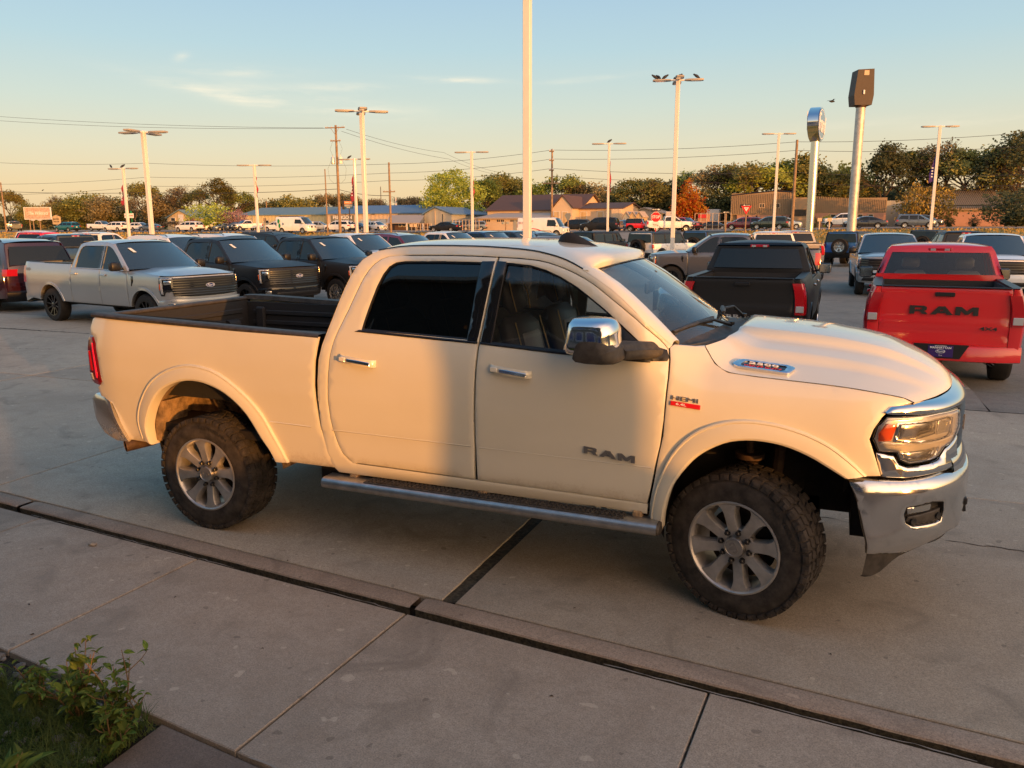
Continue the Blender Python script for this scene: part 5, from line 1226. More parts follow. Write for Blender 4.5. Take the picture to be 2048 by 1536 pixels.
        panel(g, [(-w0, a[1]), (w0, a[1]), (w1, b[1]), (-w1, b[1])], lambda q, z, o=0: (a[0]+(z-a[1])*kx-.045-o-.0*q, q, z+(.03 if kx > .8 else 0)), .3, thick=.01, bw=0); g.build('rear_window', M['glass'], root, 60)
        if sp.get('rearpl', True): g = G(); g.bbox(rp[1][0]-.07, rp[1][0]-.04, -.16, .16, rp[1][1]+.14, rp[1][1]+.28, .004); g.build('licence_plate', M['paper'], root)
        g = G(); g.rows([[(xr-.06+.14*abs(s)**4-o, s*(W2*.96), z) for z, o in ((rock-.05, -.05), (rock+.02, .03), (rock+.20, .04), (rock+.24, -.02))] for s in [-1+j/5 for j in range(11)]]); g.build('rear_bumper', M['black'] if sp.get('blackbumper', True) else PAINT, root, 50)
    # tail lights wrap the rear corner
    z0, z1, dx = sp['tail']; wv = sp.get('tailw', .13)
    g = G(); yb = lambda z: Y(xr+.06, z)
    rowsT = []
    for i in range(5):
        z = z0+(z1-z0)*i/4; yy = Y(xr+.1, z)+.012; rowsT.append([(xr+dx, -yy, z), (xr+.06, -yy-.004, z), (xr-.012, -yy+.035, z), (xr-.022, -yy+wv, z), (xr+.02, -yy+wv+.01, z)])
    g.rows(rowsT); 
    for rr_ in (rowsT[0], rowsT[-1]): g.add(rr_, [(0, 1, 2, 3, 4)])
    tlo = g.build('tail_light', M['lens_red'], root, 40)
    if sp.get('tailwhite'):
        za, zb_ = sp['tailwhite']; g = G(); yy = Y(xr+.1, za); g.bbox(xr-.032, xr, -yy+.03, -yy+wv-.02, za, zb_, .006); g.build('reverse_lens', M['lens_white'], tlo)
    mirror_copy(tlo, root)
    # underside, wheels, mirrors
    g = G(); g.box(xr+.2, xf-.35, -W2*.82, W2*.82, rock-.06, rock+.22); g.box(r+.25, wb-r-.25, -W2*.93, W2*.93, rock-.03, rock+.1); g.box(xr+.3, xf-.6, -W2*.7, W2*.7, rock+.2, sp['belt']-.35 if kind != 'pickup' else rock+.3); g.build('chassis', M['under'], root)
    if kind == 'pickup': g = G(); g.box(cbx[0]+.05, xf-.7, -W2*.78, W2*.78, rock+.2, sp['belt']-.12); g.build('interior', M['under'], root)
    w = gen_wheel(r, sp.get('rr', r*.62), sp.get('tw', .27), sp.get('style', 'ten'), hi, sp.get('tread', False)); yo = W2-sp.get('tw', .27)/2-.015
    for (x, y, rz_, spn) in ((0, -yo, 0, .2), (0, yo, PI, .7), (wb, -yo, R_(sp.get('steer', 0)), 1.1), (wb, yo, PI+R_(sp.get('steer', 0)), .4)): put_wheel(w, root, (x, y, r), rz_, spn)
    mx, mz = sp.get('mirror', (wbp[0]-.45, sp['belt']+.08)); ms = sp.get('msize', 1.0)
    mrt = empty('side_mirror'); mrt.parent = root
    g = G(); fm = lambda x, y, z: (x, -(Y(mx, mz)+y), z); g.bbox(mx-.06*ms, mx+.08*ms, .06, .06+.22*ms, mz-.09*ms, mz+.10*ms, .03*ms, fm); g.bbox(mx+.0, mx+.07, -.02, .10, mz-.06, mz-.02, .01, fm); g.build('mirror_shell', M['black'] if sp.get('blackmirror', True) else PAINT, mrt, 50)
    g = G(); g.bbox(mx-.066*ms, mx-.06*ms+.002, .075, .045+.22*ms, mz-.075*ms, mz+.085*ms, .002, fm); g.build('mirror_glass', M['chrome'], mrt)
    mirror_copy(mrt, root)
    for ex_ in sp.get('extras', []): ex_(root, Y, FW, S)
    return root

def clear_cab(root, sp):
    for y in (-.40, .40):
        g = G(); g.bbox(1.45, 1.58, y-.24, y+.24, 1.0, 1.52, .05); g.bbox(1.47, 1.56, y-.14, y+.14, 1.55, 1.74, .04); g.build('seat', M['leather'], root, 60)
    g = G(); g.bbox(2.3, 2.33, -.14, .14, 1.68, 1.76, .01); g.build('inside_mirror', M['black'], root)
def rails(root, Y, FW, S, x0=.2, x1=2.0, z=1.78, mat='black'):
    for s in (-1, 1):
        g = G(); y = s*(Y(1, z)-.03); g.tube([(x0, y, z-.02), (x0+.12, y, z+.045), (x1-.12, y, z+.045), (x1, y, z-.02)], .018, 6); g.build('roof_rail', M[mat], root)
def F150(**kw):
    d = dict(kind='pickup', hi=True, W=2.03, wb=3.69, r=.41, rr=.26, xr=-1.22, xf=4.62, rock=.52, belt=1.30, roof=1.94, tumble=.77, nose=3.6, lip=1.21, flat=.0, flare=.06, ra=.50,
        lean=[(.35, -.12), (.5, .0), (.75, .04), (.95, .0), (1.2, -.02), (1.25, -.05)],
        top=[(-1.18, 1.06), (-1.19, 1.40), (-1.15, 1.43), (.90, 1.41), (.92, 1.32), (2.62, 1.30), (2.80, 1.27), (3.12, 1.30), (3.6, 1.285), (4.2, 1.24), (4.6, 1.20)],
        cuts=[.90, 2.08, 3.12], cutnames=['bed_side', 'rear_door', 'front_door', 'fender'], rail=1.42, cabx=(.92, 1.10),
        glass=dict(outline=smooth_poly([(.925, 1.32), (.97, 1.50), (1.05, 1.74), (1.12, 1.86), (1.25, 1.91), (1.7, 1.93), (2.15, 1.92), (2.36, 1.88), (2.62, 1.72), (2.90, 1.50), (3.14, 1.31)], 2)+[(2.8, 1.275), (2.62, 1.305), (2.08, 1.315)],
            windows=[[(1.05, 1.34), (2.00, 1.335), (2.01, 1.84), (1.32, 1.835), (1.22, 1.81), (1.14, 1.74), (1.08, 1.55)], [(2.15, 1.33), (2.64, 1.32), (2.80, 1.30), (2.98, 1.33), (2.80, 1.48), (2.62, 1.63), (2.42, 1.77), (2.28, 1.83), (2.155, 1.84)]],
            trim=[[(2.0, 1.335), (2.07, 1.335), (2.075, 1.84), (2.01, 1.84)], [(2.09, 1.335), (2.15, 1.335), (2.155, 1.84), (2.09, 1.84)]],
            roof=smooth_poly([(1.10, 1.855), (1.16, 1.895), (1.3, 1.915), (1.7, 1.932), (2.1, 1.925), (2.36, 1.885)], 2), ws=((2.38, 1.875), (3.10, 1.33)), wc=((2.52, 1.90), (3.36, 1.35))),
        front=[('headlight', [(.20, 1.19), (.52, 1.20), (.52, .90), (.34, .88), (.30, .80), (.22, .80), (.19, 1.0)], 'gloss', .006), ('daytime_lamp', [(.22, 1.18), (.50, 1.185), (.50, 1.155), (.27, 1.15), (.28, .84), (.235, .84)], 'lens_white', .012), ('lamp_reflector', [(.31, 1.13), (.48, 1.13), (.48, 1.05), (.31, 1.04)], 'reflector', .012), ('turn_signal', [(.195, 1.05), (.222, 1.06), (.228, .93), (.205, .92)], 'lens_amber', .012),
            ('grille', [(.50, .80), (1.0, .77), (1.5, .80), (1.52, 1.18), (1.0, 1.19), (.48, 1.18)], 'black', .004),
            ('bumper', [(.17, .50), (.4, .47), (1.0, .46), (1.6, .47), (1.83, .50), (1.83, .70), (1.5, .735), (1.0, .72), (.5, .735), (.17, .70)], 'T', .035), ('lower_intake', [(.62, .50), (1.38, .50), (1.34, .60), (.66, .60)], 'black', .040), ('fog_lamp', [(.36, .56), (.52, .56), (.52, .64), (.36, .65)], 'reflector', .040)],
        bars=(.50, .80, 1.17, 7, 'gloss'), oval=1.0, tail=(.93, 1.33, .30), tailw=.14, rbump='T', mirror=(2.88, 1.40), msize=1.05, steer=0, sticker=True, extras=[lambda root, Y, FW, S: f150_extras(root, Y, FW, S)])
    d.update(kw); return d
def f150_extras(root, Y, FW, S):
    g = G(); panel(g, [(3.26, 1.20), (3.34, 1.20), (3.36, 1.10), (3.30, .98), (3.27, .98), (3.28, 1.08)], lambda a, b, o=0: S(a, b, o+.006), .1, thick=.01); o = g.build('fender_vent', M['gloss'], root); mirror_copy(o, root)
    for s in (-1, 1):
        g = G(); text(g, '4X4', .10, lambda u, v, w: (-.92-u*s*-1 if s < 0 else -.92-u, s*(Y(-.92, 1.25+v)+.002+w), 1.25+v), 1.3, .02, .005, .2); g.build('bed_lettering', M['badge_gray'], root)
SPEC = {}
SPEC['f150'] = F150()
SPEC['silverado'] = F150(W=2.05, lip=1.24, top=[(-1.18, 1.06), (-1.19, 1.40), (-1.15, 1.43), (.90, 1.42), (.92, 1.31), (3.12, 1.29), (3.6, 1.29), (4.2, 1.26), (4.6, 1.23)], oval=None, bars=(.36, .88, 1.18, 4, 'gloss'), extras=[], sticker=False, style='six', tail=(1.0, 1.38, .16), tailw=.16, tailwhite=(1.05, 1.13),
    front=[('headlight', [(.18, 1.20), (.36, 1.21), (.36, 1.11), (.20, 1.09)], 'lens_white', .010), ('lamp_housing', [(.19, 1.05), (.33, 1.04), (.33, .86), (.21, .88)], 'gloss', .008), ('grille', [(.36, .86), (1.0, .84), (1.64, .86), (1.66, 1.20), (1.0, 1.21), (.34, 1.20)], 'black', .004), ('bumper', [(.17, .50), (.4, .45), (1.0, .44), (1.6, .45), (1.83, .50), (1.83, .76), (1.5, .80), (1.0, .81), (.5, .80), (.17, .76)], 'P', .035), ('lower_intake', [(.45, .50), (1.55, .50), (1.45, .62), (.55, .62)], 'black', .042)], rbump='P', cutnames=['bed_side', 'rear_door', 'front_door', 'fender'])
SPEC['sierra'] = dict(SPEC['silverado']); SPEC['sierra'].update(gatetext=[('SIERRA', .075, .18, .80, 2.4, 'badge_silver'), ('SLT X31', .05, -.50, .645, 1.9, 'badge_silver')], handle='chrome', style='six', tail=(.86, 1.36, .10), tailw=.17, tailwhite=(.90, 1.00), rbump='gloss')
SPEC['ram1500'] = F150(W=2.02, clear=True, oval=None, extras=[], sticker=False, tail=(.93, 1.34, .14), tailw=.17, tailwhite=(.95, 1.05), gatetext=[('RAM', .165, .0, 1.11, 2.15, 'badge_black'), ('4X4', .065, -.56, .88, 1.9, 'badge_black')], rbump='P', plate=True, roof=1.93)
def suvspec(L=4.9, H=1.72, wb=2.9, W=1.95, r=.37, belt=1.08, **kw):
    roh = (L-wb)*.52; foh = L-wb-roh; xr = -roh; xf = wb+foh; zt = H-.04
    d = dict(kind='suv', W=W, wb=wb, r=r, xr=xr, xf=xf, rock=.34, belt=belt, roof=zt, tumble=.78, nose=2.8, lip=belt-.12, lean=[(.3, -.06), (.5, .02), (.8, .0), (1.1, -.06)], ra=r+.06,
        top=[(xr+.03, .9), (xr+.02, belt), (wb-.55, belt+.0), (wb-.2, belt-.02), (wb+.3, belt-.06), (xf, belt-.14)], cuts=[.42, 1.42, 2.42], cutnames=['rear_quarter', 'rear_door', 'front_door', 'fender'],
        glass=dict(outline=[(xr+.02, belt), (xr+.14, belt+.30), (xr+.32, zt-.06), (xr+.6, zt), (.9, zt+.015), (1.55, zt-.02), (wb-1.05, zt-.10), (wb-.62, belt+.24), (wb-.18, belt-.01)],
            windows=[[(xr+.22, belt+.06), (.36, belt+.04), (.36, zt-.13), (xr+.48, zt-.15)], [(.46, belt+.04), (1.37, belt+.035), (1.37, zt-.12), (.46, zt-.12)], [(1.46, belt+.035), (wb-.42, belt+.03), (wb-.66, belt+.20), (wb-1.08, zt-.17), (1.46, zt-.12)]],
            roof=[(xr+.30, zt-.05), (xr+.6, zt), (.9, zt+.015), (1.5, zt-.01), (wb-1.05, zt-.09)], ws=((wb-1.05, zt-.10), (wb-.20, belt)), wc=((wb-.93, zt-.05), (wb+.05, belt+.02))),
        rear=[(xr+.06, .36), (xr, .60), (xr+.01, .95), (xr+.04, belt+.02), (xr+.16, belt+.32), (xr+.30, zt-.05)], rglass=((xr+.06, belt+.06), (xr+.24, zt-.14)), tail=(belt-.22, belt-.04, .22), tailw=.3,
        front=[('headlight', [(.18, belt-.15), (.44, belt-.17), (.44, belt-.27), (.22, belt-.27)], 'lens_white', .010), ('grille', [(.48, belt-.46), (1.52, belt-.46), (1.56, belt-.18), (1.0, belt-.16), (.44, belt-.18)], 'black', .006), ('lower_intake', [(.3, .36), (1.7, .36), (1.6, .50), (.4, .50)], 'black', .010)],
        hoodcrown=.05, crown=.05, tw=.24, rr=r*.66, style='five', mirror=(wb-.62, belt+.12), msize=.85, blackmirror=False, extras=[lambda root, Y, FW, S: rails(root, Y, FW, S, xr+.55, wb-1.2, zt)])
    d.update(kw); return d
SPEC['suv'] = suvspec(); SPEC['suv_big'] = suvspec(5.3, 1.93, 3.1, 2.03, .40, 1.20, nose=3.6); SPEC['suv_small'] = suvspec(4.55, 1.66, 2.7, 1.85, .35, 1.02)
SPEC['minivan'] = suvspec(5.1, 1.74, 3.03, 1.98, .34, 1.0, lip=.82, extras=[])
def sedanspec(**kw):
    wb = 2.82; xr = -1.02; xf = 3.84; b = .93; zt = 1.42
    d = suvspec(4.86, 1.46, wb, 1.85, .34, b); d.update(kind='sedan', xr=xr, xf=xf, roof=zt, rock=.28, lip=.76, tumble=.74, top=[(xr+.05, .80), (xr+.03, .98), (-.3, .96), (1.2, .93), (2.4, .90), (3.1, .84), (xf, .74)],
        glass=dict(outline=[(-.55, .965), (.10, 1.22), (.62, 1.37), (1.1, 1.42), (1.5, 1.41), (1.85, 1.33), (2.55, .91), (1.2, .93)], windows=[[(-.10, 1.0), (.95, .98), (.95, 1.34), (.62, 1.31), (.20, 1.18)], [(1.03, .98), (2.28, .95), (1.80, 1.27), (1.5, 1.345), (1.03, 1.345)]],
            roof=[(.50, 1.34), (.80, 1.39), (1.1, 1.415), (1.5, 1.405), (1.82, 1.335)], ws=((1.84, 1.335), (2.55, .92)), wc=((2.0, 1.37), (2.80, .94))),
        rear=[(xr+.08, .32), (xr, .55), (xr+.02, .85), (xr+.06, .98), (-.50, 1.0), (.10, 1.22), (.50, 1.34)], rglass=((-.46, 1.02), (.42, 1.32)), tail=(.76, .92, .16), cuts=[.35, 1.0, 2.1], extras=[], blackbumper=False, mirror=(2.15, 1.02),
        front=[('headlight', [(.18, .72), (.44, .69), (.44, .61), (.22, .62)], 'lens_white', .010), ('grille', [(.55, .42), (1.45, .42), (1.5, .66), (.5, .66)], 'black', .006)])
    d.update(kw); return d
SPEC['sedan'] = sedanspec()
SPEC['bronco'] = suvspec(4.45, 1.86, 2.95, 1.93, .41, 1.24, hi=True, nose=5.0, tread=True, tw=.29, style='six', ra=.52, flare=.09, blackflare=True, rock=.52, lip=1.16, tumble=.86, roof=1.84,
    top=[(-.72, 1.0), (-.72, 1.24), (2.35, 1.24), (2.75, 1.22), (3.65, 1.19)], xr=-.74, xf=3.62, cuts=[.42, 1.32, 2.32],
    glass=dict(black=True, blackroof=True, outline=[(-.72, 1.24), (-.66, 1.78), (-.60, 1.83), (.5, 1.845), (1.9, 1.83), (1.98, 1.80), (2.36, 1.24)], windows=[[(-.60, 1.28), (.36, 1.28), (.36, 1.74), (-.57, 1.74)], [(.46, 1.28), (1.27, 1.28), (1.27, 1.74), (.46, 1.74)], [(1.36, 1.28), (2.24, 1.28), (1.92, 1.74), (1.36, 1.74)]], roof=[(-.66, 1.80), (-.55, 1.835), (.5, 1.85), (1.9, 1.835), (1.99, 1.80)], ws=((2.0, 1.79), (2.38, 1.25)), wc=((2.06, 1.80), (2.48, 1.26)), bowf=.03),
    rear=[(-.66, .55), (-.72, .70), (-.72, 1.24), (-.66, 1.80)], rglass=((-.74, 1.30), (-.69, 1.76)), tail=(1.0, 1.20, .05), tailw=.10, crown=.02, hoodcrown=.03, mirror=(2.15, 1.33),
    front=[('headlight', [(.30, 1.12), (.50, 1.12), (.50, .95), (.30, .95)], 'lens_white', .01), ('grille', [(.28, .92), (1.72, .92), (1.72, 1.14), (.28, 1.14)], 'black', .004), ('bumper', [(.12, .52), (1.88, .52), (1.88, .76), (.12, .76)], 'black', .08)], rearpl=False,
    extras=[lambda root, Y, FW, S: spare(root)])
def spare(root):
    w = gen_wheel(.41, .41*.66, .29, 'six', True, True); c = copy_obj(w, root); c.name = 'spare_wheel'; c.location = (-.92, .0, 1.06); c.rotation_euler = (0, 0, -PI/2)
    g = G(); g.bbox(-.80, -.72, -.10, .10, .95, 1.15, .01); g.build('spare_carrier', M['black'], root)
SPEC['jeep'] = dict(SPEC['bronco']); SPEC['jeep'].update(suvspec(3.9, 1.78, 2.4, 1.7, .37, 1.12)); SPEC['jeep'].update(nose=6.0, tread=True, xr=-.66, xf=3.10, rock=.50, lip=1.05, ra=.46, flare=.12, blackflare=True, roof=1.76, tumble=.86, cuts=[.62, 1.55], cutnames=['rear_quarter', 'front_door', 'fender'], extras=[],
    top=[(-.64, .9), (-.64, 1.12), (1.6, 1.12), (1.75, 1.10), (3.1, 1.05)], glass=dict(black=True, blackroof=True, outline=[(-.64, 1.12), (-.56, 1.74), (.9, 1.78), (1.52, 1.75), (1.78, 1.12)], windows=[[(-.50, 1.18), (.56, 1.18), (.56, 1.68), (-.46, 1.68)], [(.70, 1.18), (1.62, 1.18), (1.44, 1.68), (.70, 1.68)]], roof=[(-.56, 1.73), (-.5, 1.76), (.9, 1.78), (1.54, 1.74)], ws=((1.55, 1.74), (1.80, 1.13)), wc=((1.57, 1.75), (1.86, 1.14)), bowf=.0),
    rear=[(-.58, .52), (-.64, .7), (-.64, 1.12), (-.56, 1.73)], rglass=((-.66, 1.20), (-.60, 1.66)), tail=(.85, .98, .04), tailw=.1, mirror=(1.6, 1.2), crown=.02, front=[('headlight', [(.35, .98), (.5, .98), (.5, .84), (.35, .84)], 'lens_white', .01), ('grille', [(.55, .78), (1.45, .78), (1.45, 1.0), (.55, 1.0)], 'black', .004)])
def vanspec(roof, wb, L, snub, **kw):
    roh = 1.05 if not snub else 1.2; xr = -roh; xf = L-roh; b = 1.12 if snub else 1.25; zt = roof
    d = suvspec(L, roof+.04, wb, 2.02, .36, b); ws0 = xf-1.45 if not snub else xf-1.25; ws1 = xf-.72 if not snub else xf-.75
    d.update(kind='van', xr=xr, xf=xf, roof=zt, rock=.36, lip=b-.16, tumble=.86, nose=3.4, extras=[], top=[(xr+.03, .9), (xr+.02, b), (ws1-.1, b), (ws1+.1, b-.04), (xf, b-.18)], cuts=[ws0-1.35, ws0-.05, ws1+.05], cutnames=['rear_quarter', 'side_panel', 'front_door', 'fender'], handles=False,
        glass=dict(outline=[(xr+.02, b), (xr+.06, zt-.06), (xr+.16, zt), (ws0-.3, zt), (ws0, zt-.08), (ws1, b-.01)], windows=[[(ws0-.95, b+.04), (ws1-.18, b+.02), (ws0-.05, zt-.34 if not snub else zt-.22), (ws0-.88, zt-.30 if not snub else zt-.2)]], roof=[(xr+.06, zt-.06), (xr+.2, zt), (ws0-.3, zt), (ws0, zt-.07)], ws=((ws0, zt-.08), (ws1, b)), wc=((ws0+.12, zt-.06), (ws1+.22, b+.02))),
        rear=[(xr+.06, .38), (xr, .60), (xr, b), (xr+.06, zt-.06)], rglass=((xr-.0, b+.1), (xr+.05, zt-.35)), tail=(1.0, 1.4, .05), tailw=.10, mirror=(ws1-.25, b+.18), msize=1.2,
        front=[('headlight', [(.18, b-.20), (.42, b-.22), (.42, b-.36), (.22, b-.34)], 'lens_white', .010), ('grille', [(.5, b-.50), (1.5, b-.50), (1.5, b-.24), (.5, b-.24)], 'black', .006)])
    d.update(kw); return d
SPEC['van_high'] = vanspec(2.15, 3.3, 5.5, False); SPEC['van_work'] = vanspec(2.05, 3.43, 5.69, True)
_pr = F150(hi=False, sticker=False, extras=[], oval=None, bars=None); SPEC['pickup'] = _pr
PROTO = {}
def proto(k):
    if k not in PROTO: PROTO[k] = make_car(SPEC[k])
    return PROTO[k]
def car(k, x, y, deg, paintname, label, cat, group=None, rim='rim_silver', trim='black', z=0, scale=1.0, name=None):
    r = instance(proto(k), (x, y, z), R_(deg), label, cat, group, {'PAINT': M[paintname], 'RIMM': M[rim], 'TRIMM': M[trim]}, scale)
    r.name = name or {'pickup truck': 'pickup_truck', 'SUV': 'suv', 'sedan': 'sedan', 'van': 'van', 'jeep': 'off_road_jeep'}.get(cat, cat.replace(' ', '_'))
    return r
def drop_protos():
    def rm(o):
        for c in list(o.children): rm(c)
        bpy.data.objects.remove(o)
    for o in list(PROTO.values())+list(_wheels.values()): rm(o)
# ================================================================ buildings
def wallmat(name, c, rib=0, var=.06):
    m, T = newmat(name); tcn = T.n('ShaderNodeTexCoord'); co = tcn.outputs['Object']
    n = T.n('ShaderNodeTexNoise', {'Vector': co, 'Scale': .8, 'Detail': 6.0}).outputs[0]
    col = T.mix(n, c4(tuple(v*(1-var*2) for v in c)), c4(tuple(v*(1+var) for v in c)))
    bs = T.n('ShaderNodeBsdfPrincipled', {'Base Color': col, 'Roughness': .75})
    if rib:
        xx = T.n('ShaderNodeSeparateXYZ', {0: co}).outputs[0]; w = T.m('PINGPONG', T.m('MULTIPLY', xx, rib), 1.0)
        bp = T.n('ShaderNodeBump', {'Strength': .6, 'Distance': .08, 'Height': w}); T.t.links.new(bp.outputs[0], bs.inputs['Normal'])
    T.n('ShaderNodeOutputMaterial', {0: bs.outputs[0]}); return m
M['w_yellow'] = wallmat('yellow_siding', (.66, .54, .28), 2); M['w_cream'] = wallmat('cream_siding', (.48, .36, .20), 2); M['w_peach'] = wallmat('peach_siding', (.60, .45, .30), 2); M['w_tan'] = wallmat('tan_block', (.58, .44, .29)); M['w_brown'] = wallmat('brown_metal', (.31, .215, .12)); M['w_pink'] = wallmat('brick_base', (.42, .22, .14)); M['w_white'] = wallmat('white_panel', (.62, .60, .56)); M['w_gray'] = wallmat('gray_siding', (.34, .34, .30), 1.5)
M['r_blue'] = wallmat('blue_metal_roof', (.11, .20, .32)); M['r_teal'] = wallmat('teal_metal_roof', (.16, .24, .26)); M['r_brown'] = wallmat('brown_shingles', (.10, .052, .035)); M['r_tan'] = wallmat('pale_metal_roof', (.42, .34, .27)); M['r_gray'] = wallmat('gray_roof', (.30, .28, .24)); M['dark_win'] = pbr('dark_window', (.02, .02, .02), .15); M['brickwall'] = wallmat('brown_brick', (.14, .08, .05))
def bld(name, y, px0, px1, eave, ridge, wall, roof, label, depth=14, gable='y', ov=.4, base=None, cat='building', ridge_off=0):
    """box with a gabled roof; front wall in the plane Y=y between two columns of the picture. eave/ridge: picture rows at the middle"""
    x0, x1 = colx(px0, y), colx(px1, y); xm = (x0+x1)/2; pm = (px0+px1)/2
    z0 = TH(xm, y)-.12; ze = hz(pm, eave, y); r = empty(name, (xm, y+depth/2, z0), 0, label, cat); zr = hz(pm, ridge, y+(depth/2 if gable == 'y' else 0)) if ridge else ze
    w = (x1-x0)/2; d = depth/2; H = ze-z0; Rr = zr-z0
    g = G()
    if gable == 'y':   # ridge runs along x (long side to the road)
        g.add([(-w, -d, 0), (w, -d, 0), (w, d, 0), (-w, d, 0), (-w, -d, H), (w, -d, H), (w, d, H), (-w, d, H), (-w, 0, Rr), (w, 0, Rr)], [(0, 1, 5, 4), (2, 3, 7, 6), (1, 2, 6, 9, 5), (3, 0, 4, 8, 7)])
        rf = G(); 
        for sg in (-1, 1): rf.add([(-w-ov, sg*(d+ov), H-.12), (w+ov, sg*(d+ov), H-.12), (w+ov, 0, Rr+.05), (-w-ov, 0, Rr+.05), (-w-ov, sg*(d+ov), H+.06), (w+ov, sg*(d+ov), H+.06), (w+ov, 0, Rr+.23), (-w-ov, 0, Rr+.23)], [(0, 1, 2, 3), (4, 5, 6, 7), (0, 1, 5, 4), (1, 2, 6, 5), (3, 0, 4, 7)])
    else:
        g.add([(-w, -d, 0), (w, -d, 0), (w, d, 0), (-w, d, 0), (-w, -d, H), (w, -d, H), (w, d, H), (-w, d, H), (ridge_off, -d, Rr), (ridge_off, d, Rr)], [(0, 1, 5, 8, 4), (2, 3, 7, 9, 6), (1, 2, 6, 5), (3, 0, 4, 7)])
        rf = G()
        for sg in (-1, 1): rf.add([(sg*(w+ov), -d-ov, H-.12), (sg*(w+ov), d+ov, H-.12), (ridge_off, d+ov, Rr+.05), (ridge_off, -d-ov, Rr+.05), (sg*(w+ov), -d-ov, H+.06), (sg*(w+ov), d+ov, H+.06), (ridge_off, d+ov, Rr+.23), (ridge_off, -d-ov, Rr+.23)], [(0, 1, 2, 3), (4, 5, 6, 7), (0, 1, 5, 4), (1, 2, 6, 5), (3, 0, 4, 7)])
    g.build('wall', M[wall], r, 0)
    if ridge: rf.build('roof', M[roof], r, 0)
    r['_y'] = y
    return r
def onwall(r, name, px0, px1, py0, py1, mat, off=.04, depth=.06, frame=None):
    """a door, window or board on the front wall, between picture columns and rows"""
    y = r['_y']; x0, x1 = colx(px0, y)-r.location.x, colx(px1, y)-r.location.x; z1, z0 = hz((px0+px1)/2, py0, y)-r.location.z, hz((px0+px1)/2, py1, y)-r.location.z; z0 = max(z0, .0)
    yy = y-r.location.y; g = G(); g.box(x0, x1, yy-off-depth, yy-.005, z0, z1); o = g.build(name, M[mat], r, 0)
    if frame:
        g = G(); t = .09
        for a, b, c, d in ((x0-t, x1+t, z1, z1+t), (x0-t, x1+t, z0-t, z0), (x0-t, x0, z0, z1), (x1, x1+t, z0, z1)): g.box(a, b, yy-off-depth-.03, yy-.005, c, d)
        g.build('frame', M[frame], o, 0, weld=False)
    return o
def wtext(r, s, pxc, pyc, size, mat, xs=1.0, off=.15, par=None):
    y = r['_y']; x = colx(pxc, y)-r.location.x; z = hz(pxc, pyc, y)-r.location.z; g = G(); text(g, s, size, lambda u, v, w: (x+u, y-r.location.y-off-w, z+v), xs, .03, .04); return g.build('lettering', M[mat], par or r, 0)
b = bld('cream_shed', 150, 334, 386, 436, 421, 'w_cream', 'r_teal', 'cream gabled shed with a white door behind the white SUV', 30, 'x')
onwall(b, 'door', 357, 367, 429, 448, 'w_white', frame='w_tan'); onwall(b, 'window', 342, 350, 436, 442, 'dark_win', frame='w_white')
b = bld('yellow_building', 150, 482, 648, 429.5, 417, 'w_yellow', 'r_teal', 'long yellow building with a teal metal roof', 16)
onwall(b, 'window', 528, 537, 441, 446, 'dark_win', frame='w_white'); onwall(b, 'window', 583, 592, 440, 444, 'dark_win', frame='w_white'); onwall(b, 'downpipe', 504, 505.5, 430, 456, 'w_gray')
for a_ in (536, 575):
    x = colx(a_, 150)-b.location.x; g = G(); kz = .5; g.add([(x-1.6, -4.2, 4.1), (x+1.0, -4.2, 4.1), (x+1.4, -2.5, 4.6), (x-1.2, -2.5, 4.6)], [(0, 1, 2, 3)])
b = bld('auto_sales_building', 143, 654, 846, 426.5, 413, 'w_peach', 'r_blue', 'peach building with a blue metal roof and a painted auto sales sign', 18, 'y')
M['sign_olive'] = pbr('olive_sign', (.17, .17, .13), .7); sg = onwall(b, 'painted_sign', 661.5, 708, 430.5, 446, 'sign_olive', .02, .03); wtext(b, 'FRICKSON', 685, 435, 1.0, 'white_trim', 1.0, .10, sg); wtext(b, 'AUTO SALES', 685, 442.3, .70, 'white_trim', 1.0, .10, sg)
for a_, c_ in ((721, 741), (754, 772)): onwall(b, 'garage_door', a_, c_, 438.5, 460, 'w_white', .03, .04, 'w_gray')
for a_ in (745, 749): onwall(b, 'window', a_, a_+2.6, 447, 450, 'dark_win')
for a_ in (655, 673, 692, 747): onwall(b, 'wall_lamp', a_, a_+1.6, 427.5, 429, 'black', .1, .3)
for a_ in (749, 833): 
    x = colx(a_, 143)-b.location.x; g = G(); g.tube([(x, 0, b['_y']*0+5.0), (x, 0, 6.9)], .18, 6); g.build('roof_vent', M['w_white'], b)
# gabled right wing with side wall, awnings and brick office
b2 = bld('gabled_wing', 136, 849, 903, 428, 415, 'w_gray', 'r_blue', 'grey gabled wing at the right end of the blue roofed building', 24, 'x', ridge_off=-.5)
onwall(b2, 'window', 850.5, 852.5, 447, 452.5, 'dark_win', frame='w_white'); onwall(b2, 'window', 853, 855, 447, 452.5, 'dark_win', frame='w_white'); onwall(b2, 'downpipe', 869.5, 871, 421, 449, 'w_tan'); onwall(b2, 'downpipe', 885, 886, 428, 444, 'dark_win')
b3 = bld('brick_office', 134, 776, 848, 446, None, 'brickwall', 'r_tan', 'low brown brick office under a flared pale awning', 7)
x0, x1 = colx(772, 131)-b3.location.x, colx(848, 131)-b3.location.x; xt0, xt1 = colx(777, 136)-b3.location.x, colx(848, 136)-b3.location.x
g = G(); zt = hz(810, 430, 136)-b3.location.z; zb_ = hz(810, 445.5, 131)-b3.location.z; g.add([(x0, -6.5, zb_), (x1-1, -6.5, zb_), (xt1, -1, zt), (xt0, -1, zt), (x0, -6.5, zb_-.15), (x1-1, -6.5, zb_-.15)], [(0, 1, 2, 3), (0, 1, 5, 4)]); g.build('awning', M['r_tan'], b3, 0)
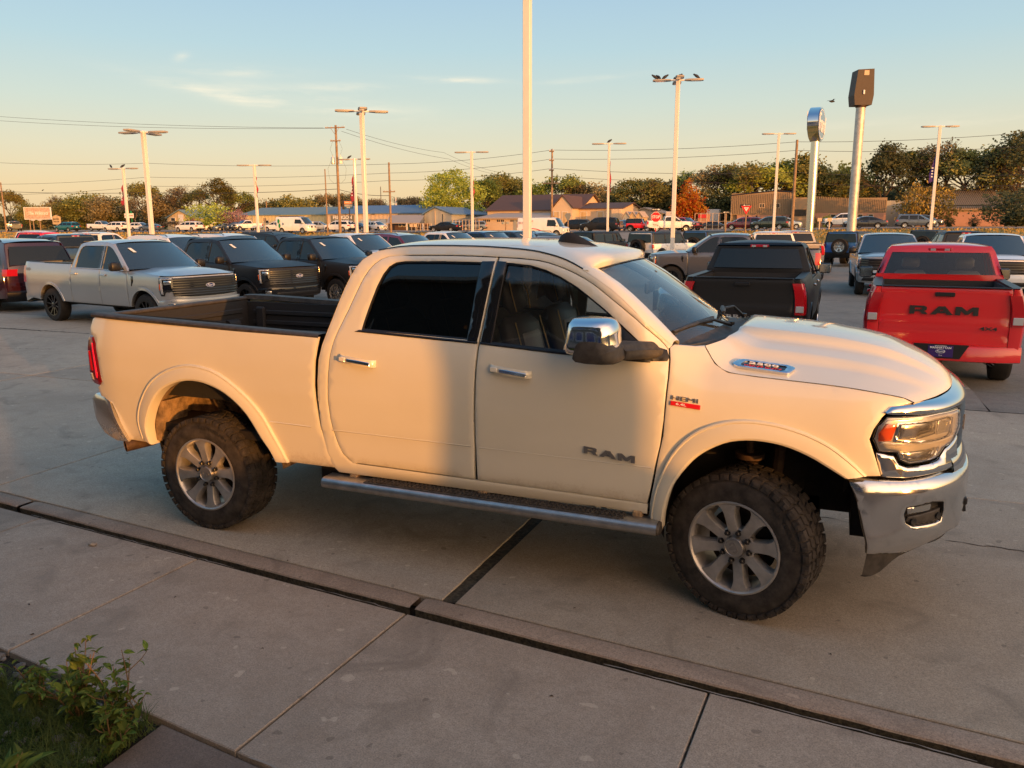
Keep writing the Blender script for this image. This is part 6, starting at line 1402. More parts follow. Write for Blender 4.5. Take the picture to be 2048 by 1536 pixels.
for px in (798, 806, 824, 832): onwall(b3, 'window', px, px+4, 448, 453, 'dark_win', frame='w_white')
onwall(b3, 'door', 815, 818.5, 447, 460, 'r_teal'); 
for px in (813, 845): x = colx(px, 131)-b3.location.x; g = G(); g.box(x-.1, x+.1, -6.6, -6.4, 0, zb_-.1); g.build('awning_post', M['w_white'], b3)
b4 = bld('brown_roof_building', 138, 975, 1158, 420.5, 392, 'w_tan', 'r_brown', 'tan building with a big brown shingled roof and cross gable', 17)
b5 = bld('side_hall', 137, 1145, 1243, 417, 408, 'w_tan', 'r_brown', 'low tan hall with brown roof adjoining the cross gable', 15)
for px in (1162, 1195): onwall(b5, 'door', px, px+11, 424, 439, 'w_cream', .02, .03, 'w_white')
b6 = bld('cross_gable', 133, 1105.5, 1144.5, 416, 392, 'w_tan', 'r_brown', 'tall tan cross gable with two white doors', 14, 'x', ov=.25)
onwall(b6, 'door', 1108, 1118, 423.5, 446, 'w_cream', .02, .03, 'w_white'); onwall(b6, 'door', 1125, 1135, 424, 446, 'w_cream', .02, .03, 'w_white')
b7 = bld('lean_to', 131, 955, 1101, 434.5, None, 'w_tan', 'r_tan', 'tan lean-to with a row of small square windows', 8)
g = G(); w_ = (colx(1101, 131)-colx(955, 131))/2; H7 = hz(1028, 434.5, 131)-b7.location.z; g.add([(-w_-.5, -4.6, H7-.05), (w_+.3, -4.6, H7-.05), (w_, 4.0, H7+1.0), (-w_+1.5, 4.0, H7+1.0), (-w_-.5, -4.6, H7-.25), (w_+.3, -4.6, H7-.25)], [(0, 1, 2, 3), (0, 1, 5, 4)]); g.build('roof', M['r_tan'], b7, 0)
for px in (966.5, 970, 974, 977.5, 994, 997.5, 1002, 1005.5, 1021, 1025, 1029.5, 1033.5, 1068, 1071.5, 1075): onwall(b7, 'window', px, px+2.4, 439.5, 443.5, 'dark_win', .01, .03)
onwall(b7, 'door', 1027, 1033.5, 440, 461, 'w_gray', .02, .04)
b8 = bld('storage_shed', 150, 1254, 1324, 427, 417, 'w_gray', 'r_gray', 'grey green storage shed behind the stop sign', 18, 'x')
for i, px in enumerate((1246, 1259, 1272)):
    b = bld('garden_shed', 128+i*.3, px, px+12.5, 433.5, 425, 'w_cream' if i else 'w_gray', 'r_tan', ['small garden shed in shade, leftmost of the three', 'small orange garden shed in the middle of three', 'small orange garden shed, rightmost of the three'][i], 4, 'x', .15); b['group'] = 'small gabled garden sheds'
    onwall(b, 'door', px+4, px+8.5, 436, 446, 'w_yellow' if i else 'w_gray', .02, .03)
def boxtrailer(y, px0, px1, py0, py1, label, mat='w_white', depth=2.6):
    x0, x1 = colx(px0, y), colx(px1, y); r = empty('box_trailer', ((x0+x1)/2, y, TH(x0, y)), 0, label, 'trailer'); w = (x1-x0)/2; H = hz(px0, py0, y)-r.location.z
    g = G(); g.bbox(-w, w, 0, depth, .9, H, .05); g.build('trailer_body', M[mat], r); 
    for k in range(int(w*2/1.2)+1): x = -w+.2+1.2*k; g = G(); g.box(x, x+.06, -.03, 0, .95, H-.05); g.build('rib', M[mat], r, 0)
    for x in (-w*.6, w*.55, w*.7): g = G(); g.lathe([(0, 0), (.48, 0), (.48, .3), (0, .3)], 14, (x, .0, .48), 'y'); g.build('wheel', M['rubber'], r)
    return r
boxtrailer(134, 1222, 1242, 418, 440, 'tan box trailer beside the low hall', 'w_tan'); boxtrailer(150, 1331, 1356, 423, 440, 'small white box trailer left of the orange maple'); boxtrailer(155, 1389, 1438, 419, 442, 'long white box trailer right of the orange maple')
b = bld('red_kiosk', 140, 1396, 1415, 428, None, 'w_pink', 'r_tan', 'red printed kiosk below the long white trailer', 3); onwall(b, 'banner', 1397, 1414, 429, 436, 'badge_red')
# brown industrial building: tall block, low wing, far wing
b9 = bld('brown_hall', 150, 1462, 1580, 386, None, 'w_brown', 'w_brown', 'tall brown metal-clad hall with paired windows', 30)
def ribs(r, px0, px1, top0, top1, bot, mat='w_brown', step=3.6, prd=.14):
    y = r['_y']; px = px0
    while px < px1:
        k = (px-px0)/(px1-px0); x = colx(px, y)-r.location.x; zt = hz(px, top0+(top1-top0)*k, y)-r.location.z; zb2 = hz(px, bot, y)-r.location.z; g = G(); g.box(x, x+.14, y-r.location.y-prd, y-r.location.y, zb2, zt); g.build('cladding_rib', M[mat], r, 0); px += step
xg0, xg1 = colx(1461, 150)-b9.location.x, colx(1582, 150)-b9.location.x; za, zm_, zc = (hz(1461, 391, 150)-b9.location.z, hz(1540, 382, 150)-b9.location.z, hz(1582, 384.5, 150)-b9.location.z); xmid = colx(1545, 150)-b9.location.x
g = G(); g.prism([(xg0, hz(1461, 430, 150)-b9.location.z), (xg1, hz(1582, 430, 150)-b9.location.z), (xg1, zc), (xmid, zm_), (xg0, za)], lambda a, b: (a, -15.5, b), lambda a, b: (a, -14.9, b)); g.build('cladding', M['w_brown'], b9, 0); b9['_y'] = 149.5
g = G(); g.tube([(xg0-.1, -15.55, za), (xmid, -15.55, zm_), (xg1+.1, -15.55, zc)], .10, 4); g.build('roof_trim', M['dark_win'], b9)
ribs(b9, 1462, 1580, 391.5, 385, 428)
for px in (1519, 1524, 1550, 1554.5): onwall(b9, 'window', px, px+3.4, 408, 415, 'dark_win', .10, .05, 'w_tan')
onwall(b9, 'window', 1480, 1485, 409, 416, 'dark_win', .1, .05)
onwall(b9, 'brick_base', 1474, 1579, 430, 452, 'w_pink', -.45, .02)
for px in (1494, 1512, 1563): onwall(b9, 'door', px, px+3, 431, 446, 'dark_win', -.35, .02)
b10 = bld('dark_annex', 147, 1584, 1614, 395, None, 'w_brown', 'w_brown', 'dark entrance block between the brown hall and its low wing', 30); onwall(b10, 'dark_fascia', 1585, 1613, 419, 432, 'dark_win', .05, .05)
b11 = bld('brown_wing', 150, 1617, 1772, 396, None, 'w_brown', 'w_brown', 'low brown ribbed wing right of the polished sign pole', 26)
ribs(b11, 1618, 1770, 392, 400, 424); onwall(b11, 'brick_base', 1617, 1772, 426, 452, 'w_pink', .02, .05)
for px in (1662, 1680, 1716, 1737): onwall(b11, 'window', px, px+9, 429, 436, 'dark_win', .08, .05, 'w_tan')
b12 = bld('grey_link', 156, 1772, 1822, 401, None, 'w_gray', 'w_gray', 'dull grey link building behind the orange green tree', 20)
b13 = bld('far_brown_wing', 150, 1822, 2010, 419, 383, 'w_brown', 'w_brown', 'brown ribbed building with a sunlit sloping roof at the right', 30); onwall(b13, 'brick_base', 1822, 2010, 424, 452, 'w_pink', .02, .05); onwall(b13, 'band', 1822, 2010, 410, 412, 'dark_win', .1, .1)
r13 = [c for c in b13.children if c.name.startswith('roof')][0]
d_ = 15; px = 1826
H13 = hz(1916, 419, 150)-b13.location.z; R13 = hz(1916, 383, 165)-b13.location.z
while px < 2005:
    x = colx(px, 150)-b13.location.x; g = G(); g.add([(x, -d_-.4, H13+.08), (x+.16, -d_-.4, H13+.08), (x+.16, 0, R13+.25), (x, 0, R13+.25), (x, -d_-.4, H13+.2), (x+.16, -d_-.4, H13+.2), (x+.16, 0, R13+.37), (x, 0, R13+.37)], [(4, 5, 6, 7), (0, 4, 7, 3), (1, 2, 6, 5), (0, 1, 5, 4)]); g.build('roof_rib', M['w_brown'], b13, 0); px += 4.2
# chain fences
def fence(y, px0, px1, py, label, nm='chain_fence', h=1.8, posts=8):
    x0, x1 = colx(px0, y), colx(px1, y); r = empty(nm, ((x0+x1)/2, y, TH((x0+x1)/2, y)), 0, label, 'fence'); w = (x1-x0)/2
    for i in range(posts+1): x = -w+2*w*i/posts; g = G(); g.tube([(x, 0, 0), (x, 0, h)], .05, 6); g.build('fence_post', M['w_tan'], r)
    for z in (.15, h/2, h): g = G(); g.tube([(-w, 0, z), (w, 0, z)], .03, 4); g.build('rail', M['w_tan'], r)
    g = G(); k = int(w*2/.35)
    for i in range(k): x = -w+.35*i; g.add([(x, 0, 0), (x+.014, 0, 0), (x+.514, 0, h), (x+.5, 0, h)], [(0, 1, 2, 3)]); g.add([(x+.5, .0, 0), (x+.514, 0, 0), (x+.014, 0, h), (x, 0, h)], [(0, 1, 2, 3)])
    m_ = g.build('wire_mesh', M['steelpart'], r, 0, weld=False); m_['kind'] = 'stuff'
fence(125, 905, 958, 0, 'chain fence in front of the parked cars left of the lean-to'); fence(130, 1390, 1462, 0, 'tall yard gate fence below the long white trailer', h=2.6, posts=6); fence(118, 833, 862, 0, 'low white fence by the brick office', h=1.2, posts=4)
# ================================================================ poles, signs, wires, birds
M['pole'] = pbr('cream_painted_steel', (.74, .70, .62), .5, var=.04, coat=.2); M['wood'] = pbr('weathered_wood', (.30, .20, .12), .85, var=.35, vscale=3, bump=.4, bscale=8); M['galv'] = pbr('galvanised_steel', (.52, .50, .46), .45, .5, var=.25, vscale=2.5); M['wire'] = pbr('wire', (.05, .045, .04), .6)
M['lamphead'] = pbr('lamp_head', (.34, .31, .27), .5); M['banner_red'] = pbr('red_banner', (.32, .03, .05), .8, var=.3, vscale=2); M['banner_purple'] = pbr('purple_banner', (.05, .02, .16), .8); M['brown_box'] = pbr('brown_sign_box', (.045, .030, .024), .6, var=.15); M['birdm'] = pbr('bird', (.02, .02, .022), .7)
def lamppost(px, D, topy, label, heads=2, w=.16, rot=0, banner=None, base=0):
    x, y, _ = at(px, D); z0 = LOT if y < 61 else TH(x, y); tx = CAMP.x; d = math.hypot(x-CAMP.x, y-CAMP.y)
    dep = (Vector((x, y, 0))-Vector((CAMP.x, CAMP.y, 0))).dot(Vector((CF.x, CF.y, 0)).normalized())
    # height from the picture row of its top
    best = min((abs(proj_y(x, y, z)-topy), z) for z in [2+.05*i for i in range(280)])[1]
    r = empty('lamp_post', (x, y, z0), 0, label, 'lamp post', 'lot lamp posts'); H = best-z0; w *= .74
    g = G(); g.bbox(-w/2, w/2, -w/2, w/2, .5, H, .012); g.build('pole', M['pole'], r, 30)
    g = G(); g.lathe([(.0, .5), (.28, .5), (.30, .46), (.30, 0), (0, 0)], 16, axis='z'); g.build('base', M['w_gray'], r)
    dirs = {2: [0, PI], 4: [0, PI/2, PI, 3*PI/2]}[heads]
    for a in dirs:
        a += rot; ca, sa = math.cos(a), math.sin(a); f = lambda u, v, q: (u*ca-v*sa, u*sa+v*ca, q)
        hd = G(); hd.prism([(.35, -.12), (.55, -.20), (1.05, -.20), (1.2, -.14), (1.2, .14), (1.05, .20), (.55, .20), (.35, .12)], lambda u, v: f(u, v, H-.10), lambda u, v: f(u, v, H-.03)); h = hd.build('lamp_head', M['lamphead'], r, 30)
        hd = G(); hd.bbox(.05, .40, -.05, .05, H-.10, H-.03, .01, f); hd.build('arm', M['pole'], h)
        hd = G(); hd.box(.6, 1.1, -.15, .15, H-.115, H-.10, f); hd.build('lens', M['lens_white'], h)
    if banner:
        by0, by1, mt, side_ = banner[:4]; z1 = min((abs(proj_y(x, y, z)-by0), z) for z in [1+.05*i for i in range(280)])[1]-z0; zb2 = min((abs(proj_y(x, y, z)-by1), z) for z in [1+.05*i for i in range(280)])[1]-z0
        g = G(); n = 12; bw = .30 if len(banner) < 5 else .10
        g.rows([[(side_*(.09+bw*u*(.15+.85*min(1, k/n*1.6))), .10*math.sin(k*.9+u*2)*u, z1+(zb2-z1)*k/n-.15*u) for u in (0, .35, .7, 1)] for k in range(n+1)]); bn = g.build('banner', M[mt], r, 60)
        g = G()
        for k in range(4): zc = z1+(zb2-z1)*(.50+.11*k); g.box(min(side_*.18, side_*.28), max(side_*.18, side_*.28), -.14, -.13, zc-.05, zc+.04)
        if len(banner) > 4: g = G(); g.box(0, side_*.05, -.1, -.09, zb2+.2, zb2+.25)
        g.build('banner_print', M['white_trim'], bn, 0)
    return r, H
def proj_y(x, y, z):
    d = Vector((x, y, z))-CAMP; return 768-FPX*d.dot(CU)/d.dot(CF)
big = lamppost(1054.5, 21, -70, 'tall square cream pole rising out of the top of the picture', 4, .25, R_(-35))
LP = {}
LP['a'] = lamppost(303, 38, 263, 'lamp post with four heads left of the main utility pole', 4, .24, R_(10))
LP['b'] = lamppost(257, 58, 335, 'lamp post with a red banner left of the four-headed post', 2, .22, R_(5), (360, 408, 'banner_red', -1))
LP['c'] = lamppost(516, 58, 329, 'lamp post in front of the yellow building', 2, .22, R_(20), (352, 392, 'banner_red', 1, 0))
LP['d'] = lamppost(732, 38, 219, 'four-headed lamp post right of the main utility pole', 4, .24, R_(35))
LP['e'] = lamppost(714, 60, 317, 'lamp post with a long red banner beside the main utility pole', 2, .22, R_(8), (340, 400, 'banner_red', -1))
LP['f'] = lamppost(945, 58, 303, 'lamp post in front of the large green tree', 2, .22, R_(15), (360, 392, 'banner_red', 1, 0))
LP['g'] = lamppost(1215, 58, 285, 'lamp post right of the brown roofed building', 2, .19, R_(15), (320, 380, 'banner_red', 1, 0))
LP['h'] = lamppost(1346, 40, 157, 'four-headed lamp post beside the stop sign with birds on it', 4, .25, R_(15))
LP['i'] = lamppost(1547, 60, 266, 'lamp post in front of the brown hall', 2, .24, R_(18))
LP['j'] = lamppost(1861, 55, 251, 'lamp post with a purple banner at the right', 2, .25, R_(18), (310, 362, 'banner_purple', -1))
# polished pole with an oval sign seen nearly edge on
x, y, _ = at(1619, 72); so = empty('oval_sign', (x, y, LOT), R_(85.5), 'oval dealer sign seen edge-on on a polished steel pole', 'sign')
zt = min((abs(proj_y(x, y, z)-283), z) for z in [2+.05*i for i in range(400)])[1]-LOT; zt2 = min((abs(proj_y(x, y, z)-215), z) for z in [2+.05*i for i in range(400)])[1]-LOT
g = G(); g.lathe([(.36, 0), (.36, zt+.1), (0, zt+.1)], 28, axis='z'); g.build('pole', pbr('polished_steel', (.60, .57, .50), .22, 1, roughvar=.1), so)
zc = (zt+zt2)/2; hh = (zt2-zt)/2; el_ = [(hh*2.0*math.cos(2*PI*k/40), hh*math.sin(2*PI*k/40)) for k in range(40)]
g = G(); g.prism(el_, lambda a, b: (a, -.42, zc+b), lambda a, b: (a, .42, zc+b)); g.build('sign_rim', M['chrome'], so, 40)
for s in (-1, 1):
    g = G(); g.prism([(a*.94, b*.94) for a, b in el_], lambda a, b: (a, s*.42, zc+b), lambda a, b: (a, s*.46, zc+b)); f1 = g.build('sign_face', M['oval_blue'], so, 40)
    g = G(); text(g, 'Ford', hh*1.5, lambda u, v, w: (u*(-s), s*(.46+w), zc+v), 1.2, .01, .03, .25); g.build('sign_lettering', M['badge_white'], f1)
    g = G(); rr_ = [(a*.88, b*.86) for a, b in el_]; r2 = [(a*.85, b*.81) for a, b in el_]; n = 40
    g.add([(a, s*.465, zc+b) for a, b in rr_]+[(a, s*.465, zc+b) for a, b in r2], [(i, (i+1) % n, n+(i+1) % n, n+i) for i in range(n)]); g.build('sign_border', M['badge_white'], f1, 0)
# galvanised pole with a dark box sign
x, y, _ = at(1703, 62); bs = empty('box_sign', (x, y, LOT), R_(20), 'dark brown box sign on a thick galvanised pole', 'sign')
zf = lambda py: min((abs(proj_y(x, y, z)-py), z) for z in [2+.05*i for i in range(400)])[1]-LOT
g = G(); g.lathe([(.34, 0), (.34, zf(215)), (0, zf(215))], 24, axis='z'); g.build('pole', M['galv'], bs, 40)
za, zb2, zmid = zf(212), zf(140), zf(192)
g = G(); g.prism([(-.62, za), (.62, za), (.72, zmid), (.62, zb2), (-.55, zb2-.05), (-.72, zmid)], lambda a, b: (a, -.45, b), lambda a, b: (a, .75, b)); g.build('sign_box', M['brown_box'], bs, 0)
g = G(); g.box(-.10, .25, -.47, -.45, zb2-.45, zb2-.12); g.build('sign_label', M['w_tan'], bs, 0)
g = G(); g.bbox(-.10, .02, -.55, -.45, zmid+.05, zmid+.35, .02); g.build('photocell', M['white_trim'], bs)
g = G(); g.lathe([(.37, zf(215)), (.40, zf(213)), (.40, zf(205)), (.37, zf(203))], 24, axis='z'); g.build('collar', M['steelpart'], bs)
# wooden utility poles
def upole(px, yy, topy, label, r=.17, arms=(), lean=0, name='utility_pole'):
    x = colx(px, yy); z0 = TH(x, yy)-.1; zt = hz_at(x, yy, topy); o = empty(name, (x, yy, z0), 0, label, 'utility pole', 'wooden utility poles'); H = zt-z0
    g = G(); g.tube([(0, 0, 0), (lean, 0, H)], [r, r*.7], 10); g.build('post', M['wood'], o)
    for (zz_, w, dirn) in arms:
        g = G(); f = R_(dirn); g.bbox(-w, w, -.06, .06, H-zz_-.07, H-zz_+.07, .01, lambda a, b, c: (a*math.cos(f)-b*math.sin(f)+lean, a*math.sin(f)+b*math.cos(f)-.2, c)); am = g.build('crossarm', M['wood'], o)
        for k in (-.95, -.75, -.35, .35, .75, .95): g = G(); g.lathe([(.0, 0), (.05, 0), (.06, .08), (.03, .16), (0, .17)], 8, (k*w*math.cos(f)+lean, k*w*math.sin(f)-.2, H-zz_+.07), 'z'); g.build('insulator', M['lamp_gray'], am)
        if w > 1.2:
            for s in (-1, 1): g = G(); g.tube([(s*w*.45*math.cos(f), s*w*.45*math.sin(f)-.25, H-zz_), (0, -.15, H-zz_-.95)], .025, 4); g.build('brace', M['wood'], am)
    return o, H
def hz_at(x, y, topy): return min((abs(proj_y(x, y, z)-topy), z) for z in [1+.05*i for i in range(500)])[1]
up, H = upole(679, 93, 250, 'tall wooden utility pole with transformers and a wide crossarm', .21, [(.35, 1.45, 8), (2.1, .75, 8)])
for sx, mt in ((-1, 'lamp_gray'), (1, 'pole')):
    g = G(); g.lathe([(0, 0), (.26, .02), (.27, .1), (.27, .85), (.22, .95), (0, .97)], 16, (sx*.62, -.1, H-5.2), 'z'); g.tube([(sx*.62, -.1, H-4.25), (sx*.62, -.1, H-3.95)], .05, 6); g.build('transformer', M[mt], up)
    g = G(); g.tube([(sx*.62, -.1, H-4.0), (sx*1.0, -.1, H-3.2), (sx*.55, -.1, H-2.2)], .015, 4); g.tube([(sx*.85, -.1, H-4.6), (sx*1.5, -.1, H-5.8), (sx*1.3, -.1, H-7.2), (sx*.6, -.1, H-7.8), (0, -.1, H-7.7)], .015, 4); g.build('cable_loop', M['wire'], up)
upole(654, 86, 338, 'thin pale pole touching the tall utility pole', .10)
upole(781, 96, 325, 'wooden pole with a short crossarm in front of the blue roof', .17, [(4.0, .9, 8)]); upole(302, 96, 353, 'wooden pole with two lamps behind the left lamp posts', .17, [(8.2, .5, 0)]); upole(9, 100, 365, 'wooden pole at the left edge', .17)
upole(1103.5, 94, 298, 'wooden pole in front of the cross gable', .16, [(4.2, 1.1, 8), (.3, .3, 8), (1.4, .3, 8), (2.6, .3, 8)]); upole(1585, 94, 280, 'bare wooden pole in front of the brown hall', .19); upole(981, 170, 362, 'short wooden pole behind the large green tree', .18, [(2.0, .7, 0)]); upole(534, 170, 402, 'wooden stub pole behind the yellow building', .18); upole(763, 165, 373, 'thin dark pole behind the blue roof', .12)
def wire(pts, label, r=.022, sag=0):
    g = G(); P = [Vector(p) for p in pts]; path = []
    for a, b in zip(P, P[1:]):
        for k in range(12): t = k/12; q = a.lerp(b, t); q.z -= sag*4*t*(1-t); path.append(q)
    path.append(P[-1]); g.tube(path, r, 4); tag(g.build('power_line', M['wire'], None, 0), label, 'power line', 'overhead lines')
wire([p3(-40, 226, 93), p3(655, 255.5, 93)], 'upper overhead line from the left edge to the wide crossarm', sag=.5); wire([p3(-40, 235, 93), p3(665, 256, 93)], 'lower overhead line from the left edge to the wide crossarm', sag=.6)
for k, (a, b_) in enumerate(((322, 336), (368, 348), (390, 364))):
    wire([p3(-40, a, 96), p3(302, [326, 354, 372][k], 96), p3(781, [328, 346, 361][k], 96), p3(1103, [300, 318, 337][k], 94), p3(1585, [284, 301, 345][k], 94), p3(2090, [261, 290, 347][k], 94)], ['topmost of the three long lines through all the wooden poles', 'middle of the three long lines through all the wooden poles', 'lowest of the three long lines through all the wooden poles'][k], sag=.35)
wire([p3(-40, 380, 98), p3(302, 385, 96), p3(676, 378, 93), p3(781, 391, 96)], 'heavy low line from the left edge past the tall utility pole', .035, .3); wire([p3(690, 262, 93), p3(900, 318, 130), p3(1010, 352, 150)], 'line sloping down to the right from the wide crossarm', sag=.4); wire([p3(700, 258, 93), p3(890, 305, 130), p3(1000, 345, 150)], 'second line sloping down right from the wide crossarm', sag=.4); wire([p3(1103, 352, 94), p3(1585, 366, 94), p3(2090, 369, 94)], 'lowest line across the right hand trees', sag=.3)
# birds
def bird(p, rz, label, sc_=1.0, fly=False):
    r = empty('bird', p, rz, label, 'bird', 'birds on the lamp posts' if not fly else None)
    g = G(); up_ = .0 if fly else .55
    prof = [(-.14, .006), (-.09, .03), (-.02, .055), (.05, .052), (.09, .035), (.12, .036), (.145, .030), (.165, .004)]
    rows = []
    for x, w in prof:
        a = up_; cx, cz = x*math.cos(a), x*math.sin(a)+.10; rows.append([(cx-w*math.sin(a)*math.sin(q), w*.8*math.cos(q), cz+w*math.cos(a)*math.sin(q)) for q in [2*PI*k/8 for k in range(8)]])
    rows = [rw+[rw[0]] for rw in rows]; g.rows(rows); b = g.build('body', M['birdm'], r, 60)
    g = G(); tipx = prof[-1][0]; g.lathe([(.012, tipx-.01), (0, tipx+.035)], 6, (0, 0, .10), 'x') if fly else g.add([(.135, 0, .18), (.135, .012, .19), (.135, -.012, .19), (.17, 0, .185)], [(0, 1, 3), (0, 3, 2), (1, 2, 3)]); g.build('beak', M['birdm'], r)
    if fly:
        g = G()
        for s in (-1, 1): g.add([(.05, s*.04, .11), (-.04, s*.04, .11), (-.06, s*.22, .17), (.02, s*.24, .18), (-.03, s*.36, .15)], [(0, 1, 2, 3), (3, 2, 4)])
        g.build('wings', M['birdm'], r)
    else:
        for s in (-1, 1): g = G(); g.tube([(-.01, s*.02, .07), (.0, s*.02, 0)], .006, 4); g.build('leg', M['birdm'], r)
    r.scale = (sc_,)*3
x, y, _ = at(1346, 40); Hh = LP['h'][1]+LOT
for k, (dx, dy, rz_, lb) in enumerate(((-1.05, -.30, 200, 'bird at the very tip of the left lamp head'), (-.90, -.22, 150, 'second bird from the tip of the left lamp head'), (-.62, -.15, 20, 'third bird from the tip of the left lamp head'), (-.30, .6, 100, 'bird on the rear lamp head'), (.05, -.1, 30, 'bird in the middle on top of the post'), (.85, .22, 190, 'lone bird on the right lamp head'))): bird((x+dx, y+dy, Hh-.03), R_(rz_), lb, 1.25)
x, y, _ = at(257, 58); bird((x-.05, y, LP['b'][1]+LOT-.03), 1.2, 'bird on top of the red banner post', 1.4); bird((x-1.0, y-.1, LP['b'][1]+LOT-.03), 2.8, 'bird on the left lamp head of the red banner post', 1.4); x, y, _ = at(1215, 58); bird((x, y, LP['g'][1]+LOT-.03), .5, 'bird on the post right of the brown roofed building', 1.4)
x, y, _ = at(714, 60); bird((x-.45, y, LP['e'][1]+LOT-.03), .5, 'bird on the long red banner post', 1.3)
bird(p3(1647, 208, 50), .6, 'small bird flying above the oval sign', 1.3, True); bird(p3(91, 382, 97.5), .6, 'bird sitting on the heavy low line', 1.4)
# road signs
M['sign_red'] = pbr('sign_red', (.55, .012, .015), .5); M['sign_white'] = pbr('sign_white', (.75, .73, .68), .5); M['sign_black'] = pbr('sign_black', (.02, .02, .02), .5); M['sign_back'] = pbr('sign_back', (.20, .22, .23), .5, .4)
def signpost(px, y, label, name, topy, mat='wood', r=.06):
    x = colx(px, y); z0 = TH(x, y)-.05; o = empty(name, (x, y, z0), R_(12), label, 'road sign'); H = hz_at(x, y, topy)-z0; g = G(); g.tube([(0, .06, 0), (0, .06, H)], r, 6); g.build('post', M[mat], o); return o, H, z0
def facez(o, py): return hz_at(o.location.x, o.location.y, py)-o.location.z
def oneway(o, z, w=.95, h=.32, right=True, back=False):
    g = G(); g.bbox(-w/2, w/2, -.03, 0, z-h/2, z+h/2, .01); p = g.build('one_way_plate', M['sign_black'] if not back else M['sign_back'], o)
    if back: return
    s = 1 if right else -1
    g = G(); g.prism([(s*-.40*w, -.045), (s*.22*w, -.045), (s*.22*w, -.11), (s*.44*w, 0), (s*.22*w, .11), (s*.22*w, .045), (s*-.40*w, .045)], lambda a, b: (a, -.032, z+b*(h/.32)), lambda a, b: (a, -.038, z+b*(h/.32))); g.build('arrow', M['sign_white'], p, 0)
    g = G(); text(g, 'ONE WAY', .085, lambda u, v, q: (u-s*.06*w, -.04-q, z+v), 1.1, .02, .003); g.build('plate_lettering', M['sign_black'], p, 0)
o, H, z0 = signpost(1312, 78, 'red stop sign under a one way arrow plate', 'stop_sign', 417, 'badge_red', .05)
zc = facez(o, 434); rr_ = .50; g = G(); oc = [(rr_*1.08*math.cos(PI/8+PI/4*k), rr_*1.08*math.sin(PI/8+PI/4*k)) for k in range(8)]
g.prism(oc, lambda a, b: (a, -.0, zc+b), lambda a, b: (a, -.03, zc+b)); pl = g.build('stop_plate', M['sign_white'], o, 0); g = G(); g.prism([(a*.93, b*.93) for a, b in oc], lambda a, b: (a, -.031, zc+b), lambda a, b: (a, -.037, zc+b)); g.build('red_face', M['sign_red'], pl, 0)
g = G(); text(g, 'STOP', .40, lambda u, v, q: (u, -.040-q, zc+v), .82, .025, .004); g.build('stop_lettering', M['sign_white'], pl, 0)
oneway(o, facez(o, 419.5), .92, .27)
zc2 = facez(o, 450); g = G(); g.bbox(-.38, .38, -.03, 0, zc2-.30, zc2+.30, .01); pl = g.build('divided_road_plate', M['sign_white'], o)
g = G()
for s, zz_ in ((-1, .07), (1, -.08)): g.prism([(s*.30, zz_), (s*.18, zz_+.06), (s*.18, zz_+.02), (s*-.22, zz_+.02), (s*-.22, zz_-.02), (s*.18, zz_-.02), (s*.18, zz_-.06)], lambda a, b: (a, -.032, zc2+b), lambda a, b: (a, -.037, zc2+b))
g.build('arrows', M['sign_black'], pl, 0)
o, H, z0 = signpost(1492, 84, 'red and white yield sign below a one way plate', 'yield_sign', 407, 'wood', .07)
zc = facez(o, 419); s3 = .55; tri = [(-s3, .40), (s3, .40), (0, -.52)]
g = G(); g.prism(tri, lambda a, b: (a, 0, zc+b), lambda a, b: (a, -.03, zc+b)); pl = g.build('yield_plate', M['sign_red'], o, 0); g = G(); g.prism([(a*.45, .05+b*.45) for a, b in tri], lambda a, b: (a, -.031, zc+b), lambda a, b: (a, -.037, zc+b)); g.build('white_centre', M['sign_white'], pl, 0); g = G(); text(g, 'YIELD', .12, lambda u, v, q: (u, -.04-q, zc+.12+v), .9, .02, .003); g.build('yield_lettering', M['sign_red'], pl, 0)
oneway(o, facez(o, 410.5), .8, .22, False)
o, H, z0 = signpost(1452, 92, 'one way sign on a wooden post left of the brown hall', 'one_way_sign', 424, 'wood', .10); oneway(o, facez(o, 425), .75, .26, False)
o, H, z0 = signpost(1136, 88, 'triangular sign seen from behind left of the minivan', 'yield_sign', 427, 'wood', .08); zc = facez(o, 434); g = G(); g.prism([(-.42, .25), (.42, .25), (.10, -.42), (-.10, -.42)], lambda a, b: (a, 0, zc+b), lambda a, b: (a, -.03, zc+b)); g.build('sign_plate', M['sign_back'], o, 0); oneway(o, facez(o, 428), .6, .2, True, True)
o, H, z0 = signpost(1011, 96, 'pair of green street plates on a post before the lean-to', 'street_sign', 443, 'wood', .07); g = G(); g.bbox(-.52, -.06, -.03, 0, H-.35, H-.05, .01); g.bbox(.10, .5, -.03, 0, H-.35, H-.05, .01); g.build('street_plate', M['w_gray'], o)
for px, lb in ((1640, 'left one of two low sign posts beyond the grass'), (1660, 'right one of two low sign posts beyond the grass')): o, H, z0 = signpost(px, 100, lb, 'small_sign', 436, 'w_tan', .08); g = G(); g.bbox(-.25, .25, -.03, 0, H-.4, H, .01); g.build('sign_plate', M['w_tan'], o); o['group'] = 'low sign posts'
for px, lb in ((822, 'left small sign by the brick office'), (830, 'right small sign by the brick office'), (529, 'small sign on a post in front of the yellow building')): o, H, z0 = signpost(px, 110, lb, 'small_sign', 448 if px > 600 else 436, 'w_tan', .07); g = G(); g.bbox(-.28, .28, -.03, 0, H-.45, H, .01); g.build('sign_plate', M['w_tan'] if px > 600 else M['w_brown'], o)
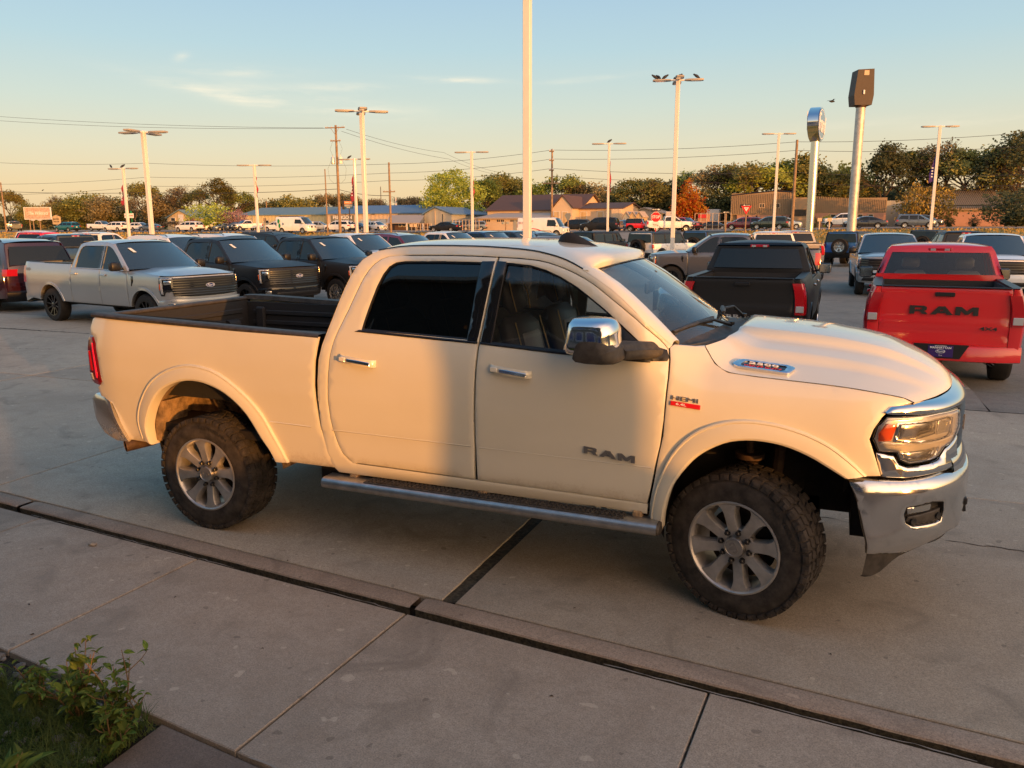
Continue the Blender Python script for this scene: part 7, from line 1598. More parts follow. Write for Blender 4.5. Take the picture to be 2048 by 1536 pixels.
# billboard, pentagon board, green sign, blue sign
bb = empty('billboard', (colx(76, 128), 128, TH(-150, 128)), R_(12), 'wide pale billboard with white script lettering', 'billboard'); zf = lambda py: hz_at(bb.location.x, bb.location.y, py)-bb.location.z
za, zb2 = zf(438), zf(415.5); wv = 3.3
def printmat():
    m, T = newmat('billboard_print'); co = T.n('ShaderNodeTexCoord').outputs['Object']
    v = T.n('ShaderNodeTexVoronoi', {'Vector': co, 'Scale': 3.2}).outputs['Color']; n = T.n('ShaderNodeTexNoise', {'Vector': co, 'Scale': 5.0, 'Detail': 4.0}).outputs[0]
    col = T.mix(T.ramp(n, [(.4, (0, 0, 0)), (.6, (1, 1, 1))]), c4((.42, .26, .18)), c4((.62, .46, .34))); T.n('ShaderNodeOutputMaterial', {0: T.n('ShaderNodeBsdfPrincipled', {'Base Color': col, 'Roughness': .8}).outputs[0]}); return m
g = G(); g.box(-wv, wv, -.12, .12, za, zb2); pn = g.build('panel', printmat(), bb, 0); g = G(); 
for a, b, c, d in ((-wv-.1, wv+.1, zb2, zb2+.12), (-wv-.1, wv+.1, za-.12, za), (-wv-.1, -wv, za, zb2), (wv, wv+.1, za, zb2)): g.box(a, b, -.2, .16, c, d)
g.build('frame', M['white_trim'], pn, 0, weld=False); g = G(); text(g, 'The Wildcats', .95, lambda u, v, q: (u+.1, -.15-q, (za+zb2)/2+v), 1.0, .02, .04, .3); g.build('billboard_lettering', M['sign_white'], pn, 0)
for x in (-2.3, -1.4, .3): g = G(); g.tube([(x, 0, 0), (x, 0, za)], .12, 6); g.build('support', M['wood'], bb)
for x in (-.8, 1.0): g = G(); g.bbox(x-.4, x+.4, -1.0, -.6, za-.35, za-.2, .02); g.build('flood_lamp', M['white_trim'], bb)
def board(px, y, py0, py1, w, label, name, mat, lines=(), legs=(0,), pent=False, tmat='sign_black', legmat='wood'):
    x = colx(px, y); z0 = TH(x, y)-.05; o = empty(name, (x, y, z0), R_(12), label, 'sign'); z1, z2 = hz_at(x, y, py1)-z0, hz_at(x, y, py0)-z0
    g = G(); P = [(-w, z1), (w, z1), (w, z2), (-w, z2)] if not pent else [(-w*.92, z1), (w*.92, z1), (w, z2-.4), (0, z2), (-w, z2-.4)]
    g.prism(P, lambda a, b: (a, -.1, b), lambda a, b: (a, .1, b)); p = g.build('board', M[mat], o, 0)
    for k, (tx, sz, fz) in enumerate(lines): g = G(); text(g, tx, sz, lambda u, v, q: (u, -.11-q, z1+(z2-z1)*fz+v), 1.0, .02, .02); g.build('board_lettering', M[tmat], p, 0)
    for lx in legs: g = G(); g.tube([(lx, 0, 0), (lx, 0, z1)], .09, 6); g.build('support', M[legmat], o)
    return o, z1, z2, p
board(112, 122, 430, 449, 1.0, 'cream five-sided board with a tree service name beside the billboard', 'five_sided_board', 'w_cream', (('BUCK', .55, .55), ('TREE CARE', .28, .28)), (0,), True)
o, z1, z2, p = board(258, 130, 427, 436, 1.05, 'white and green shop sign half hidden by the banner pole', 'shop_sign', 'sign_white', (('AUTO CARE', .36, .5),), (-.6, .6), tmat='badge_red', legmat='greenleaf'); g = G(); g.prism([(-.9, z2), (-.5, z2), (-.5, z2+.6), (-.75, z2+.6)], lambda a, b: (a, -.1, b), lambda a, b: (a, .1, b)); g.prism([(.4, z2), (.8, z2), (.6, z2+.5), (.4, z2+.6)], lambda a, b: (a, -.1, b), lambda a, b: (a, .1, b)); g.build('green_top', M['greenleaf'], o, 0)
o, z1, z2, p = board(698, 112, 401.5, 418, .75, 'blue and orange lit box sign on a dark post before the blue roof', 'pylon_sign', 'blueprint', (('SALES', .24, .18),), (.1,), tmat='sign_white', legmat='brown_box')
g = G(); g.box(-.70, .70, -.13, -.1, z1+(z2-z1)*.58, z2-.06); q_ = g.build('orange_panel', pbr('orange_panel', (.70, .25, .06), .5), p, 0); g = G(); text(g, 'FRICKSON', .26, lambda u, v, q: (u, -.14-q, z1+(z2-z1)*.78+v), .95, .02, .01); g.build('board_lettering', M['sign_white'], q_, 0)
g = G(); g.box(-.70, .70, -.125, -.1, z1+(z2-z1)*.30, z1+(z2-z1)*.52); g.build('grey_panel', M['w_gray'], p, 0); g = G(); g.box(-1.05, -.76, -.3, .3, z1-.05, z2+.1); g.build('box_side', M['brown_box'], o, 0)
# ================================================================ vehicles
car('f150', -13.3, 9.6, -10, 'silver', 'light grey crew cab pickup at the head of the left row, black ten spoke wheels', 'pickup truck', 'new pickups in the left row', 'rim_black', 'silver', LOT)
car('f150', -13.4, 13.2, -12.3, 'black', 'black pickup with chrome trimmed nose, right behind the light grey pickup', 'pickup truck', 'new pickups in the left row', 'rim_black', 'gloss', LOT)
car('f150', -12.2, 15.7, -14, 'black', 'black pickup with bright silver wheels, second behind the light grey pickup', 'pickup truck', 'new pickups in the left row', 'rim_silver', 'black', LOT)
G1 = 'new vehicles in the left rows'
def at2(px, D): x, y, z = at(px, D); return x, y
def carat(k, px, D, deg, pn, label, cat, grp=G1, rim='rim_silver', dz=0, **kw):
    x, y, _ = at(px, D); h_ = (SPEC[k]['xr']+SPEC[k]['xf'])/2; x -= h_*math.cos(R_(deg)); y -= h_*math.sin(R_(deg)); return car(k, x, y, deg, pn, label, cat, grp, rim, 'black', (LOT if y < 61 else TH(x, y))+dz, **kw)
car('suv_big', -17.2, 10.7, 170, 'maroon', 'dark maroon SUV cut off by the left edge, tail lamp lit red', 'SUV', G1, 'rim_black', 'black', LOT)
carat('suv', 87, 33, -12, 'silver', 'silver SUV with a window sticker behind the maroon pickup', 'SUV')
carat('f150', 131, 33, 172, 'charcoal', 'charcoal pickup facing left behind the light grey pickup', 'pickup truck', rim='rim_black')
carat('suv_big', 354, 32, -14, 'white', 'white SUV with black roof rails between grey and black pickups', 'SUV')
carat('suv_big', 463, 36, -14, 'white', 'second white SUV behind the black pickups', 'SUV')
carat('suv_big', 559, 40, -14, 'black', 'black SUV roof behind the two white SUVs', 'SUV')
carat('f150', 705, 31.5, -16, 'white', 'white pickup behind the black pickups, beside the white cab roof', 'pickup truck')
carat('suv_big', 805, 36, -16, 'darkred', 'dark red SUV with a yellow tag in its windscreen', 'SUV')
carat('f150', 891, 38.5, -17, 'white', 'white pickup right of the dark red SUV', 'pickup truck')
carat('f150', 967, 40.5, -18, 'navy', 'navy pickup behind the white cab roof', 'pickup truck')
carat('f150', 1027, 42.5, -18, 'charcoal', 'charcoal pickup between the navy pickup and the tall pole', 'pickup truck')
carat('suv_big', 1076, 43.5, -19, 'bluegray', 'blue grey SUV half hidden by the tall pole', 'SUV')
carat('suv', 1150, 41, -5, 'steel', 'steel blue SUV right of the tall pole', 'SUV')
car('bronco', -9.63, 41.4, 71, 'black', 'black boxy off-roader with a spare wheel on its tail', 'SUV', 'boxy off-roaders', 'rim_black', 'black', LOT)
car('bronco', -5.58, 39.1, 66, 'white', 'white boxy off-roader with a black top and a spare wheel', 'SUV', 'boxy off-roaders', 'rim_black', 'black', LOT)
carat('bronco', 1418, 52, 75, 'blue', 'bright blue off-roader mostly hidden by the grey pickup', 'SUV', 'boxy off-roaders', 'rim_black')
car('bronco', 4.5, 42.5, 74, 'blue', 'blue boxy off-roader whose spare wheel has a white rim', 'SUV', 'boxy off-roaders', 'rim_silver', 'black', LOT)
car('bronco', 9.43, 54.3, 74, 'charcoal', 'charcoal boxy off-roader between the silver and white pickups', 'SUV', 'boxy off-roaders', 'rim_black', 'black', LOT)
car('f150', 2.42, 24.4, 181, 'gray', 'grey lifted pickup facing left with a black bed cover', 'pickup truck', None, 'rim_black', 'black', LOT)
carat('f150', 1545, 35, 100, 'white', 'white pickup behind the grey lifted pickup, seen from behind', 'pickup truck')
carat('f150', 1588, 38, 100, 'tan', 'tan pickup next to the white one behind the grey lifted pickup', 'pickup truck')
car('sierra', 2.8, 9.4, 89, 'black', 'glossy black pickup seen from behind beyond the white hood', 'pickup truck', None, 'chrome', 'black', LOT)
car('ram1500', 5.66, 8.3, 87, 'red', 'bright red pickup seen from behind with a purple licence plate', 'pickup truck', None, 'rim_black', 'black', LOT)
car('silverado', 5.65, 27.2, -88, 'silver', 'silver pickup facing the camera, left of the red pickup', 'pickup truck', None, 'rim_black', 'black', LOT)
car('silverado', 8.64, 26.0, -91, 'white', 'white pickup with a black grille behind the red pickup', 'pickup truck', None, 'rim_black', 'black', LOT)
carat('f150', 1925, 33, 98, 'black', 'black pickup with roof rack between the two pickups facing the camera', 'pickup truck', None, 'rim_black')
carat('suv', 2052, 34, -95, 'silver', 'silver SUV cut off by the right edge', 'SUV', None)
# farther along the left edge of the lot
carat('pickup', 76, 46, 98, 'red', 'red pickup alone at the far left of the lot, seen from behind', 'pickup truck', dz=0)
carat('pickup', 66, 56, 98, 'white', 'white pickup just beyond the red pickup', 'pickup truck')
carat('suv', 178, 70, -20, 'white', 'white SUV near the grass left of the banner pole', 'SUV')
carat('pickup', 188, 41, 100, 'white', 'white pickup with dark rear window in front of the white SUV', 'pickup truck')
# --- across the grass: road y 96..106, lots beyond
g = G(); g.rows([[(x, y, TH(x, 104)-.03) for y in (95.5, 108)] for x in [-260+20*i for i in range(20)]]); road = tag(g.build('road', M['road'], None, 0), kind='structure')
g = G()
for i in range(48): x = -240+6*i; g.rows([[(x+a, y, TH(x, 104)-.022) for y in (101.7, 101.85)] for a in (0, 3)])
g.build('lane_marking', M['white_trim'], road, 0)['kind'] = 'stuff'
g = G(); g.rows([[(x, y, TH(x, 125)-.05) for y in (112, 150)] for x in [-170+20*i for i in range(12)]]); tag(g.build('far_yard', M['apron'], None, 0), kind='structure')
xA, xB = colx(1215, 92), colx(1440, 92)
g = G(); g.rows([[(x, y, TH(x, y)-.05) for x in (xa, (xa+xb)/2, xb)] for y, xa, xb in [(60.5, colx(1195, 60), colx(1395, 60))]+[(y, colx(1215, y), colx(1445, y)) for y in range(62, 97, 2)]+[(120, colx(1250, 120), colx(1455, 120)), (150, colx(1330, 150), colx(1450, 150))]]); tag(g.build('side_street', M['apron'], None, 30), kind='structure')
def far(k, px, y, deg, pn, label, cat, grp='vehicles across the road', **kw):
    h_ = (SPEC[k]['xr']+SPEC[k]['xf'])/2*math.cos(R_(deg)); x = colx(px, y)-h_; return car(k, x, y, deg, pn, label, cat, grp, kw.pop('rim', 'rim_silver'), 'black', TH(x, y)-.03, **kw)
far('pickup', 18, 106, 150, 'charcoal', 'dark pickup on the road at the left edge', 'pickup truck', 'vehicles on the road')
far('suv', 131, 104, 180, 'teal', 'teal SUV driving left below the billboard', 'SUV', 'vehicles on the road')
far('pickup', 200, 118, 0, 'white', 'white pickup behind the white SUV left of the banner pole', 'pickup truck')
far('suv', 229, 103, 180, 'white', 'white SUV driving left on the road beside the banner pole', 'SUV', 'vehicles on the road')
far('suv_small', 280, 122, 0, 'white', 'white car parked between the two left lamp posts', 'SUV')
far('sedan', 300, 118, 185, 'bluegray', 'blue grey car behind the wooden utility pole', 'car')
far('suv', 376, 103, 180, 'white', 'white SUV driving left in front of the cream gabled shed', 'SUV', 'vehicles on the road')
for px, pn, kk, lb in ((412, 'charcoal', 'sedan', 'dark car parked first in the line under the round green tree'), (434, 'white', 'suv_small', 'white car second in the line under the round green tree'), (456, 'steel', 'sedan', 'steel blue car beside the purple shrub'), (477, 'bluegray', 'suv_small', 'blue grey car right of the steel blue car'), (503, 'white', 'pickup', 'white pickup behind the lamp post in front of the yellow building')): far(kk, px, 122+rnd.random(), 250, pn, lb, 'car' if kk != 'pickup' else 'pickup truck')
far('suv', 553, 116, 180, 'white', 'white SUV behind the van with the green leaf sign', 'SUV')
v1 = far('van_high', 592, 86, 0, 'white', 'white van with a green leaf sign and ladders on its roof', 'van', 'vehicles on the road')
far('sedan', 622, 121, 200, 'bluegray', 'blue grey car right of the leaf sign van', 'car'); far('suv_small', 634, 116, 20, 'silver', 'silver car right of the leaf sign van', 'car')
far('suv', 676, 104, 180, 'white', 'white SUV passing below the grey auto sales sign', 'SUV', 'vehicles on the road')
far('sedan', 715, 122, 0, 'navy', 'navy car parked in front of the garage doors', 'car')
far('suv_small', 756, 124, -20, 'white', 'white car parked beside the striped awning', 'car')
far('sedan', 889, 103, 180, 'black', 'black sedan passing in front of the chain fence', 'sedan', 'vehicles on the road')
for px, pn in ((912, 'silver'), (930, 'charcoal'), (950, 'steel')): far('suv_small', px, 128, 200, pn, {'silver': 'silver car behind the chain fence, nearest the black sedan', 'charcoal': 'charcoal car in the middle behind the chain fence', 'steel': 'steel blue car behind the lamp post at the chain fence'}[pn], 'car', 'cars behind the chain fence')
v2 = far('van_work', 1088, 80, 0, 'white', 'white work van with red lettering right of the tall pole', 'van', 'vehicles on the road')
far('minivan', 1147, 112, 178, 'black', 'black minivan in front of the brown roofed building', 'minivan')
far('suv_big', 1199, 103, 180, 'black', 'big black SUV passing the brown roofed building', 'SUV', 'vehicles on the road')
far('suv_small', 1258, 118, -60, 'bluegray', 'blue grey SUV facing out left of the red jeep', 'SUV')
far('jeep', 1281, 108, 0, 'red', 'red jeep with a black soft top', 'jeep')
far('sedan', 1298, 124, 0, 'darkred', 'dark red car behind the red jeep', 'car')
far('pickup', 1337, 98, 20, 'white', 'white pickup turning off behind the stop sign', 'pickup truck', 'vehicles on the road')
far('pickup', 1370, 120, -30, 'red', 'red pickup under the orange maple', 'pickup truck')
far('sedan', 1430, 135, 0, 'charcoal', 'dark car behind the yard gate', 'car')
far('suv', 1488, 112, 180, 'darkred', 'red SUV waiting behind the yield sign', 'SUV'); far('sedan', 1512, 118, 180, 'white', 'white car behind the red SUV', 'car')
far('suv', 1539, 110, 180, 'green', 'dark green SUV left of the wooden pole', 'SUV'); far('suv', 1571, 122, 10, 'lightblue', 'light blue SUV beside the wooden pole', 'SUV')
far('pickup', 1692, 112, 180, 'white', 'white pickup behind the tall box sign post', 'pickup truck', 'vehicles on the road')
far('sedan', 1731, 101, 180, 'charcoal', 'dark sedan right of the tall box sign post', 'sedan', 'vehicles on the road')
far('suv_small', 1834, 106, 0, 'bluegray', 'grey SUV behind the right lamp post', 'SUV', 'vehicles on the road'); far('suv', 1850, 122, 0, 'charcoal', 'dark SUV parked under the orange green tree', 'SUV')
# dressing of the two vans
def onto(v, fn):
    fn(v)
g = G(); 
for y in (-.55, 0, .55): g.tube([(-.6, y, 2.26), (2.6, y, 2.26)], .03, 5)
for x in (-.5, .6, 1.7): g.box(x, x+.05, -.85, .85, 2.19, 2.25)
o = g.build('roof_rack', M['steelpart'], v1); 
g = G()
for dx, dz_, s in ((0, .30, 1), (.12, -.30, -1)): g.prism([(-.42+dx+a, 1.30+dz_+b) for a, b in [(0, -.32), (.16, -.1), (.18, .15), (.06, .32), (-.10, .28), (-.18, .0), (-.12, -.22)]], lambda a, b: (a, -1.025, b), lambda a, b: (a, -1.035, b))
g.build('leaf_sign', M['greenleaf'], v1)
g = G(); g.prism([(-1.0, 1.25), (-.78, 1.5), (-.78, 1.0)], lambda a, b: (a, -1.024, b), lambda a, b: (a, -1.034, b)); g.prism([(.45, 1.25), (.20, 1.45), (.20, 1.05)], lambda a, b: (a, -1.024, b), lambda a, b: (a, -1.034, b)); g.build('arrow_sign', M['blueprint'], v1)
g = G(); g.tube([(-.6, -1.03, .75), (.3, -1.035, .95), (1.2, -1.035, .85), (1.9, -1.03, .6)], .04, 4); g.tube([(.2, -1.03, 1.45), (.55, -1.03, 1.7), (.75, -1.03, 1.75)], .035, 4); g.build('red_stripe', M['badge_red'], v2)
g = G(); text(g, 'PROLUXE', .36, lambda u, v, w: (-.2+u, -1.02-w, 1.50+v), 1.0, 0, .01); g.build('side_lettering', pbr('faded_red', (.45, .18, .15), .5), v2)
# ================================================================ trees
def leafmat(name, a, b, c, rand=.35):
    m, T = newmat(name); co = T.n('ShaderNodeTexCoord').outputs['Object']
    n1 = T.n('ShaderNodeTexNoise', {'Vector': co, 'Scale': .5, 'Detail': 3.0, 'Roughness': .6}).outputs[0]; n2 = T.n('ShaderNodeTexWhiteNoise', {0: T.n('ShaderNodeVectorMath', {0: co, 1: (.35, .35, .35)}, operation='SNAP').outputs[0]}, noise_dimensions='3D').outputs['Value']
    col = T.ramp(T.m('ADD', T.m('MULTIPLY', n1, .6), T.m('MULTIPLY', n2, .4)), [(.3, a), (.5, b), (.72, c)])
    oi = T.n('ShaderNodeObjectInfo').outputs['Random']; col = T.n('ShaderNodeHueSaturation', {'Hue': T.m('ADD', T.m('MULTIPLY', oi, .03), .485), 'Value': T.m('ADD', T.m('MULTIPLY', oi, rand), 1-rand/2), 'Color': col}).outputs[0]
    df = T.n('ShaderNodeBsdfPrincipled', {'Base Color': col, 'Roughness': .7, 'Specular IOR Level': .15}); tr = T.n('ShaderNodeBsdfTranslucent', {0: col})
    T.n('ShaderNodeOutputMaterial', {0: T.n('ShaderNodeMixShader', {0: .35, 1: df.outputs[0], 2: tr.outputs[0]}).outputs[0]}); return m
L_ = {'olive': leafmat('olive_leaves', (0.099, 0.111, 0.035), (0.208, 0.213, 0.064), (0.418, 0.356, 0.107)), 'green': leafmat('green_leaves', (0.083, 0.130, 0.035), (0.208, 0.266, 0.064), (0.445, 0.486, 0.127)), 'yellow': leafmat('yellow_green_leaves', (0.195, 0.242, 0.043), (0.390, 0.389, 0.064), (0.516, 0.583, 0.107)), 'dark': leafmat('dark_leaves', (0.050, 0.065, 0.031), (0.100, 0.116, 0.051), (0.195, 0.194, 0.079)),
    'brown': leafmat('brownish_leaves', (0.139, 0.115, 0.056), (0.279, 0.227, 0.107), (0.474, 0.374, 0.162)), 'orange': leafmat('orange_leaves', (0.445, 0.227, 0.043), (0.516, 0.421, 0.064), (0.516, 0.600, 0.107)), 'red': leafmat('red_leaves', (0.501, 0.097, 0.043), (0.516, 0.227, 0.064), (0.516, 0.518, 0.079)), 'purple': leafmat('purple_leaves', (0.195, 0.097, 0.107), (0.362, 0.194, 0.198), (0.474, 0.292, 0.250)), 'mixed': leafmat('turning_leaves', (0.195, 0.162, 0.043), (0.418, 0.292, 0.072), (0.516, 0.454, 0.107))}
L_['maple'] = leafmat('maple_leaves', (.45, .05, .015), (.55, .20, .025), (.60, .42, .05))
M['bark'] = pbr('bark', (.085, .062, .042), .95, var=.4, vscale=2)
def tree_proto(seed, H, W, n, leaf, trunk_h=.25, density=1.0, clump=.9, kind='round', twigs=1.0, droop=0, levels=4, fill=0):
    """trunk with forking limbs; leaf cards clustered on the branch tips"""
    rd_ = random.Random(seed); gt = G(); tips = []
    def env(p):   # inside the crown envelope?
        t = (p.z-trunk_h*H)/(H*(1-trunk_h)); 
        if t < -.1 or t > 1.02: return False
        w = W*(math.sin(PI*min(1, max(0, t*.86+.12)))**.6 if kind == 'round' else (1-t)**.55*(.35+.65*min(1, t*6)) if kind == 'cone' else math.sin(PI*min(1, max(0, t*.75+.24)))**.8)
        return math.hypot(p.x, p.y) < w*(1+.18*math.sin(3*math.atan2(p.y, p.x)+seed))
    def grow(p, d, L, r, lv):
        q = p+d*L; m = (p+q)/2+Vector((rd_.gauss(0, .06), rd_.gauss(0, .06), 0))*L; gt.tube([p, m, q], [r, r*.85, r*.7], 5 if lv < 2 else 4, False)
        if lv >= levels or not env(q): tips.append((q, lv)); return
        k = rd_.choice((2, 3, 3)) if lv else 5
        for i in range(k):
            a = rd_.uniform(0, 2*PI) if lv else 2*PI*i/k+rd_.uniform(-.4, .4); tilt = rd_.uniform(.35, .95) if lv else rd_.uniform(.3, .8)
            o = d.orthogonal().normalized(); o2 = d.cross(o); nd = (d*math.cos(tilt)+(o*math.cos(a)+o2*math.sin(a))*math.sin(tilt)); nd.z += .12-droop*.3; nd.normalize()
            grow(q, nd, L*rd_.uniform(.62, .85), r*.62, lv+1)
        if rd_.random() < .6: grow(q, (d+Vector((rd_.gauss(0, .2), rd_.gauss(0, .2), .3))).normalized(), L*.8, r*.65, lv+1)
    grow(Vector((0, 0, 0)), Vector((rd_.gauss(0, .04), rd_.gauss(0, .04), 1)).normalized(), H*trunk_h*1.05, H*.022, 0)
    # extra tips spread through the envelope so the outline fills out unevenly
    ext = []
    while len(ext) < fill:
        p = Vector((rd_.uniform(-W, W), rd_.uniform(-W, W), rd_.uniform(trunk_h*.6, 1)*H))
        if env(p): ext.append((p, 9))
    P = [t for t, lv in tips if env(t) or rd_.random() < .3]+[e for e, _ in ext]
    gl = G(); cnt = int(n*density)
    if P:
        for i in range(cnt):
            c = P[rd_.randrange(len(P))]; p = c+Vector((rd_.gauss(0, clump), rd_.gauss(0, clump), rd_.gauss(0, clump*.7)))
            if p.z < .25: continue
            s = leaf*rd_.uniform(.6, 1.3); u = Vector((rd_.gauss(0, 1), rd_.gauss(0, 1), rd_.gauss(0, 1))).normalized(); v = u.orthogonal().normalized()
            a, b = u*s, v*s*.65; gl.add([p-a, p+b, p+a, p-b], [(0, 1, 2, 3)])
    r = empty('tree'); gt.build('trunk', M['bark'], r, 60, weld=False); cr = gl.build('crown', L_['green'], r, 0, weld=False)
    return r
TP = {
 'round': tree_proto(1, 10, 4.6, 7500, .26, .22, clump=.62, fill=130), 'round2': tree_proto(2, 10, 5.0, 7500, .26, .18, clump=.62, fill=140), 'airy': tree_proto(3, 12, 4.4, 3400, .24, .30, clump=.55, levels=5), 'tall': tree_proto(4, 16, 4.6, 5200, .25, .28, clump=.62, kind='tall', levels=5, fill=12),
 'tall2': tree_proto(11, 16, 5.2, 6000, .25, .24, clump=.62, kind='tall', levels=5, fill=22), 'sparse': tree_proto(5, 12, 4.2, 900, .22, .30, clump=.45, levels=5), 'bush': tree_proto(6, 5, 3.4, 5500, .20, .08, clump=.42, fill=120), 'cone': tree_proto(7, 9, 3.2, 9000, .18, .16, clump=.34, kind='cone', fill=240), 'big': tree_proto(8, 15, 7.4, 17000, .26, .12, clump=.62, kind='round', fill=260), 'bare': tree_proto(9, 9, 3.6, 60, .2, .22, clump=.3, levels=5)}
# (column, top row, plane y, prototype, leaves, width factor, what it is and where)
TR = [(20, 383, 165, 'airy', 'olive', 1, 'airy tree at the left edge above the wooden pole'), (52, 402, 160, 'round', 'olive', 1.1, 'low olive tree left of the billboard'), (88, 404, 170, 'round2', 'brown', 1.2, 'brownish tree behind the billboard'), (112, 372, 175, 'bare', 'brown', 1, 'bare branching tree above the five-sided board'), (140, 392, 160, 'round', 'olive', 1.3, 'olive tree behind the teal SUV'), (170, 383, 162, 'round2', 'olive', 1.4, 'broad olive tree between billboard and banner pole'), (205, 388, 160, 'round', 'brown', 1.2, 'brownish tree left of the banner pole'), (238, 392, 165, 'round2', 'dark', 1.2, 'dark tree behind the banner pole'), (268, 396, 155, 'sparse', 'brown', 1.2, 'thin brown tree behind the shop sign'), (285, 368, 165, 'airy', 'olive', 1.1, 'airy tree between the two left lamp posts'), (318, 384, 165, 'round', 'brown', 1.2, 'brown tree right of the four-headed left post'), (342, 398, 175, 'airy', 'brown', 1.2, 'brown tree above the cream shed'), (366, 369, 168, 'sparse', 'brown', 1.2, 'half bare tree above the cream shed ridge'), (398, 380, 170, 'airy', 'olive', 1.1, 'airy olive tree right of the cream shed'), (438, 358, 162, 'tall', 'olive', 1.35, 'tallest tree left of the yellow building'), (476, 384, 170, 'airy', 'green', 1.2, 'green tree above the left end of the teal roof'),
 (420, 405, 122, 'bush', 'yellow', 1.2, 'round yellow green tree in front of the cream shed'), (465, 419, 124, 'bush', 'purple', 1.15, 'purple shrub at the corner of the yellow building'), (384, 437, 118, 'bush', 'purple', .8, 'small purple bush beside the cream shed door'), (350, 441, 120, 'sparse', 'brown', .5, 'dry bush under the cream shed wall'), (500, 396, 175, 'round', 'dark', 1.2, 'dark tree behind the lamp post at the yellow building'), (530, 398, 180, 'round2', 'brown', 1.2, 'brown tree behind the stub pole'), (562, 392, 178, 'round', 'olive', 1.3, 'olive tree above the middle of the teal roof'), (592, 388, 175, 'round2', 'olive', 1.3, 'rounded olive tree above the leaf sign van'), (625, 394, 180, 'round', 'dark', 1.2, 'dark tree between the two roofs'), (652, 390, 182, 'airy', 'brown', 1.2, 'brown airy tree left of the tall utility pole'), (690, 388, 185, 'airy', 'brown', 1.2, 'brown airy tree behind the blue box sign'), (716, 398, 185, 'sparse', 'brown', 1.3, 'thin tree between the banner and the four-headed post'), (750, 399, 185, 'airy', 'brown', 1.3, 'brown tree above the blue roof, right of the four-headed post'), (797, 392, 190, 'sparse', 'brown', 1.5, 'hazy bare tree above the blue roof'), (826, 395, 190, 'airy', 'brown', 1.2, 'brown tree left of the large green tree'), (845, 378, 170, 'bare', 'brown', 1.3, 'bare twiggy tree at the left side of the large green tree'),
 (905, 331, 152, 'big', 'yellow', 1.02, 'large sunlit yellow green tree left of the brown roof'), (962, 334, 160, 'tall2', 'green', 1.2, 'tall green tree behind the lamp post at the large tree'), (1000, 350, 168, 'airy', 'olive', 1.2, 'airy tree left of the tall square pole'), (1030, 352, 172, 'round', 'dark', 1.3, 'dark tree behind the brown roof'), (1078, 358, 170, 'round2', 'green', 1.1, 'green tree right of the tall square pole'), (1130, 354, 172, 'airy', 'green', 1.3, 'airy green tree above the cross gable'), (1165, 370, 170, 'airy', 'brown', 1.2, 'brown tree behind the side hall'), (1200, 362, 168, 'round', 'brown', 1.3, 'rounded brown tree above the side hall'), (1235, 385, 165, 'round2', 'dark', 1.2, 'dark tree right of the side hall'), (1280, 334, 165, 'tall2', 'olive', 1.5, 'broad tall tree behind the storage shed'), (1320, 356, 168, 'round', 'dark', 1.3, 'dark tree above the stop sign'), (1352, 372, 170, 'round2', 'dark', 1.2, 'dark tree left of the maple'), (1377, 354, 142, 'cone', 'maple', 1.0, 'orange red maple behind the four-headed post'), (1372, 345, 170, 'airy', 'green', 1, 'green tree top behind the maple'), (1420, 368, 165, 'round2', 'dark', 1.3, 'dark tree right of the maple'), (1448, 333, 168, 'airy', 'brown', 1.3, 'airy brownish tree at the left end of the brown hall'), (1485, 330, 165, 'airy', 'olive', 1.4, 'airy tree above the yield sign'), (1525, 308, 168, 'tall2', 'yellow', 1.5, 'tall sunlit tree behind the brown hall'), (1570, 322, 172, 'airy', 'green', 1.3, 'airy tree at the lamp post before the brown hall'), (1600, 310, 170, 'tall', 'olive', 1.3, 'tall tree behind the bare wooden pole'), (1650, 316, 170, 'tall2', 'olive', 1.3, 'tall tree right of the polished sign pole'), (1690, 322, 172, 'round', 'mixed', 1.3, 'rust tinted tree behind the box sign pole'), (1762, 290, 165, 'tall', 'dark', 1.15, 'tall dark tree right of the box sign'), (1812, 303, 170, 'airy', 'olive', 1.3, 'airy tree above the grey link building'), (1872, 278, 168, 'sparse', 'brown', 1.4, 'thin brown tree behind the purple banner'), (1945, 257, 165, 'tall2', 'olive', 1.25, 'tallest tree at the right above the far roof'), (1985, 300, 170, 'tall', 'brown', 1.2, 'brown leaning tree right of the tallest tree'), (2030, 266, 162, 'tall', 'dark', 1.3, 'tall dark tree at the right edge'),
 (1845, 367, 138, 'bush', 'mixed', .95, 'rounded orange green tree in front of the far brown wing'), (2035, 376, 134, 'bush', 'dark', 1.3, 'dense dark green tree at the right edge before the far wing'), (1655, 430, 143, 'bush', 'yellow', .55, 'yellow green hedge bush left of the box sign pole'), (1630, 433, 143, 'bush', 'dark', .5, 'dark hedge bush behind the polished pole'), (1690, 434, 143, 'bush', 'dark', .5, 'dark hedge bush behind the white pickup'), (1900, 433, 140, 'bush', 'dark', .7, 'left dark shrub under the far brown wing'), (1950, 434, 140, 'bush', 'dark', .8, 'right dark shrub under the far brown wing'), (1462, 438, 140, 'bush', 'olive', .5, 'olive bush at the corner of the yard fence')]
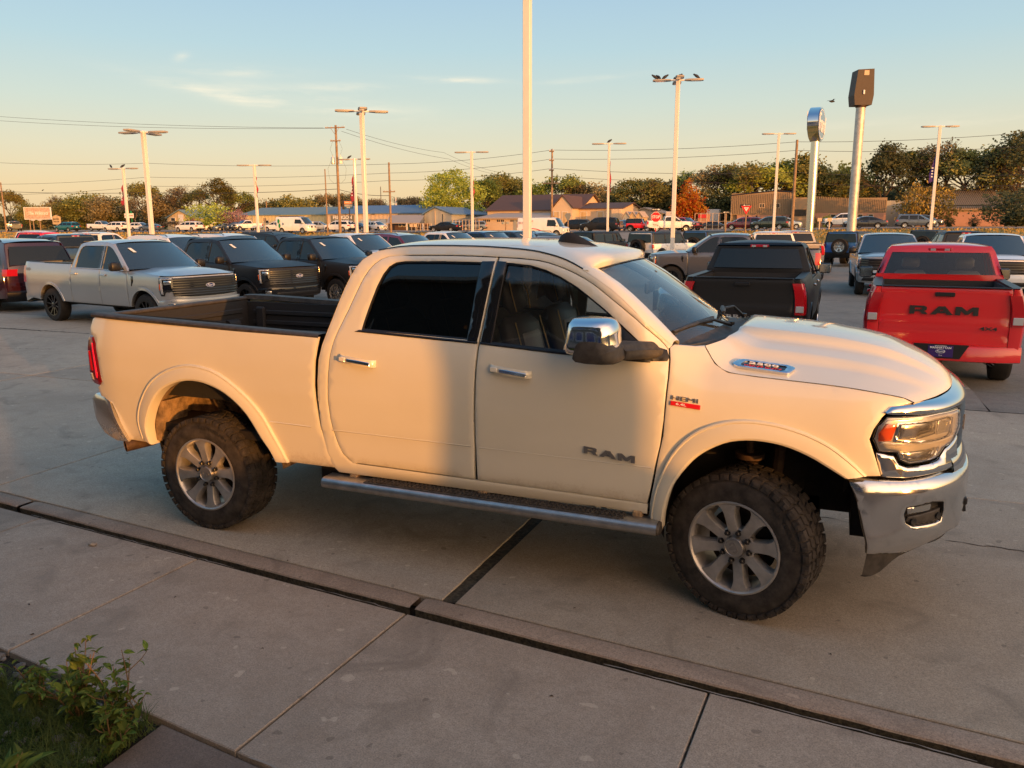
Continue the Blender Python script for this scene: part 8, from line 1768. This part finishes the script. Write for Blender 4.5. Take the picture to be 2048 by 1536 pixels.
for i, (px, top, y, k, lf, wf, lb) in enumerate(TR):
    x = colx(px, y); z0 = TH(x, y)-.1; H = hz_at(x, y, top)-z0; base = {'round': 10, 'round2': 10, 'airy': 12, 'tall': 16, 'tall2': 16, 'sparse': 12, 'bush': 5, 'cone': 9, 'big': 15, 'bare': 9}[k]
    s = H/(base*1.03); sxy = s*wf if k in ('bush', 'big', 'cone') else min(max(s*wf, .75), 1.5)*.95
    if k == 'cone': sxy = s*1.02
    r = instance(TP[k], (x, y, z0), rnd.uniform(0, 6.28), lb, 'tree' if k != 'bush' or 'tree' in lb else 'shrub', 'trees beyond the road' if k != 'bush' else None, {'green_leaves': L_[lf]}); r.scale = (sxy, sxy, s)
    r.name = {'cone': 'maple_tree', 'bare': 'bare_tree', 'bush': 'shrub'}.get(k, 'broadleaf_tree')
    if k == 'cone':
        top_ = G(); rd2 = random.Random(4)
# far understory and wood behind: reads as one mass
g = G(); rd_ = random.Random(9)
for i in range(30000):
    px = rd_.uniform(-120, 2170); y = rd_.uniform(176, 200); x = colx(px, y); top = interp(px, [0, 450, 700, 850, 1200, 1450, 1700, 1900, 2048], [420, 414, 420, 418, 408, 404, 396, 390, 388])+6*math.sin(px*.05)+5*math.sin(px*.013+1); zt = CAMP.z+(449-top)*y/FPX; z = TH(x, y)+(zt-1)*rd_.random()**.8+rd_.gauss(0, .5); s = rd_.uniform(.3, .7); u = Vector((rd_.gauss(0, 1), rd_.gauss(0, 1), rd_.gauss(0, 1))).normalized(); v = u.orthogonal(); p = Vector((x, y, z)); g.add([p-u*s, p+v*s*.6, p+u*s, p-v*s*.6], [(0, 1, 2, 3)])
w_ = g.build('far_wood', L_['dark'], None, 0, weld=False); tag(w_, 'dark understory of the wood behind all the buildings', 'woodland', kind='stuff')
def rmtree(o):
    for c in list(o.children): rmtree(c)
    bpy.data.objects.remove(o)
for o in TP.values(): rmtree(o)
# dry grass tufts on the bank
g = G()
for i in range(16000):
    y = 62+30*rd_.random()**1.3; x = colx(rd_.uniform(-60, 2120), y)
    if colx(1195, y)-1 < x < colx(1448, y)+1: continue
    z = TH(x, y)-.10; h = rd_.uniform(.08, .26); a = rd_.uniform(0, PI); w2 = rd_.uniform(.05, .14); dx, dy = math.cos(a)*w2, math.sin(a)*w2; g.add([(x-dx, y-dy, z), (x+dx, y+dy, z), (x+rd_.gauss(0, .08), y+rd_.gauss(0, .08), z+h)], [(0, 1, 2)])
tag(g.build('grass_tufts', M['grass'], None, 0, weld=False), 'dry grass tufts on the bank below the road', 'grass', kind='stuff')
# ================================================================ planter in the near corner
M['weedleaf'] = leafmat('weed_leaves', (.07, .12, .02), (.14, .19, .03), (.24, .26, .05), .7); M['weedstem'] = pbr('weed_stem', (.22, .13, .05), .7, var=.3, vscale=8); M['fern'] = leafmat('fine_weed', (.05, .09, .02), (.09, .13, .03), (.14, .17, .05), .4)
pl_ = tag(empty('planting_bed'), kind='structure')
g = G(); g.rows([[(x, y, -.065+.015*math.sin(x*5)*math.sin(y*7)) for x in np.arange(-8, 1.43, .25)] for y in np.arange(-4.9, -2.55, .15)]); g.build('soil_bed', M['soil'], pl_, 60)
pm = []
for k in range(5):
    o = pebble(0, 0, 0, .024, M['stone2'], None, k+3, 1.25, .7); pm.append(o)
cnt = 0
for i in range(290):
    x = rd_.uniform(-1.2, 1.38); y = yback(x)-.03-rd_.random()**1.3*.75; o = pm[i % 5].copy(); link(o, pl_); o.location = (x, y, -.052+rd_.uniform(0, .02)); s = rd_.uniform(.5, 1.15); o.scale = (s, s*rd_.uniform(.7, 1), s); o.rotation_euler = (rd_.uniform(-.6, .6), rd_.uniform(-.6, .6), rd_.uniform(0, 6)); o.name = 'gravel_stone'
for o in pm: bpy.data.objects.remove(o)
def leaf_mesh(L, W_, cup=.2, name='leaf', lob=0):
    g = G(); rows = []
    for i in range(7):
        t = i/6; w = W_*math.sin(PI*(t**.8))*.5*(1+lob*.25*math.sin(t*22))+.0006; rows.append([(t*L, s*w, cup*L*(t*(1-t))*1.2-abs(s)*-w*.35-.25*L*t*t) for s in (-1, 0, 1)])
    g.rows(rows); o = g.build(name, M['weedleaf'], None, 60); return o
LM = [leaf_mesh(.066, .032), leaf_mesh(.048, .021), leaf_mesh(.036, .015)]
LB = leaf_mesh(.11, .026, .3, 'leaf', .6)
def weed(x, y, h, stems, nl, label, seed, spread=.5, leafset=LM, sc_=1.0, upright=.4):
    r = empty('weed_plant', (x, y, -.055), 0, label, 'weed'); q = random.Random(seed); g = G(); pts = []
    for s in range(stems):
        a = 2*PI*s/stems+q.uniform(-.4, .4); tilt = q.uniform(.05, spread); p = Vector((0, 0, 0)); d = Vector((math.cos(a)*tilt, math.sin(a)*tilt, 1)).normalized(); path = [p.copy()]; hh = h*q.uniform(.55, 1.0)
        for k in range(7): p = p+d*hh/7; d = (d+Vector((q.gauss(0, .10), q.gauss(0, .10), .03))).normalized(); path.append(p.copy()); pts.append((p.copy(), d.copy(), k/6))
        g.tube(path, [.006*(1-.75*i/7) for i in range(8)], 5)
        for b in range(3):
            k = q.randrange(2, 6); p0 = path[k]; a2 = q.uniform(0, 2*PI); d2 = Vector((math.cos(a2), math.sin(a2), .7)).normalized(); p1 = p0+d2*hh*.22; p2 = p1+(d2+Vector((0, 0, .4))).normalized()*hh*.12; g.tube([p0, p1, p2], [.003, .002, .001], 4); pts += [(p1, d2, .5), (p2, d2, 1.0), (p2, d2, 1.0)]
    g.build('stem', M['weedstem'], r, 60)
    for i in range(nl):
        p, d, k = pts[q.randrange(len(pts))]; src = leafset[0] if q.random() < .45*(1-k)+.1 else leafset[q.choice((1, 1, 2))] if len(leafset) > 1 else leafset[0]
        o = src.copy(); link(o, r); o.name = 'leaf'; o.location = p+Vector((q.gauss(0, .008), q.gauss(0, .008), q.gauss(0, .006))); s = q.uniform(.7, 1.3)*sc_; o.scale = (s, s, s); o.rotation_euler = (q.gauss(0, .35), q.uniform(-.9, upright), q.uniform(0, 2*PI))
weed(1.08, -3.03, .46, 9, 250, 'tall leafy weed with sunlit yellow tips in the planting bed', 1)
weed(1.30, -3.00, .40, 6, 130, 'leafy weed leaning over the sidewalk corner', 2, .7)
weed(.80, -3.02, .30, 5, 100, 'shorter leafy weed left of the tall one', 3, .6)
weed(1.38, -3.12, .22, 6, 90, 'low sprawling weed at the slab corner', 5, 1.1)
weed(.42, -3.05, .18, 6, 80, 'broad leaved weed among the gravel', 6, 1.0, sc_=1.3)
weed(1.22, -3.45, .16, 3, 18, 'spiky thistle in the front of the planting bed', 8, .5, [LB], 1.15, .1)
for o in LM+[LB]: bpy.data.objects.remove(o)
g = G()
for i in range(16000):
    x = rd_.uniform(-.3, 1.43); y = rd_.uniform(-4.1, -2.92)
    if x+ (y+3.2)*-.4 < .1 and rd_.random() < .5: continue
    z = -.06; h = rd_.uniform(.04, .17); a = rd_.uniform(0, 2*PI); w2 = .0016; p = Vector((x, y, z)); d = Vector((rd_.gauss(0, .5), rd_.gauss(0, .5), 1)).normalized()
    s_ = Vector((math.cos(a), math.sin(a), 0))*w2; m1 = p+d*h*.5; m2 = p+(d+Vector((rd_.gauss(0, .3), rd_.gauss(0, .3), -.1)))*h; g.add([p-s_, p+s_, m1+s_, m1-s_, m2], [(0, 1, 2, 3), (3, 2, 4)])
    for b in range(3):
        t = rd_.uniform(.3, 1); c = p.lerp(m2, t); e = c+Vector((rd_.gauss(0, .02), rd_.gauss(0, .02), rd_.uniform(0, .02))); g.add([c, c+s_*1.5, e], [(0, 1, 2)])
tag(g.build('fine_weeds', M['fern'], None, 0, weld=False), 'feathery green ground weeds filling the planting bed', 'weeds', kind='stuff')
lf = []
g = G(); g.add([(-.014, -.004, 0), (0, -.007, .003), (.014, 0, .0), (.002, .006, .004)], [(0, 1, 2, 3)]); proto_leaf = g.build('dry_leaf', M['leafdry'], None, 0)
spots = [(3.05, -2.05, .9), (.55, -1.9, .8), (-.2, -2.3, 1), (2.9, -1.2, .9), (.9, -1.25, 1), (1.45, -2.2, .7), (3.5, -2.5, .8), (-2.2, .3, 1.2), (2.6, -.2, .9), (-3.2, 1.2, 1), (.15, -2.55, 1.1), (4.3, -1.2, .8)]
WH = ['near the joint left of the front wheel', 'right of the sunlit weeds', 'between the stone and the weeds', 'just inside the curb before the dark joint', 'beside the curb below the rear door', 'in the middle of the second slab', 'near the right sidewalk joint', 'behind the rear bumper', 'under the running board', 'far behind the rear bumper', 'at the edge of the planting bed', 'below the front wheel']
for i, (x, y, s) in enumerate(spots):
    o = proto_leaf.copy(); link(o); o.location = (x, y, (.004 if y > ycurb(x) else ZW+.004)); o.rotation_euler = (0, 0, i*1.3); o.scale = (s,)*3; tag(o, 'tiny dark dry leaf on the concrete '+WH[i], 'leaf', 'tiny dry leaves on the concrete')
bpy.data.objects.remove(proto_leaf)
drop_protos()
bpy.context.view_layer.update()
